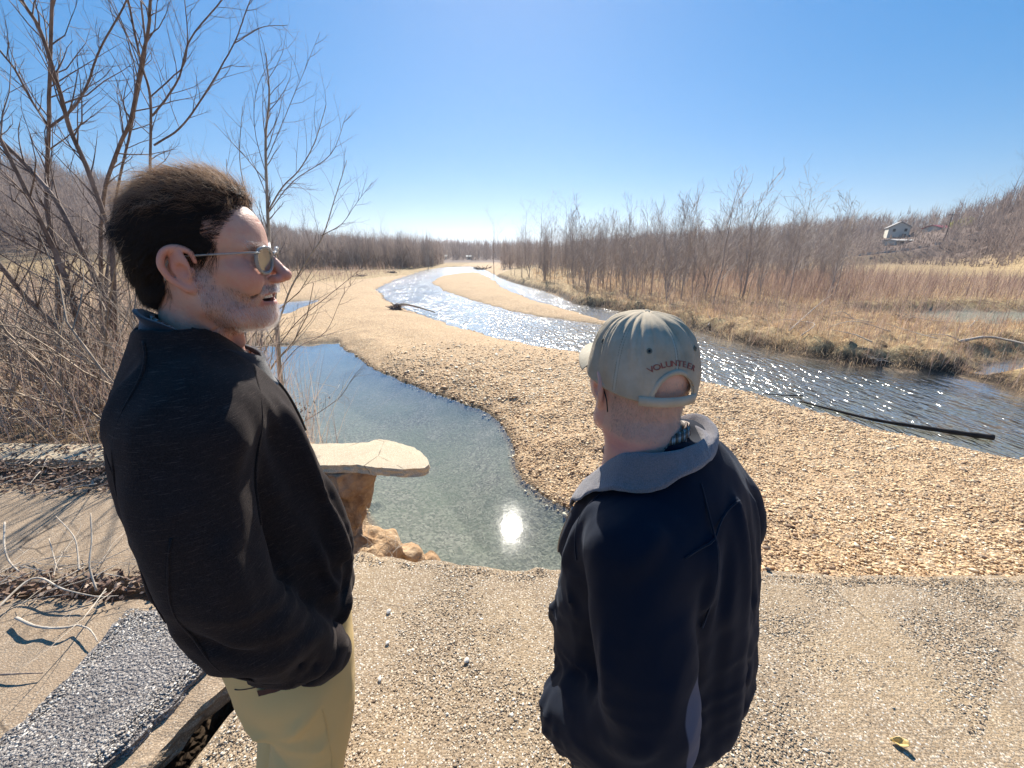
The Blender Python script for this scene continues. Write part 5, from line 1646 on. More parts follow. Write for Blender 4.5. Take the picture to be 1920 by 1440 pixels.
near_poly = [(-.94, 1.86), (-.86, 1.885), (-.80, 1.83), (-.62, 1.80), (-.36, 1.785), (-.18, 1.77), (-.05, 1.735), (.08, 1.735), (.16, 1.765), (.22, 1.74), (.6, 1.74), (1.0, 1.735), (1.41, 1.715), (2.0, 1.70), (2.8, 1.685), (4.0, 1.70), (8.6, 1.65), (8.6, -.9), (-1.12, -.9), (-1.13, .3), (-1.125, .84), (-1.10, 1.02), (-1.03, 1.14), (-1.04, 1.35), (-1.02, 1.6), (-1.0, 1.78)]
slab = slab_mesh('road_slab', jag(near_poly, .05, .016, 3), 0.0, .13, MAT_CONCRETE, .035, 3)
slab['label'] = 'broad pale aggregate concrete slab under both men, broken off above the pool'; slab['category'] = 'slab'
p1 = [(-1.20, 1.42), (-1.215, 1.10), (-1.27, .95), (-1.30, .80), (-1.33, .3), (-1.36, -.8), (-6.0, -.8), (-6.2, 1.35), (-3.6, 1.50), (-2.4, 1.56), (-1.6, 1.52)]
left1 = slab_mesh('road_slab', jag(p1, .03, .016, 5), -.01, .085, MAT_SANDY, .04, 5)
left1['label'] = 'sandy brown concrete slab on the left, edged by asphalt along the crack'; left1['category'] = 'slab'
ab = [tuple(survey(px, py, .02)) for px, py in [(262, 1110), (215, 1165), (175, 1215), (120, 1275), (60, 1330), (0, 1385), (-120, 1470)]]
pa = [(-1.29, 1.36), (-1.31, 1.12), (-1.36, .93), (-1.42, .80), (-1.44, .40), (-1.46, -.4)] + [(-3.2, -.4)] + ab[::-1] + [(-1.9, 1.47), (-1.55, 1.42)]
asph = slab_mesh('asphalt_layer', jag(pa, .03, .022, 7), .030, .045, MAT_ASPHALT, .03, 7, parent=left1, rough=.006)
asph['label'] = 'grey asphalt layer full of pale stones'
p2 = [(-1.75, 1.72), (-1.9, 2.1), (-1.8, 2.42), (-3.1, 2.55), (-6.5, 2.7), (-7.0, 1.55), (-4.0, 1.66), (-2.4, 1.68)]
left2 = slab_mesh('road_slab', jag(p2, .06, .02, 9), -.012, .14, MAT_SANDY, .05, 9)
left2['label'] = 'sandy concrete slab striped by branch shadows, behind the leaf-filled joint'; left2['category'] = 'slab'
fp = [tuple(survey(px, py, 0)) for px, py in [(806, 876), (800, 858), (775, 838), (740, 828), (708, 823), (690, 829), (640, 831), (590, 831)]]
p3 = fp + [(-2.6, 3.28), (-4.2, 3.25), (-5.8, 3.30), (-6.0, 2.98), (-4.0, 2.96), (-2.6, 2.90), (-1.7, 2.86), (-1.28, 2.86), (-.98, 2.80)]
strip = slab_mesh('road_slab', jag(p3, .022, .013, 11), 0.0, .075, MAT_PALE, .022, 11, edge_drop=.003)
strip['label'] = 'undercut pale slab jutting out over the pool on its earth pillar'; strip['category'] = 'slab'

# embedded stones standing proud of the near slab (one part of the slab)
def ico():
    t = (1 + 5 ** .5) / 2
    v = np.array([(-1, t, 0), (1, t, 0), (-1, -t, 0), (1, -t, 0), (0, -1, t), (0, 1, t), (0, -1, -t), (0, 1, -t), (t, 0, -1), (t, 0, 1), (-t, 0, -1), (-t, 0, 1)], float)
    v /= np.linalg.norm(v[0])
    f = np.array([(0, 11, 5), (0, 5, 1), (0, 1, 7), (0, 7, 10), (0, 10, 11), (1, 5, 9), (5, 11, 4), (11, 10, 2), (10, 7, 6), (7, 1, 8), (3, 9, 4), (3, 4, 2), (3, 2, 6), (3, 6, 8), (3, 8, 9), (4, 9, 5), (2, 4, 11), (6, 2, 10), (8, 6, 7), (9, 8, 1)])
    return v, f
IV, IF = ico()
def scatter_stones(P, size, flat=.5, seed=0, aspect=(.7, 1.3), cheap=False):
    r = np.random.default_rng(seed)
    n = len(P)
    BV_, BF_ = (OV, OF) if cheap else (IV, IF)
    nv = len(BV_)
    V = BV_[None] * (1 + r.uniform(-.25, .25, (n, nv, 1)))
    if cheap: V = V + r.normal(0, .16, V.shape)
    sc = np.stack([size * r.uniform(*aspect, n), size * r.uniform(*aspect, n), size * flat * r.uniform(.7, 1.3, n)], 1)
    V = V * sc[:, None, :]
    a = r.uniform(0, 2 * math.pi, n); c, s = np.cos(a), np.sin(a)
    tl = r.normal(0, .25, n)
    X_, Y_, Z_ = V[..., 0], V[..., 1], V[..., 2]
    Z2 = Z_ * np.cos(tl)[:, None] + X_ * np.sin(tl)[:, None]; X2 = X_ * np.cos(tl)[:, None] - Z_ * np.sin(tl)[:, None]
    V = np.stack([X2 * c[:, None] - Y_ * s[:, None], X2 * s[:, None] + Y_ * c[:, None], Z2], -1) + P[:, None, :]
    F = (BF_[None] + (np.arange(n) * nv)[:, None, None]).reshape(-1, 3)
    shade = np.repeat(r.uniform(0, 1, n), nv)
    return V.reshape(-1, 3), F, shade
def stone_material(name, stops, rough=.8):
    M = Mat(name)
    n = M.noise(45, 3, .6)
    c = M.ramp(M.attr('shade'), stops)
    c = M.mix(M.math('MULTIPLY', M.ramp(n.outputs['Fac'], [(.4, 0.), (.7, 1.)]), .3), c, (.25, .18, .12))
    return M.done(c, rough, M.bump(n.outputs['Fac'], .3, .004), spec=.3)
MAT_CHIPS = stone_material('stones set in the concrete', [(0., (.16, .11, .07)), (.35, (.33, .24, .155)), (.7, (.50, .39, .265)), (.9, (.68, .59, .45)), (1., (.88, .82, .70))])
MAT_CHIPS2 = stone_material('pale stones in the asphalt', [(0., (.14, .12, .105)), (.35, (.30, .265, .235)), (.7, (.46, .42, .37)), (1., (.74, .69, .61))], .5)
OV = np.array([(1, 0, 0), (-1, 0, 0), (0, 1, 0), (0, -1, 0), (0, 0, 1), (0, 0, -1)], float)
OF = np.array([(0, 2, 4), (2, 1, 4), (1, 3, 4), (3, 0, 4), (2, 0, 5), (1, 2, 5), (3, 1, 5), (0, 3, 5)])
def fill_poly(poly, n, seed, box):
    r = np.random.default_rng(seed)
    x = r.uniform(box[0], box[1], n); y = r.uniform(box[2], box[3], n)
    ok = sd_poly(x, y, poly) < -.02
    return x[ok], y[ok], r
x, y, r = fill_poly(near_poly, 84000, 31, (-1.1, 3.6, .45, 1.85))
keep = (np.hypot(x, y) > .6) & (np.abs(x) < y * 1.55 + .3) & (fbm(x * 2, y * 2, oct=3, seed=8) > -.75)
x, y = x[keep], y[keep]
sz = np.exp(r.normal(math.log(.0032), .36, len(x))).clip(.002, .0085)
V, F, sh = scatter_stones(np.stack([x, y, .0002 - sz * .12], 1), sz * 1.2, .24, 32, cheap=True)
o = link('aggregate', make_mesh('aggregate', V, F, [MAT_CHIPS], False, {'shade': sh}), slab, kind='stuff')
x, y, r = fill_poly(pa, 60000, 33, (-3.2, -1.2, .2, 1.6))
sz = np.exp(r.normal(math.log(.0037), .32, len(x))).clip(.0022, .008)
V, F, sh = scatter_stones(np.stack([x, y, .0285 + 0 * x], 1), sz * 1.15, .4, 34, cheap=True)
o = link('aggregate', make_mesh('aggregate', V, F, [MAT_CHIPS2], False, {'shade': sh}), asph, kind='stuff')
# ------------------------------------------------------------------ bark, twigs, grass
def bark_material(name, c1, c2, scale=30):
    M = Mat(name)
    n = M.noise(scale, 5, .7, M.mapped((1, 1, .35)))
    g = M.noise(3, 3, .6)
    c = M.ramp(n.outputs['Fac'], [(.3, c1), (.7, c2)])
    c = M.mix(M.math('MULTIPLY', M.ramp(g.outputs['Fac'], [(.5, 0.), (.7, 1.)]), .5), c, tuple(min(1, v * 1.7) for v in c2))
    return M.done(c, .8, M.bump(n.outputs['Fac'], .5, .006), spec=.4)
MAT_BARK = bark_material('grey brown bark', (.10, .072, .062), (.27, .21, .18))
MAT_BARK_PALE = bark_material('pale sycamore bark', (.24, .19, .14), (.46, .40, .32))
MAT_TWIG = bark_material('red brown twigs', (.31, .25, .215), (.50, .42, .36), 8)
MAT_FARTWIG = bark_material('distant bare twigs', (.26, .19, .18), (.40, .31, .28), 2)
MAT_DEAD = bark_material('dead bleached wood', (.34, .27, .20), (.60, .52, .42))
MAT_WETLOG = bark_material('wet black log', (.010, .008, .007), (.030, .024, .020))
def blade_material(name, stops, trans=.35):
    M = Mat(name)
    c = M.ramp(M.attr('shade'), stops)
    nt = M.nt
    M.l(c, M.b.inputs['Base Color']); M.b.inputs['Roughness'].default_value = .7; M.b.inputs['Specular IOR Level'].default_value = .2
    t = M.n('ShaderNodeBsdfTranslucent'); M.l(c, t.inputs['Color'])
    mx = M.n('ShaderNodeMixShader'); mx.inputs[0].default_value = trans
    M.l(M.b.outputs[0], mx.inputs[1]); M.l(t.outputs[0], mx.inputs[2]); M.l(mx.outputs[0], M.out.inputs['Surface'])
    return M.m
MAT_GRASS = blade_material('dry golden grass', [(0., (.26, .16, .10)), (.35, (.56, .38, .24)), (.7, (.78, .57, .35)), (1., (.90, .74, .50))])
MAT_STEMS = blade_material('brown dead stalks', [(0., (.22, .145, .125)), (.4, (.44, .31, .25)), (.75, (.62, .46, .36)), (1., (.76, .62, .47))], .35)

def perp(d, r):
    v = r.normal(0, 1, 3); v -= d * (v @ d)
    return v / (np.linalg.norm(v) + 1e-9)

class Grow:
    def __init__(s, seed):
        s.r = np.random.default_rng(seed); s.seg = [[], [], [], []]; s.lvl = []
    def add(s, a, b, ra, rb, l):
        for q, v in zip(s.seg, (a, b, ra, rb)): q.append(v)
        s.lvl.append(l)
    def shoot(s, p, d, L, r0, lvl, maxlvl, up=.12, wig=.12, kids=5, ang=(30, 55), shrink=.55, nseg=None, start=.25):
        r = s.r
        n = nseg or max(3, int(5 - lvl))
        pts = [np.array(p, float)]; dirs = []
        d = np.array(d, float); d /= np.linalg.norm(d)
        for k in range(n):
            d = d + r.normal(0, wig, 3) * .6 + np.array([0, 0, up])
            d /= np.linalg.norm(d)
            pts.append(pts[-1] + d * L / n); dirs.append(d.copy())
        rr = r0 * (1 - np.linspace(0, .82, n + 1))
        for k in range(n): s.add(pts[k], pts[k + 1], rr[k], rr[k + 1], lvl)
        if lvl >= maxlvl: return
        m = max(1, int(kids * r.uniform(.7, 1.3)))
        for i in range(m):
            t = start + (1 - start) * (i + r.uniform(0, 1)) / m
            t = min(t, .97)
            k = min(int(t * n), n - 1); f = t * n - k
            q = pts[k] * (1 - f) + pts[k + 1] * f
            a = math.radians(r.uniform(*ang))
            nd = dirs[k] * math.cos(a) + perp(dirs[k], r) * math.sin(a)
            s.shoot(q, nd, L * shrink * (1 - .45 * t) * r.uniform(.7, 1.25), max(rr[k] * .55, r0 * .12), lvl + 1, maxlvl, up, wig, kids * .75, ang, shrink, None, .15)
    def arrays(s, lv):
        m = np.array([l in lv for l in s.lvl])
        return [np.array(q)[m] for q in s.seg]

def finish_tree(name, g, base, mats, label, cat='tree', group=None, fine_sides=3, trunk_lv=(0,), crown_name='crown'):
    a = g.arrays(trunk_lv)
    V, F = tubes(*a, 7)
    o = link(name, make_mesh(name, V - base, F, [mats[0]], True), label=label, cat=cat, group=group, loc=base)
    lv = [l for l in set(g.lvl) if l not in trunk_lv]
    if lv:
        a = g.arrays(lv)
        V, F = tubes(*a, fine_sides)
        link(crown_name, make_mesh(crown_name, V - base, F, [mats[1]]), o)
    return o

def traced(g, pts, w, lvl=0, twigs=8, tl=.5, maxlvl=3, seed=0, up=.1, ang=(25, 55), tstart=.15, wtop=None, r_tw=.006):
    """main limb through given points, tapering, with side shoots grown on it"""
    P = catmull(np.array(pts), 5)
    w0, w1 = w
    R_ = np.linspace(w0, w1, len(P))
    P = P + np.cumsum(g.r.normal(0, .0012, P.shape), axis=0)
    if tl >= .3 and w0 < .1 and P[0][1] > 4: R_ = R_ * .62
    for i in range(len(P) - 1): g.add(P[i], P[i + 1], R_[i], R_[i + 1], lvl)
    r = g.r
    twigs = int(twigs * 1.6) if twigs > 3 else twigs
    for i in range(twigs):
        t = tstart + (1 - tstart) * (i + r.uniform(0, 1)) / twigs
        k = min(int(t * (len(P) - 1)), len(P) - 2)
        d = P[k + 1] - P[k]; d /= np.linalg.norm(d) + 1e-9
        a = math.radians(r.uniform(*ang))
        nd = d * math.cos(a) + perp(d, r) * math.sin(a)
        g.shoot(P[k], nd, tl * r.uniform(.5, 1.3), max(min(R_[k] * .5, r_tw * 1.6), r_tw * .5), max(lvl + 1, 1), maxlvl, up, .22, 4.5, (25, 60), .5)

# -------- the many-stemmed tree on the left
def D(px, py, y): return at_dist(px, py, y)
g = Grow(5)
by = 5.0
base = D(192, 745, by); base[2] = float(terrain(np.array(base[0]), np.array(base[1]))) - .1
K = D(178, 690, by)
traced(g, [base, D(189, 735, by), K], (.085, .078), 0, 0)
traced(g, [K, D(158, 640, 4.95), D(142, 584, 4.9), D(130, 540, 4.85), D(104, 470, 4.8), D(75, 409, 4.7), D(22, 300, 4.6), D(-30, 200, 4.5)], (.070, .022), 0, 16, .8)
traced(g, [K, D(138, 644, 4.9), D(89, 600, 4.8), D(40, 549, 4.7), D(0, 500, 4.6), D(-60, 430, 4.5)], (.065, .03), 0, 12, .8)
traced(g, [D(170, 672, 5), D(205, 590, 5.05), D(187, 540, 5.1), D(146, 457, 5.1), D(105, 379, 5.1), D(56, 319, 5.1), D(0, 262, 5.0), D(-60, 200, 5)], (.060, .025), 0, 14, .8)
traced(g, [D(215, 640, 5.2), D(213, 520, 5.2), D(206, 442, 5.2), D(169, 330, 5.1), D(131, 240, 5.0), D(109, 161, 4.9), D(75, 56, 4.8), D(41, 0, 4.7), D(20, -60, 4.7)], (.050, .018), 0, 18, .75)
g2, g = g, Grow(6)
b2 = D(116, 722, 5.7); b2[2] = float(terrain(np.array(b2[0]), np.array(b2[1]))) - .1
traced(g, [b2, D(112, 640, 5.6), D(107, 540, 5.5), D(105, 470, 5.4)], (.05, .042), 0, 4, .5)
traced(g, [D(105, 470, 5.4), D(90, 400, 5.4), D(89, 340, 5.4), D(92, 240, 5.3), D(94, 142, 5.2), D(98, 0, 5.1), D(100, -60, 5)], (.040, .020), 0, 16, .8)
traced(g, [D(91, 236, 5.3), D(60, 190, 5.2), D(30, 135, 5.1), D(0, 97, 5.0), D(-40, 40, 5)], (.020, .012), 0, 8, .5)
traced(g, [D(94, 238, 5.3), D(139, 202, 5.2), D(165, 157, 5.2), D(187, 94, 5.1), D(232, 11, 5.0), D(250, -40, 5)], (.022, .009), 0, 10, .5)
finish_tree('upright_tree', g, b2, [MAT_BARK, MAT_BARK], 'straight upright bare tree standing inside the leaning clump at the left edge')
g = Grow(7)
b3 = D(196, 716, 6.0); b3[2] = float(terrain(np.array(b3[0]), np.array(b3[1]))) - .1
traced(g, [b3, D(193, 620, 5.9), D(190, 500, 5.7), D(190, 420, 5.6)], (.045, .037), 0, 4, .5)
traced(g, [D(190, 420, 5.6), D(199, 349, 5.5), D(225, 275, 5.4), D(244, 225, 5.3), D(262, 131, 5.2), D(277, 56, 5.1), D(281, 0, 5), D(284, -50, 5)], (.036, .018), 0, 16, .7)
traced(g, [D(193, 560, 5.8), D(205, 480, 5.9), D(209, 425, 5.9), D(222, 340, 5.8), D(240, 262, 5.7), D(258, 170, 5.6), D(270, 90, 5.5), D(262, 0, 5.4)], (.030, .014), 0, 12, .7)
finish_tree('upright_tree', g, b3, [MAT_BARK, MAT_BARK], 'forked bare tree whose two stems rise just left of the bearded head')
g = Grow(8)
b4 = D(300, 716, 6.0); b4[2] = float(terrain(np.array(b4[0]), np.array(b4[1]))) - .1
traced(g, [b4, D(298, 600, 5.8), D(290, 480, 5.6)], (.036, .029), 0, 4, .5)
traced(g, [D(290, 480, 5.6), D(282, 390, 5.5), D(281, 300, 5.4), D(281, 184, 5.3), D(262, 109, 5.2), D(240, 0, 5.1), D(232, -40, 5)], (.028, .013), 0, 12, .6)
traced(g, [D(285, 217, 5.4), D(312, 184, 5.3), D(337, 142, 5.2), D(356, 75, 5.2), D(416, 0, 5.1), D(440, -40, 5)], (.018, .008), 0, 10, .5)
traced(g, [D(279, 184, 5.3), D(320, 145, 5.3), D(345, 120, 5.3), D(352, 60, 5.2), D(345, -20, 5.2)], (.012, .007), 0, 8, .4)
traced(g, [D(289, 272, 5.5), D(337, 240, 5.4), D(375, 190, 5.3), D(405, 142, 5.2), D(442, 75, 5.2), D(462, 20, 5.1), D(480, -20, 5)], (.018, .006), 0, 12, .45)
traced(g, [D(438, 82, 5.2), D(462, 66, 5.2), D(487, 52, 5.1), D(510, 48, 5.1), D(536, 47, 5.1)], (.007, .003), 1, 4, .25)
finish_tree('upright_tree', g, b4, [MAT_BARK, MAT_BARK], 'slim bare tree hidden behind the bearded head, its top forking above the hair')
g = g2
traced(g, [D(0, 431, 4.5), D(60, 462, 4.7), D(130, 505, 4.9), D(200, 560, 5.0), D(213, 590, 5.08)][::-1], (.030, .016), 0, 10, .6)
traced(g, [D(172, 680, 5), D(110, 650, 4.8), D(50, 636, 4.5), D(0, 620, 4.3), D(-40, 612, 4.2)], (.020, .012), 0, 8, .5)
traced(g, [D(211, 615, 5.1), D(190, 590, 4.95), D(130, 548, 4.7), D(60, 510, 4.6), D(-20, 465, 4.4)], (.020, .010), 0, 10, .5)
finish_tree('leaning_tree', g, base, [MAT_BARK, MAT_BARK], 'bare many-stemmed tree leaning over the leaf litter at the left edge', trunk_lv=(0,))

# -------- the slender tree over the pool
g = Grow(9)
by = 5.6
base = D(545, 812, by); base[2] = float(terrain(np.array(base[0]), np.array(base[1]))) - .1
traced(g, [base, D(545, 800, by), D(532, 745, by), D(525, 690, by), D(521, 620, by), D(515, 560, 5.65)], (.062, .045), 0, 3, .4)
traced(g, [D(515, 560, 5.65), D(506, 480, 5.7), D(502, 394, 5.7), D(499, 262, 5.75), D(506, 180, 5.75), D(500, 100, 5.8)], (.045, .010), 0, 16, .6)
traced(g, [D(503, 395, 5.7), D(530, 350, 5.6), D(562, 319, 5.5), D(590, 270, 5.4), D(612, 200, 5.3)], (.018, .005), 0, 10, .5)
traced(g, [D(502, 400, 5.7), D(550, 340, 5.7), D(620, 290, 5.6), D(650, 215, 5.5)], (.014, .004), 1, 9, .4)
traced(g, [D(520, 610, 5.6), D(545, 540, 5.5), D(580, 480, 5.4), D(605, 440, 5.4), D(628, 370, 5.3), D(650, 300, 5.3)], (.022, .005), 0, 10, .5)
traced(g, [D(602, 442, 5.4), D(640, 420, 5.3), D(665, 385, 5.3), D(697, 341, 5.2)], (.010, .003), 1, 7, .3)
traced(g, [D(521, 650, 5.6), D(560, 600, 5.4), D(610, 560, 5.2), D(660, 520, 5.1), D(700, 480, 5.0)], (.014, .003), 1, 9, .4)
traced(g, [D(523, 660, 5.6), D(490, 600, 5.6), D(470, 540, 5.7), D(455, 470, 5.8), D(430, 380, 5.9), D(424, 300, 5.9)], (.018, .006), 0, 10, .5)
traced(g, [D(524, 690, 5.6), D(560, 650, 5.4), D(610, 622, 5.3), D(640, 560, 5.2), D(668, 520, 5.2)], (.012, .003), 1, 8, .4)
traced(g, [D(545, 800, 5.6), D(570, 790, 5.3), D(610, 765, 5.1), D(640, 740, 5.0), D(662, 705, 4.9), D(690, 672, 4.8)], (.014, .003), 1, 9, .4, up=.02)
traced(g, [D(520, 600, 5.65), D(500, 500, 5.7), D(470, 400, 5.8), D(450, 300, 5.9), D(455, 200, 6.0)], (.018, .005), 0, 12, .55)
traced(g, [D(500, 300, 5.75), D(530, 230, 5.7), D(555, 170, 5.6), D(600, 60, 5.5)], (.010, .003), 1, 8, .4)
traced(g, [D(500, 330, 5.75), D(478, 240, 5.8), D(485, 160, 5.8), D(530, 80, 5.7)], (.010, .003), 1, 8, .4)
finish_tree('slender_tree', g, base, [MAT_BARK_PALE, MAT_BARK], 'slender pale-barked bare tree on the bank right behind the jutting slab', trunk_lv=(0,))

# -------- individually standing young trees
def ground_z(x, y): return terrain(np.atleast_1d(np.asarray(x, float)), np.atleast_1d(np.asarray(y, float)))
def sapling_proto(seed, H, stems=1, spread=.5, wide=False):
    g = Grow(seed); r = g.r
    for s in range(stems):
        lean = r.normal(0, .10, 2) + (r.normal(0, .22, 2) if stems > 1 else 0)
        h = H * (1 if s == 0 else r.uniform(.6, .95))
        p = [np.array([0, 0, 0.]) + np.array([*(r.normal(0, .06, 2) if s else (0, 0)), 0])]
        for k in range(1, 7):
            p.append(p[0] + np.array([lean[0] * k / 6 * h * .4 + r.normal(0, .035), lean[1] * k / 6 * h * .4 + r.normal(0, .035), h * k / 6]))
        traced(g, p, (H * .0068, .005), 0, 18 if wide else 14, H * (.30 if wide else .22), 2, up=.16 if not wide else .07, ang=(25, 50) if not wide else (35, 70), tstart=.18, r_tw=.012)
    return g
PROTOS = []
for i, (H, st, wd) in enumerate([(5.6, 1, False), (5.0, 1, False), (5.2, 3, False), (4.4, 2, False), (5.8, 1, True), (3.8, 3, False), (4.8, 1, False), (9.5, 1, True), (8.5, 1, True)]):
    g = sapling_proto(100 + i, H, st, wide=wd)
    a = g.arrays((0,)); V, F = tubes(*a, 5); mt = make_mesh('trunk', V, F, [MAT_TWIG if H < 7 else MAT_BARK], True)
    a = g.arrays((1, 2)); a[2] = np.maximum(a[2], .0055); a[3] = np.maximum(a[3], .0045)
    V, F = tubes(*a, 3); mc = make_mesh('crown', V, F, [MAT_TWIG if H < 7 else MAT_FARTWIG])
    PROTOS.append((H, mt, mc))
def plant_tree(name, kind, x, y, h, label, group=None, rz=0.0, cat='tree'):
    H, mt, mc = PROTOS[kind]
    s = h / H
    z = float(ground_z(x, y)[0]) - .05
    o = link(name, mt, label=label, cat=cat, group=group, loc=(x, y, z))
    o.rotation_euler = (0, 0, rz); o.scale = (s, s, s)
    link('crown', mc, o)
    return o
def base_at(px, y): return (px - 960) / FPX * (y * math.cos(PITCH) + 2.9 * math.sin(PITCH)), y
special = [
    ('tall_tree', 7, 926, 62, 8.2, 'solitary tall bare tree with a fan-shaped crown at the far bend of the river'),
    ('tall_tree', 8, 984, 78, 10.6, 'yellow-tinged bare tree first in the tall group right of the solitary one'),
    ('tall_tree', 7, 1012, 80, 11.6, 'straight bare tree in the middle of the tall far group'),
    ('tall_tree', 8, 1036, 76, 9.8, 'lower rounded bare tree squeezed inside the tall far group'),
    ('tall_tree', 7, 1062, 74, 11.4, 'tallest broad bare tree closing the far group on its river-away side'),
    ('tall_tree', 8, 572, 96, 14.0, 'wide bare tree above the belt, right behind the bearded face'),
    ('tall_tree', 7, 716, 112, 11.5, 'lone bare tree rising over the left tree belt near the pool line'),
    ('young_tree', 0, 1336, 21.5, 6.2, 'tallest dark young tree, just above and right of the cap'),
    ('young_tree', 2, 1120, 31, 5.0, 'young tree with several stems from one foot behind the golden grass'),
    ('young_tree', 5, 1100, 27, 4.2, 'low forked young tree nearest the second channel'),
    ('young_tree', 4, 1478, 26, 6.6, 'slender young tree poking above the hill line near the meadow'),
    ('young_tree', 1, 1545, 22, 4.4, 'crooked young tree alone at the end of the row before the open meadow'),
    ('young_tree', 3, 1422, 24, 4.6, 'twin-stemmed young tree left of the one poking above the hill'),
]
for i, (nm, kd, px, y, h, lab) in enumerate(special):
    x, y = base_at(px, y)
    plant_tree(nm, kd, x, y, h, lab, rz=i * 1.3)
r = np.random.default_rng(77)
cnt = 0; placed = []
while cnt < 200:
    y = r.uniform(23, 62); px = r.uniform(930, 1560)
    x, _ = base_at(px, y)
    if px > 1330 and r.uniform() < .45: continue
    if px < 1060 and y < 40: continue
    dd = sd_poly(np.array([x]), np.array([y]), MEADOW)[0]; dw = min(v[0] for v in water_sd(np.array([x]), np.array([y])))
    if dd > -1.6 or dw < 1.5: continue
    if any((x - a) ** 2 + (y - b) ** 2 < .5 for a, b in placed): continue
    placed.append((x, y)); cnt += 1
    plant_tree('young_tree', int(r.integers(0, 7)), x, y, r.uniform(3.8, 6.0) * (1 + .003 * (y - 23)), 'slim bare reddish young tree in the dense row beyond the river', 'young bare trees in the dense row beyond the river', r.uniform(0, 6.28))
for i in range(56):
    y = r.uniform(72, 105); px = r.uniform(470, 812)
    x, _ = base_at(px, y)
    plant_tree('young_tree', int(r.integers(0, 7)), x, y, r.uniform(5.5, 7.5), 'slim bare brown young tree in the belt left of the river', 'young bare trees in the belt left of the river', r.uniform(0, 6.28))
for i, (px, y, h, lab) in enumerate([(1760, 118, 8, 'leaning bare oak nearest the red-roofed building on the hillside'), (1800, 112, 11, 'low spreading bare oak on the hill just above the yellow bushes'), (1832, 110, 12, 'gnarled bare oak in the middle of the hilltop row'),
                                      (1868, 108, 14, 'tallest gnarled bare oak on the right hilltop'), (1902, 100, 11, 'bare oak on the hilltop at the very edge of the photo'), (1575, 190, 10, 'bare tree poking from the hill line beyond the white house')]):
    x = (px - 960) / FPX * (y * math.cos(PITCH) - 6 * math.sin(PITCH))
    plant_tree('oak_tree', 7 + i % 2, x, y, h, lab, rz=i * 2.1)

# -------- far woods, hillsides and tree lines: one mass each
def far_tris(px, py, pz, H, seed, nb=26, wscale=1.0):
    """many little bare trees as slivers: trunk and rising twigs"""
    r = np.random.default_rng(seed)
    n = len(px)
    base = np.stack([px, py, pz], 1)
    dist = np.hypot(px, py)
    wpx = np.maximum(.035, dist * .00085) * wscale
    tilt = r.uniform(0, 2 * math.pi, (n, nb)); el = np.radians(r.uniform(35, 88, (n, nb)))
    st = r.uniform(.0, .62, (n, nb)); st[:, 0] = 0; el[:, 0] = math.pi / 2
    Ls = H[:, None] * r.uniform(.22, .48, (n, nb)) * (1 - .35 * st); Ls[:, 0] = H * .95
    p0 = base[:, None, :] + np.stack([r.normal(0, .03, (n, nb)) * H[:, None], r.normal(0, .03, (n, nb)) * H[:, None], st * H[:, None]], -1)
    d = np.stack([np.cos(tilt) * np.cos(el), np.sin(tilt) * np.cos(el), np.sin(el)], -1)
    p1 = p0 + d * Ls[..., None]
    side = np.cross(d, np.stack([np.cos(tilt + 1.57), np.sin(tilt + 1.57), 0 * tilt], -1) + 1e-3)
    # sliver width lies across a random horizontal direction
    a = r.uniform(0, 2 * math.pi, (n, nb))
    side = np.stack([np.cos(a), np.sin(a), 0 * a], -1)
    w = wpx[:, None] * r.uniform(.5, 1.1, (n, nb)); w[:, 0] *= 1.5
    V = np.stack([p0 - side * w[..., None] * .5, p0 + side * w[..., None] * .5, p1], 2).reshape(-1, 3)
    F = np.arange(len(V)).reshape(-1, 3)
    sh = np.repeat(np.clip(r.normal(.5, .2, n), 0, 1), nb * 3)
    return V, F, sh
MAT_WOODS = blade_material('far bare woods', [(0., (.19, .15, .135)), (.5, (.30, .24, .215)), (1., (.44, .365, .31))], .4)
def woods(name, n, az, rad, H, seed, cond=None, nb=26, ws=1.0):
    r = np.random.default_rng(seed)
    a = np.radians(r.uniform(az[0], az[1], n)); q = np.exp(r.uniform(math.log(rad[0]), math.log(rad[1]), n))
    x, y = np.sin(a) * q, np.cos(a) * q
    h, d, dp, dr, ds, dm, dh, hill = terrain(x, y, full=True)
    ok = (d > 2)
    if cond is not None: ok &= cond(x, y, hill, q, a)
    x, y, h = x[ok], y[ok], h[ok]
    V, F, sh = far_tris(x, y, h - .2, r.uniform(H[0], H[1], len(x)), seed, nb, ws)
    return link(name, make_mesh(name, V, F, [MAT_WOODS], False, {'shade': sh}), kind='stuff')
woods('hillside_woods', 5200, (8, 80), (95, 330), (6, 11), 201, lambda x, y, hl, q, a: ((hl > 1.2) | (q > 200)) & ~((np.degrees(a) > 40.6) & (np.degrees(a) < 48.5) & (q < 124) & (q > 60)) & ~((np.degrees(a) > 41.6) & (np.degrees(a) < 46.6) & (q < 205)))
woods('hillside_woods', 4400, (-80, -14), (85, 260), (6, 11), 202, lambda x, y, hl, q, a: (hl > .8) | (q > 150))
woods('treeline', 1500, (-30, -9.5), (82, 125), (5.5, 9.5), 203, lambda x, y, hl, q, a: x < np.interp(y, [60, 90, 130], [-18.5, -18.5, -20]))
woods('treeline', 1100, (-1.5, 30), (78, 150), (5, 8), 204, lambda x, y, hl, q, a: (x > np.interp(y, [60, 90, 150], [-1, -3, -3])))
woods('treeline', 900, (-12, 4), (170, 420), (8, 13), 205, None, 22)
woods('hillside_brush', 5200, (30, 56), (104, 260), (.8, 2.4), 208, lambda x, y, hl, q, a: hl > .3, 16)
woods('treeline', 650, (4, 42), (52, 84), (4.2, 6.6), 206, lambda x, y, hl, q, a: (a < math.radians(24)) | (q > 62), 22, .8)

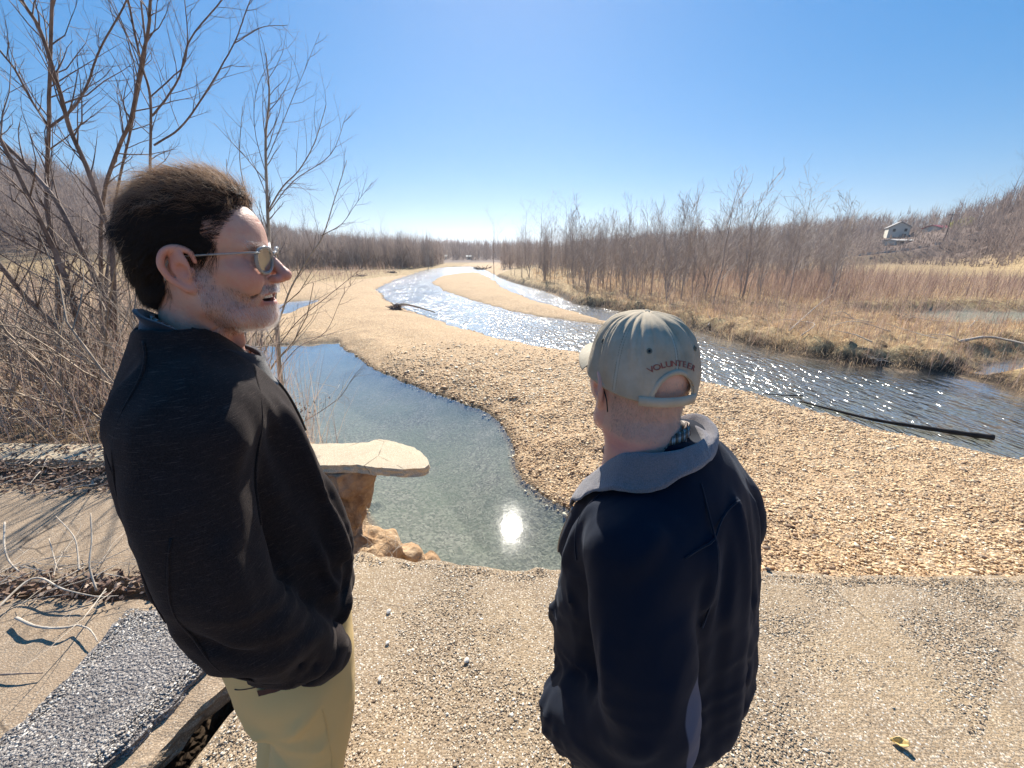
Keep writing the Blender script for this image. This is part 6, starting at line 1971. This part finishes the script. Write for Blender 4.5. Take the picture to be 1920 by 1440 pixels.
# -------- grass and stalks on the meadow and the left bank
def blades(x, y, z, L, w, lean, seed, droop=.3):
    r = np.random.default_rng(seed); n = len(x)
    a = r.uniform(0, 2 * math.pi, n)
    ln = np.abs(r.normal(0, lean, n))
    d = np.stack([np.cos(a) * np.sin(ln), np.sin(a) * np.sin(ln), np.cos(ln)], 1)
    b = r.uniform(0, 2 * math.pi, n)
    s = np.stack([np.cos(b), np.sin(b), 0 * b], 1) * (w / 2)[:, None]
    p = np.stack([x, y, z], 1)
    mid = p + d * (L * .55)[:, None]
    d2 = d + np.stack([np.cos(a), np.sin(a), -np.ones(n) * .6], 1) * (droop * r.uniform(.3, 1.4, n))[:, None]
    d2 /= np.linalg.norm(d2, axis=1, keepdims=True)
    tip = mid + d2 * (L * .45)[:, None]
    V = np.stack([p - s, p + s, mid + s * .8, mid - s * .8, tip], 1).reshape(-1, 3)
    k = (np.arange(n) * 5)[:, None]
    F = np.concatenate([k + [[0, 1, 2]], k + [[0, 2, 3]], k + [[3, 2, 4]]])
    return V, F
def field(name, n_tufts, per, az, rad, L, w, lean, seed, mat, cond, spread=.16, shade=(.55, .2), droop=.4, tint=0):
    r = np.random.default_rng(seed)
    a = np.radians(r.uniform(az[0], az[1], n_tufts)); q = np.exp(r.uniform(math.log(rad[0]), math.log(rad[1]), n_tufts))
    x, y = np.sin(a) * q, np.cos(a) * q
    h, d, dp, dr, ds, dm, dh, hl = terrain(x, y, full=True)
    ok = cond(x, y, d, dp, dr, ds, dm, dh, hl)
    x, y = x[ok], y[ok]
    dens = fbm(x * .6, y * .6, oct=3, seed=seed)
    size = np.clip(1 + dens * .9, .35, 1.8)
    m = len(x)
    sp = spread * size
    X = (x[:, None] + r.normal(0, 1, (m, per)) * sp[:, None]).ravel(); Y = (y[:, None] + r.normal(0, 1, (m, per)) * sp[:, None]).ravel()
    Z = terrain(X, Y) - .02
    Lr = np.repeat(size, per) * r.uniform(L[0], L[1], m * per)
    V, F = blades(X, Y, Z, Lr, np.maximum(w, np.hypot(X, Y) * .0005) * r.uniform(.6, 1.3, m * per), lean, seed + 1, droop)
    sh = np.repeat(np.clip(np.repeat(r.normal(shade[0], shade[1], m), per) + r.normal(0, .14, m * per), 0, 1), 5)
    o = link(name, make_mesh(name, V, F, [mat], False, {'shade': sh}), kind='stuff')
    return o
mead = lambda x, y, d, dp, dr, ds, dm, dh, hl: (dm < -.12) & (d > .02) & (hl < .8)
field('dry_grass', 5200, 13, (8, 58), (9.5, 26), (.14, .34), .006, .75, 301, MAT_GRASS, mead, .10, (.62, .2))
field('dry_grass', 3800, 9, (3, 60), (20, 75), (.25, .55), .010, .55, 302, MAT_GRASS, mead, .25, (.50, .2))
field('dead_stalks', 3600, 5, (9, 60), (12, 66), (.5, 1.25), .006, .30, 303, MAT_STEMS, mead, .25, (.45, .2), .1)
field('dead_stalks', 1900, 5, (24, 60), (28, 66), (.8, 1.9), .010, .22, 304, MAT_STEMS, mead, .4, (.35, .2), .1)
# the overhanging turf along the cut bank
field('bank_grass', 5200, 10, (8, 60), (9, 30), (.16, .32), .006, 1.15, 305, MAT_GRASS, lambda x, y, d, dp, dr, ds, dm, dh, hl: (dm < -.05) & (dm > -.75) & (d > -.05), .08, (.6, .22), .9)
left = lambda x, y, d, dp, dr, ds, dm, dh, hl: (dh < .2) & (y > 3.45) & (dp > .3)
field('dry_grass', 2800, 12, (-78, -18), (4.2, 22), (.15, .45), .005, .8, 306, MAT_GRASS, left, .14, (.6, .25))
field('dead_stalks', 2300, 4, (-68, -18), (4.5, 26), (.5, 1.5), .006, .45, 307, MAT_STEMS, left, .3, (.6, .25), .1)
field('dead_stalks', 2600, 6, (-75, -16), (22, 75), (.5, 1.5), .010, .3, 308, MAT_STEMS, lambda x, y, d, dp, dr, ds, dm, dh, hl: (d > 1.5) & (x < np.interp(y, [20, 40, 90], [-17, -20, -15])), .4, (.5, .22), .1)

# -------- thicket on the left bank
g = Grow(33); r = g.r
n_th = 0
while n_th < 135:
    x, y = (r.uniform(-15, -2.6), r.uniform(4.6, 17)) if n_th < 70 else (r.uniform(-7.5, -2.6), r.uniform(3.9, 7.5))
    hh = terrain(np.array([x]), np.array([y]), full=True)
    if hh[6][0] > .3 or hh[2][0] < .5 or x > -.62 * y - .2: continue
    n_th += 1
    z = float(hh[0][0])
    for k in range(int(r.integers(3, 6))):
        d = np.array([r.normal(0, .45), r.normal(0, .45), 1.0])
        g.shoot(np.array([x + r.normal(0, .15), y + r.normal(0, .15), z - .05]), d, r.uniform(1.1, 2.6), r.uniform(.009, .022), 0, 2, .03, .2, 4.0, (25, 65), .5)
V, F = tubes(*g.arrays((0, 1, 2)), 3)
link('undergrowth', make_mesh('undergrowth', V, F, [bark_material('pale tangled brush', (.20, .15, .11), (.42, .34, .26))]), kind='stuff')
# ------------------------------------------------------------------ gravel, litter
x = rng.uniform(-4, 14, 260000); y = np.exp(rng.uniform(math.log(2.2), math.log(15), 260000))
hh = terrain(x, y, full=True)
ok = (rng.uniform(0, 1, len(x)) > sstep(5.5, 14.5, y)) & (hh[1] > .03) & (hh[6] > .05) & (hh[5] > .2) & (np.abs(x) < y * 1.9) & (hh[2] > .02) & ((x > .3) | (hh[6] > 1.5))
x, y = x[ok][:68000], y[ok][:68000]
z = terrain(x, y)
sz = np.exp(rng.normal(math.log(.0122), .48, len(x))) * np.clip(y / 6, .8, 1.7)
V, F, sh = scatter_stones(np.stack([x, y, z + .004], 1), sz, .5, 51, cheap=True)
MAT_PEBBLE = stone_material('golden chert pebbles', [(0., (.20, .12, .07)), (.10, (.38, .30, .22)), (.20, (.54, .34, .175)), (.5, (.73, .50, .275)), (.8, (.84, .645, .395)), (1., (.88, .77, .57))], .65)
sh = np.clip(sh + np.repeat(fbm(x * .7, y * .7, oct=4, seed=55), 6) * .35 - .25 * np.repeat(sstep(.45, .05, terrain(x, y, full=True)[1]), 6), 0, 1)
link('gravel', make_mesh('gravel', V, F, [MAT_PEBBLE], True, {'shade': sh}), kind='stuff')
def rim_stones():
    P = []
    for poly in (POOL, RIVER):
        n = len(poly)
        for i in range(n):
            a, b = np.array(poly[i]), np.array(poly[(i + 1) % n])
            if min(a[1], b[1]) > 30: continue
            m = int(np.linalg.norm(b - a) * 26)
            for k in range(m): P.append(a + (b - a) * rng.uniform() + rng.normal(0, .07, 2))
    return np.array(P)
P = rim_stones(); hh = terrain(P[:, 0], P[:, 1], full=True)
ok = (hh[1] > -.12) & (hh[1] < .10) & (hh[5] > .2); P = P[ok]
V, F, sh = scatter_stones(np.column_stack([P, hh[0][ok] + .008]), np.exp(rng.normal(math.log(.022), .4, len(P))), .6, 52, cheap=True)
link('shore_pebbles', make_mesh('shore_pebbles', V, F, [MAT_PEBBLE], True, {'shade': np.clip(sh + .2, 0, 1)}), kind='stuff')

def litter(name, n, boxes, seed, zoff, size, mat):
    r = np.random.default_rng(seed)
    P = []
    for (x0, x1, y0, y1, w) in boxes:
        m = int(n * w)
        P.append(np.stack([r.uniform(x0, x1, m), y0 + (y1 - y0) * r.beta(2, 2, m)], 1))
    P = np.concatenate(P); m = len(P)
    z = zoff + np.abs(r.normal(0, .014, m))
    s = size * r.uniform(.5, 1.5, m)
    a = r.uniform(0, 6.28, m); t = r.normal(0, .5, m); u = r.normal(0, .5, m)
    e1 = np.stack([np.cos(a) * np.cos(t), np.sin(a) * np.cos(t), np.sin(t)], 1); e2 = np.stack([-np.sin(a) * np.cos(u), np.cos(a) * np.cos(u), np.sin(u)], 1)
    C = np.column_stack([P, z])
    V = np.stack([C - e1 * s[:, None], C + e2 * (s * .45)[:, None] + [0, 0, .004], C + e1 * s[:, None], C - e2 * (s * .45)[:, None]], 1).reshape(-1, 3)
    F = np.arange(len(V)).reshape(-1, 4)
    sh = np.repeat(r.uniform(0, 1, m), 4)
    return link(name, make_mesh(name, V, F, [mat], False, {'shade': sh}), kind='stuff')
MAT_LEAF = blade_material('dead brown leaves', [(0., (.05, .03, .025)), (.4, (.18, .11, .08)), (.75, (.36, .24, .17)), (1., (.56, .44, .34))], .2)
litter('leaf_litter', 9000, [(-6.2, -1.85, 2.42, 2.98, .55), (-6.0, -1.3, 1.50, 1.74, .30), (-6.0, -2.2, 3.3, 4.6, .15), (-6.0, -1.9, 2.9, 3.35, .12)], 61, .0, .017, MAT_LEAF)
g = Grow(62); r = g.r
for k in range(330):
    bx = [(-6.2, -1.8, 2.4, 3.0), (-6.0, -1.5, 1.5, 1.78), (-6, -2.3, 3.3, 5.0)][int(r.integers(0, 3))]
    p = np.array([r.uniform(bx[0], bx[1]), r.uniform(bx[2], bx[3]), .02 + abs(r.normal(0, .02))])
    a = r.uniform(0, 6.28)
    g.shoot(p, [math.cos(a), math.sin(a), .06], r.uniform(.15, .6), r.uniform(.0015, .004), 0, 1, -.01, .22, 3, (20, 50), .5)
V, F = tubes(*g.arrays((0, 1)), 4)
link('twig_litter', make_mesh('twig_litter', V, F, [MAT_DEAD]), kind='stuff')

def stick(name, pts, w, label, mat=None, cat='twig', group=None, n=6):
    P = catmull(np.array(pts, float), 6)
    V, F = sweep(P, np.linspace(w[0], w[1], len(P)) * (1 + .12 * np.sin(np.arange(len(P)) * 1.7)), n)
    b = P[0].copy()
    return link(name, make_mesh(name, V - b, F, [mat or MAT_DEAD], True), label=label, cat=cat, group=group, loc=b)
def S(px, py, z): q = survey(px, py, z); return (q[0], q[1], z)
stick('twig', [S(30, 1158, .02), S(60, 1172, .03), S(86, 1177, .02), S(120, 1177, .03), S(146, 1172, .02)], (.007, .005), 'curved brown twig with shadow lying on the sandy slab')
stick('twig', [S(146, 1172, .02), S(165, 1178, .03), S(176, 1190, .03), S(183, 1203, .02)], (.004, .002), 'thin forked twig end curling beyond the curved brown twig')
stick('twig', [S(181, 1108, .02), S(168, 1061, .12), S(172, 1014, .20), S(170, 962, .30)], (.005, .003), 'pale stem standing up from the joint beside the fleece')
stick('twig', [S(148, 1070, .02), S(146, 1040, .06), S(138, 1005, .12), S(105, 968, .16)], (.005, .002), 'pale bent stem rising to a hook on the shadow-striped slab')
stick('twig', [S(107, 1068, .02), S(100, 1040, .05), S(92, 1010, .08)], (.004, .002), 'short pale twig leaning between two taller stems')
stick('twig', [S(9, 979, .14), S(8, 1020, .08), S(16, 1050, .04), S(36, 1072, .02)], (.005, .004), 'pale twig arching down at the very left edge of the slab')
stick('twig', [S(0, 1265, .01), S(40, 1263, .015), S(80, 1262, .01)], (.004, .002), 'straight dark twig flat on the sandy slab at the edge of the photo', MAT_BARK)
stick('branch', [S(-30, 1165, .05), S(60, 1085, .07), S(120, 1105, .06), S(180, 1118, .04), S(222, 1117, .02)], (.006, .002), 'long pale branch lying across the leaf-filled joint', cat='branch')

# loose stones and the curled leaf
def stone(px, py, s, label, mat=None, flat=.6, seed=0, z=.004, nm='stone', cat='stone'):
    q = survey(px, py, z)
    r = np.random.default_rng(seed + 900)
    import bmesh
    bm = bmesh.new(); bmesh.ops.create_icosphere(bm, subdivisions=2, radius=s)
    for v in bm.verts:
        k = 1 + .25 * float(vnoise(v.co.x / s * 1.3 + seed, v.co.y / s * 1.3, v.co.z / s * 1.3, seed=seed))
        v.co = Vector((v.co.x * k * 1.25, v.co.y * k, v.co.z * k * flat))
    me = bpy.data.meshes.new(nm); bm.to_mesh(me); bm.free(); me.materials.append(mat or MAT_PALESTONE)
    o = link(nm, me, label=label, cat=cat, loc=(q[0], q[1], z + s * flat * .55))
    o.rotation_euler = (0, 0, r.uniform(0, 6))
MAT_PALESTONE = simple('pale chert', (.72, .66, .56), .6)
stone(729, 1147, .011, 'small white stone on bare concrete beside the fleece sleeve', seed=1)
stone(727, 1206, .009, 'small white stone just above the pocket, next to the trousers', seed=2)
stone(875, 1239, .010, 'flat pale stone midway between the two men', seed=3)
stone(712, 1274, .008, 'tiny white stone beside the khaki trouser seam', seed=4)
stone(1440, 1068, .013, 'dark stone where the slab edge meets the navy jacket', simple('dark stone', (.08, .06, .05)), seed=5)
MAT_YLEAF = simple('curled yellow leaf', (.62, .44, .16), .55)
q = survey(1686, 1392, .012)
n_ = 22; a = np.arange(n_) / n_ * 2 * math.pi
VV = [np.stack([.026 * k * np.cos(a), .015 * k * np.sin(a) * (1 + .3 * np.cos(a)), .012 * k ** 2 + .006 * k * np.cos(a) + .0025 * np.sin(a * 5) * k], 1) for k in (.25, .5, .75, 1)]
V = np.vstack(VV + [[[0, 0, 0]]]); F = [[k * n_ + i, k * n_ + (i + 1) % n_, (k + 1) * n_ + (i + 1) % n_, (k + 1) * n_ + i] for k in range(3) for i in range(n_)] + [[i, 4 * n_, (i + 1) % n_] for i in range(n_)]
o = link('dead_leaf', make_mesh('dead_leaf', V, F, [MAT_YLEAF], True), label='curled yellow brown leaf casting a dark shadow on the slab', cat='leaf', loc=(q[0], q[1], .008))
o.rotation_euler = (.15, -.1, -.4)
md = o.modifiers.new('thickness', 'SOLIDIFY'); md.thickness = .002

# ------------------------------------------------------------------ eroded earth under the slabs
def earth_material(name, c1, c2, c3):
    M = Mat(name)
    n = M.noise(4, 6, .7); m = M.noise(28, 5, .7); v = M.voro(16)
    c = M.ramp(n.outputs['Fac'], [(.3, c1), (.5, c2), (.7, c3)])
    c = M.mix(M.math('MULTIPLY', M.ramp(v.outputs['Distance'], [(.1, 1.), (.35, 0.)]), .35), c, c3)
    return M.done(c, .95, M.bump(M.math('ADD', M.math('MULTIPLY', m.outputs['Fac'], 1.0), M.math('MULTIPLY', v.outputs['Distance'], .5)), .9, .03), spec=.15)
MAT_EARTH = earth_material('crumbling brown earth', (.20, .12, .075), (.38, .26, .17), (.56, .42, .28))
MAT_CLAY = earth_material('orange clay', (.30, .17, .09), (.50, .33, .19), (.66, .50, .33))
def rock_sdf(name, lo, hi, h, fn, noise, label, cat, mat, seed=0):
    f = Field(lo, hi, h); fn(f)
    f.disp(lambda X, Y, Z: fbm(X * noise[0], Y * noise[0], Z * noise[0] * .7, oct=5, seed=seed) * noise[1] + np.abs(vnoise(X * noise[0] * 2.4, Y * noise[0] * 2.4, Z * noise[0] * .8, seed=seed + 9)) * noise[1] * .7)
    V, Q = f.mesh(); V = relax(V, Q, 1, .3)
    b = np.array([V[:, 0].mean(), V[:, 1].mean(), V[:, 2].min()])
    return link(name, make_mesh(name, V - b, Q, [mat], True), label=label, cat=cat, loc=b)
def f_p(f):
    f.ell((-1.53, 3.06, -.16), (.26, .17, .12), 0)
    f.union_chain([(-1.50, 3.06, -.12), (-1.50, 3.05, -.45), (-1.56, 3.03, -.80), (-1.60, 3.0, -1.2)], [.20, .17, .15, .24], .05)
    f.union_chain([(-1.38, 3.02, -.12), (-1.40, 3.02, -.40), (-1.48, 3.02, -.62)], [.115, .10, .07], .03)
    f.ell((-1.75, 3.10, -.5), (.22, .16, .42), .08)
rock_sdf('earth_pillar', (-2.1, 2.72, -1.5), (-1.1, 3.4, -.088), .016, f_p, (6, .075), 'column of brown earth still holding up the undercut slab', 'earth pillar', MAT_EARTH, 3)
def f_b(f): f.ell((-1.62, 2.66, -.42), (.15, .12, .16), 0); f.ell((-1.66, 2.70, -.60), (.14, .12, .14), .05)
rock_sdf('concrete_chunk', (-1.9, 2.4, -.9), (-1.3, 2.95, -.15), .014, f_b, (7, .035), 'rounded pale lump of old concrete leaning against the earth column', 'rubble', MAT_PALE, 5)
def f_c(f):
    f.ell((-1.50, 2.95, -1.00), (.30, .22, .24), 0)
    f.ell((-1.24, 3.03, -1.04), (.22, .18, .20), .06)
    f.ell((-1.04, 3.10, -1.20), (.18, .16, .18), .05)
    f.ell((-.88, 3.18, -1.38), (.15, .14, .16), .05)
    f.ell((-1.40, 2.72, -1.20), (.38, .28, .36), .1); f.ell((-1.1, 2.78, -1.45), (.38, .36, .30), .1); f.ell((-1.3, 3.0, -1.5), (.5, .3, .3), .1)
rock_sdf('clay_bank', (-2.0, 2.2, -1.85), (-.5, 3.6, -.8), .022, f_c, (5, .085), 'lumpy orange clay slumping into the pool below the jutting slab', 'clay bank', MAT_CLAY, 7)
g = Grow(70); r = g.r
for k in range(46):
    p = np.array([r.uniform(-1.65, -1.05), r.uniform(2.75, 3.0), r.uniform(-1.05, -.75)])
    a = r.uniform(0, 6.28)
    g.shoot(p, [math.cos(a) * .6, math.sin(a) * .6 - .3, r.uniform(-.6, .8)], r.uniform(.12, .42), .003, 0, 1, -.12, .25, 2, (20, 60), .5)
V, F = tubes(*g.arrays((0, 1)), 3)
link('root_litter', make_mesh('root_litter', V, F, [MAT_DEAD]), kind='stuff')

# ------------------------------------------------------------------ driftwood
def driftwood(name, c, R_, n, seed, label, mat, log=None, cat='driftwood', flat=.6, w=.05):
    g = Grow(seed); r = g.r
    z = float(ground_z(c[0], c[1])[0])
    o_ = np.array([0, 0, .05])
    for k in range(n):
        a = r.uniform(0, 6.28)
        g.shoot(o_ + r.normal(0, R_ * .15, 3) * [1, 1, .3], [math.cos(a), math.sin(a), r.uniform(-.1, flat)], R_ * r.uniform(.4, 1), w * r.uniform(.4, 1), 0, 1, -.03, .3, 3, (20, 60), .5)
    V, F = tubes(*g.arrays((0,)), 6)
    o = link(name, make_mesh(name, V, F, [mat], True), label=label, cat=cat, loc=(c[0], c[1], z))
    V, F = tubes(*g.arrays((1,)), 4)
    link('rootlet', make_mesh('rootlet', V, F, [mat]), o)['kind'] = 'stuff'
    if log is not None:
        P = catmull(np.array(log), 5); V, F = sweep(P, np.linspace(w * 1.5, w * .5, len(P)), 8)
        link('log', make_mesh('log', V, F, [MAT_DEAD], True), o)
    return o
q = survey(742, 574, -1.25)
driftwood('root_wad', q, .62, 60, 81, 'dark upturned root mass with a bleached trunk on the gravel by the river bend', MAT_BARK, [(0, 0, .25), (.6, -.1, .30), (1.3, -.5, .22), (2.0, -1.0, .12), (2.6, -1.6, .05)], w=.055, flat=1.0)
q = survey(905, 502, -1.25); driftwood('log_jam', q, 2.4, 60, 82, 'dark pile of drift logs at the far river bend', MAT_BARK, None, w=.22, flat=.08)
q = survey(737, 510, -1.15); driftwood('driftwood', q, 1.1, 24, 83, 'small dark driftwood heap on the far left gravel near the tree belt', MAT_BARK, None, w=.08)
q = survey(678, 517, -1.15); driftwood('driftwood', q, .9, 24, 84, 'low dark driftwood left of the other heap on the far gravel', MAT_BARK, None, w=.07)
q = survey(1692, 606, -1.15); driftwood('driftwood', q, .45, 22, 85, 'bleached root tangle beside the marsh water in the meadow', MAT_DEAD, None, w=.05)
q = survey(1640, 668, -1.3); driftwood('driftwood', q, .5, 14, 86, 'thin branches hanging over the cut bank above the riffle', MAT_DEAD, None, w=.018)
stick('log', [S(1500, 752, -1.585), S(1560, 768, -1.57), S(1640, 787, -1.56), S(1720, 800, -1.55), S(1800, 812, -1.55), S(1862, 820, -1.54)], (.018, .055), 'long black waterlogged log lying in the shallow edge of the river', MAT_WETLOG, 'log', n=9)
stick('log', [S(1430, 738, -1.585), S(1470, 741, -1.57), S(1505, 742, -1.58)], (.012, .016), 'short dark stick in the shallows above the long black log', MAT_WETLOG, 'log')
stick('log', [S(1800, 640, -1.0), S(1850, 632, -.95), S(1900, 640, -.98), S(1960, 655, -1.05)], (.05, .03), 'pale fallen trunk arched over the marsh at the edge of the photo', MAT_DEAD, 'log')
stick('log', [S(1480, 620, -1.0), S(1530, 575, -.75), S(1560, 552, -.55)], (.030, .012), 'pale dead pole slanting out of the meadow grass', MAT_DEAD, 'log')
r = np.random.default_rng(91)
for k in range(16):
    px, py = r.uniform(1240, 1900), r.uniform(585, 660)
    q = survey(px, py, -1.0)
    if sd_poly(np.array([q[0]]), np.array([q[1]]), MEADOW)[0] > -.5: continue
    a = r.uniform(0, 3.14); L = r.uniform(.8, 2.2)
    z0 = float(ground_z(*q)[0]) + .12
    stick('fallen_branch', [(q[0], q[1], z0), (q[0] + math.cos(a) * L * .5, q[1] + math.sin(a) * L * .5, z0 + r.uniform(.05, .3)), (q[0] + math.cos(a + .3) * L, q[1] + math.sin(a + .3) * L, z0 + r.uniform(0, .5))], (.022, .008), 'bleached fallen branch lying in the meadow grass', MAT_DEAD, 'branch', 'bleached branches lying in the meadow', n=5)
for px, py, lab in ((1160, 572, 'short dark stump on the bank above the second channel, nearer the cap'), (1206, 575, 'small dark stump just right of the other one on the bank')):
    q = survey(px, py, -1.1); z0 = float(ground_z(*q)[0]) - .05
    stick('stump', [(q[0], q[1], z0), (q[0] + .03, q[1], z0 + .25), (q[0] + .05, q[1] + .02, z0 + .42)], (.11, .07), lab, MAT_BARK, 'stump')

# ------------------------------------------------------------------ far buildings on the right hillside
MAT_WHITEWALL = simple('cream painted wall', (.74, .70, .58), .8)
MAT_ROOFG = simple('grey shingle roof', (.30, .28, .26), .8)
MAT_ROOFR = simple('dull red metal roof', (.36, .07, .08), .6)
MAT_WIN = simple('dark window glass', (.03, .035, .04), .15)
MAT_PALEROAD = simple('pale concrete barrier', (.62, .57, .50), .8)
def box_vf(lo, hi):
    x0, y0, z0 = lo; x1, y1, z1 = hi
    V = [(x0, y0, z0), (x1, y0, z0), (x1, y1, z0), (x0, y1, z0), (x0, y0, z1), (x1, y0, z1), (x1, y1, z1), (x0, y1, z1)]
    return V, [[3, 2, 1, 0], [4, 5, 6, 7], [0, 1, 5, 4], [1, 2, 6, 5], [2, 3, 7, 6], [3, 0, 4, 7]]
def building(name, x, y, z, rz, w, d, h, ridge, roofmat, wallmat, wins, label, over=.35):
    root = bpy.data.objects.new(name, None); COL.objects.link(root); root.location = (x, y, z); root.rotation_euler = (0, 0, math.radians(rz))
    root['label'] = label; root['category'] = 'house' if name == 'house' else 'building'
    V = [(-w/2, -d/2, -2), (w/2, -d/2, -2), (w/2, d/2, -2), (-w/2, d/2, -2), (-w/2, -d/2, h), (w/2, -d/2, h), (w/2, d/2, h), (-w/2, d/2, h), (-w/2, 0, h + ridge), (w/2, 0, h + ridge)]
    F = [[0, 1, 5, 4], [2, 3, 7, 6], [1, 2, 6, 9, 5], [3, 0, 4, 8, 7]]
    link('wall', make_mesh('wall', V, F, [wallmat]), root)
    o = over; t = .18
    V, F = [], []
    for s in (-1, 1):
        k = len(V)
        V += [(-w/2 - o, s * (d/2 + o), h - ridge * o / (d/2) + .02), (w/2 + o, s * (d/2 + o), h - ridge * o / (d/2) + .02), (w/2 + o, 0, h + ridge + .02), (-w/2 - o, 0, h + ridge + .02)]
        V += [(a, b, c + t) for a, b, c in V[k:k + 4]]
        F += [[k + i for i in q] for q in ([3, 2, 1, 0], [4, 5, 6, 7], [0, 1, 5, 4], [1, 2, 6, 5], [2, 3, 7, 6], [3, 0, 4, 7])]
    link('roof', make_mesh('roof', V, F, [roofmat]), root)
    for (side, u, zb, ww, hh_) in wins:
        if side == 'f': V, F = box_vf((u, -d/2 - .06, zb), (u + ww, -d/2 + .02, zb + hh_))
        else: V, F = box_vf((-w/2 - .06, u, zb), (-w/2 + .02, u + ww, zb + hh_))
        wo = link('window' if hh_ < 1.9 else 'door', make_mesh('window', V, F, [MAT_WIN]), root)
    return root
def hill_at(px, py, y):
    p = at_dist(px, py, y); return p
p = hill_at(1678, 446, 142)
building('house', p[0], p[1], p[2], 58, 5.2, 5.4, 3.3, 1.6, MAT_ROOFG, MAT_WHITEWALL, [('f', -1.7, 1.9, .7, .9), ('f', .9, 1.9, .7, .9), ('f', -1.7, .2, .7, .9), ('f', .6, -.2, .8, 1.95), ('l', -2.0, 1.9, .7, .9), ('l', .9, 1.9, .7, .9), ('l', -2.0, .2, .7, .9)], 'cream two-storey house with grey gabled roof on the wooded hillside')
p = hill_at(1757, 441, 138)
building('roadside_building', p[0], p[1], p[2], 20, 8.2, 4.5, 2.1, .8, MAT_ROOFR, MAT_WHITEWALL, [('f', -3, .7, 1.2, .9), ('f', -.8, .7, 1.2, .9), ('f', 1.6, .7, 1.2, .9)], 'long low building with a dull red roof right of the cream house')
p = hill_at(1692, 459, 128)
building('low_building', p[0], p[1], p[2], 14, 11.5, 3.5, 1.1, .35, MAT_PALEROAD, MAT_WHITEWALL, [('f', -4, .2, 1.2, .6), ('f', -1, .2, 1.2, .6), ('f', 2.5, .2, 1.2, .6)], 'long white flat shed below the cream house')
V, F = [], []
bt = bpy.data.objects.new('road_barrier', None); COL.objects.link(bt); bt.location = (76, 101, 0)
bt['label'] = 'long pale concrete barrier along the raised road behind the meadow'; bt['category'] = 'barrier'
segm = None
for k in range(13):
    xx = 76 + k * 4.3; yy = 101 + (xx - 76) * .05
    zz = float(ground_z(xx, yy)[0])
    if segm is None:
        V, F = box_vf((0, -.12, -.3), (4.22, .12, .62)); segm = make_mesh('panel', V, F, [MAT_PALEROAD])
    o = link('panel', segm, bt); o.location = (xx - 76, yy - 101, zz); o.rotation_euler = (0, 0, math.atan(.05))
p = hill_at(832, 487, 190)
for k, (dx, lab) in enumerate(((0, 'small white building far down the valley, left of its twin'), (12, 'tiny white building far down the valley beside the tree line'))):
    building('far_building', p[0] + dx, p[1], float(ground_z(p[0] + dx, p[1])[0]) , 10, 2.4, 2.2, 1.3, .5, MAT_WHITEWALL, MAT_WHITEWALL, [('f', -.5, .3, .5, .5)], lab)
# utility poles beside the barrier
for px, h_, lab in ((1600, 7.5, 'thin wooden utility pole left of the cream house'), (1776, 7.0, 'thin wooden utility pole below the red-roofed building')):
    x_ = (px - 960) / FPX * 106 * .93
    z_ = float(ground_z(x_, 106)[0])
    root = stick('utility_pole', [(x_, 106, z_ - .3), (x_, 106, z_ + h_ * .5), (x_, 106, z_ + h_)], (.14, .10), lab, MAT_BARK, 'pole')
    V, F = box_vf((-1.0, -.06, h_ - .35), (1.0, .06, h_ - .2)); link('crossarm', make_mesh('crossarm', V, F, [MAT_BARK]), root)
# yellow-green bushes on the slope
MAT_YBUSH = blade_material('yellow green buds', [(0., (.22, .20, .06)), (.5, (.42, .40, .12)), (1., (.60, .58, .24))], .4)
for k, (px, py, w_, lab) in enumerate(((1786, 447, 1.6, 'yellow-green bush below the leaning oak, the lower of two'), (1806, 438, 1.9, 'yellow-green bush higher on the slope right of the red-roofed building'))):
    p = at_dist(px, py, 128); n = 500
    d_ = rng.normal(0, 1, (n, 3)); d_ /= np.linalg.norm(d_, axis=1, keepdims=True)
    c = d_ * (rng.uniform(.3, 1, n) ** .4)[:, None] * [w_ * 1.3, w_, w_ * .75] + [0, 0, w_ * .5]
    V, F = blades(c[:, 0], c[:, 1], c[:, 2], rng.uniform(.4, .9, n), np.full(n, .14), 1.0, 95 + k)
    o = link('yellow_bush', make_mesh('yellow_bush', V, F, [MAT_YBUSH], False, {'shade': rng.uniform(0, 1, len(V))}), label=lab, cat='bush', loc=(p[0], p[1], float(ground_z(p[0], p[1])[0])))
# ------------------------------------------------------------------ the air
hz = bpy.data.materials.new('thin blue air'); hz.use_nodes = True
nt = hz.node_tree; nt.nodes.remove(nt.nodes['Principled BSDF'])
pv = nt.nodes.new('ShaderNodeVolumePrincipled')
pv.inputs['Color'].default_value = (.80, .88, 1.0, 1)
pv.inputs['Density'].default_value = .0003
pv.inputs['Anisotropy'].default_value = .5
nt.links.new(pv.outputs[0], nt.nodes['Material Output'].inputs['Volume'])
V, F = box_vf((-4300, -4300, -4), (4300, 4300, 110))
link('haze', make_mesh('haze', V, F, [hz]), kind='stuff')
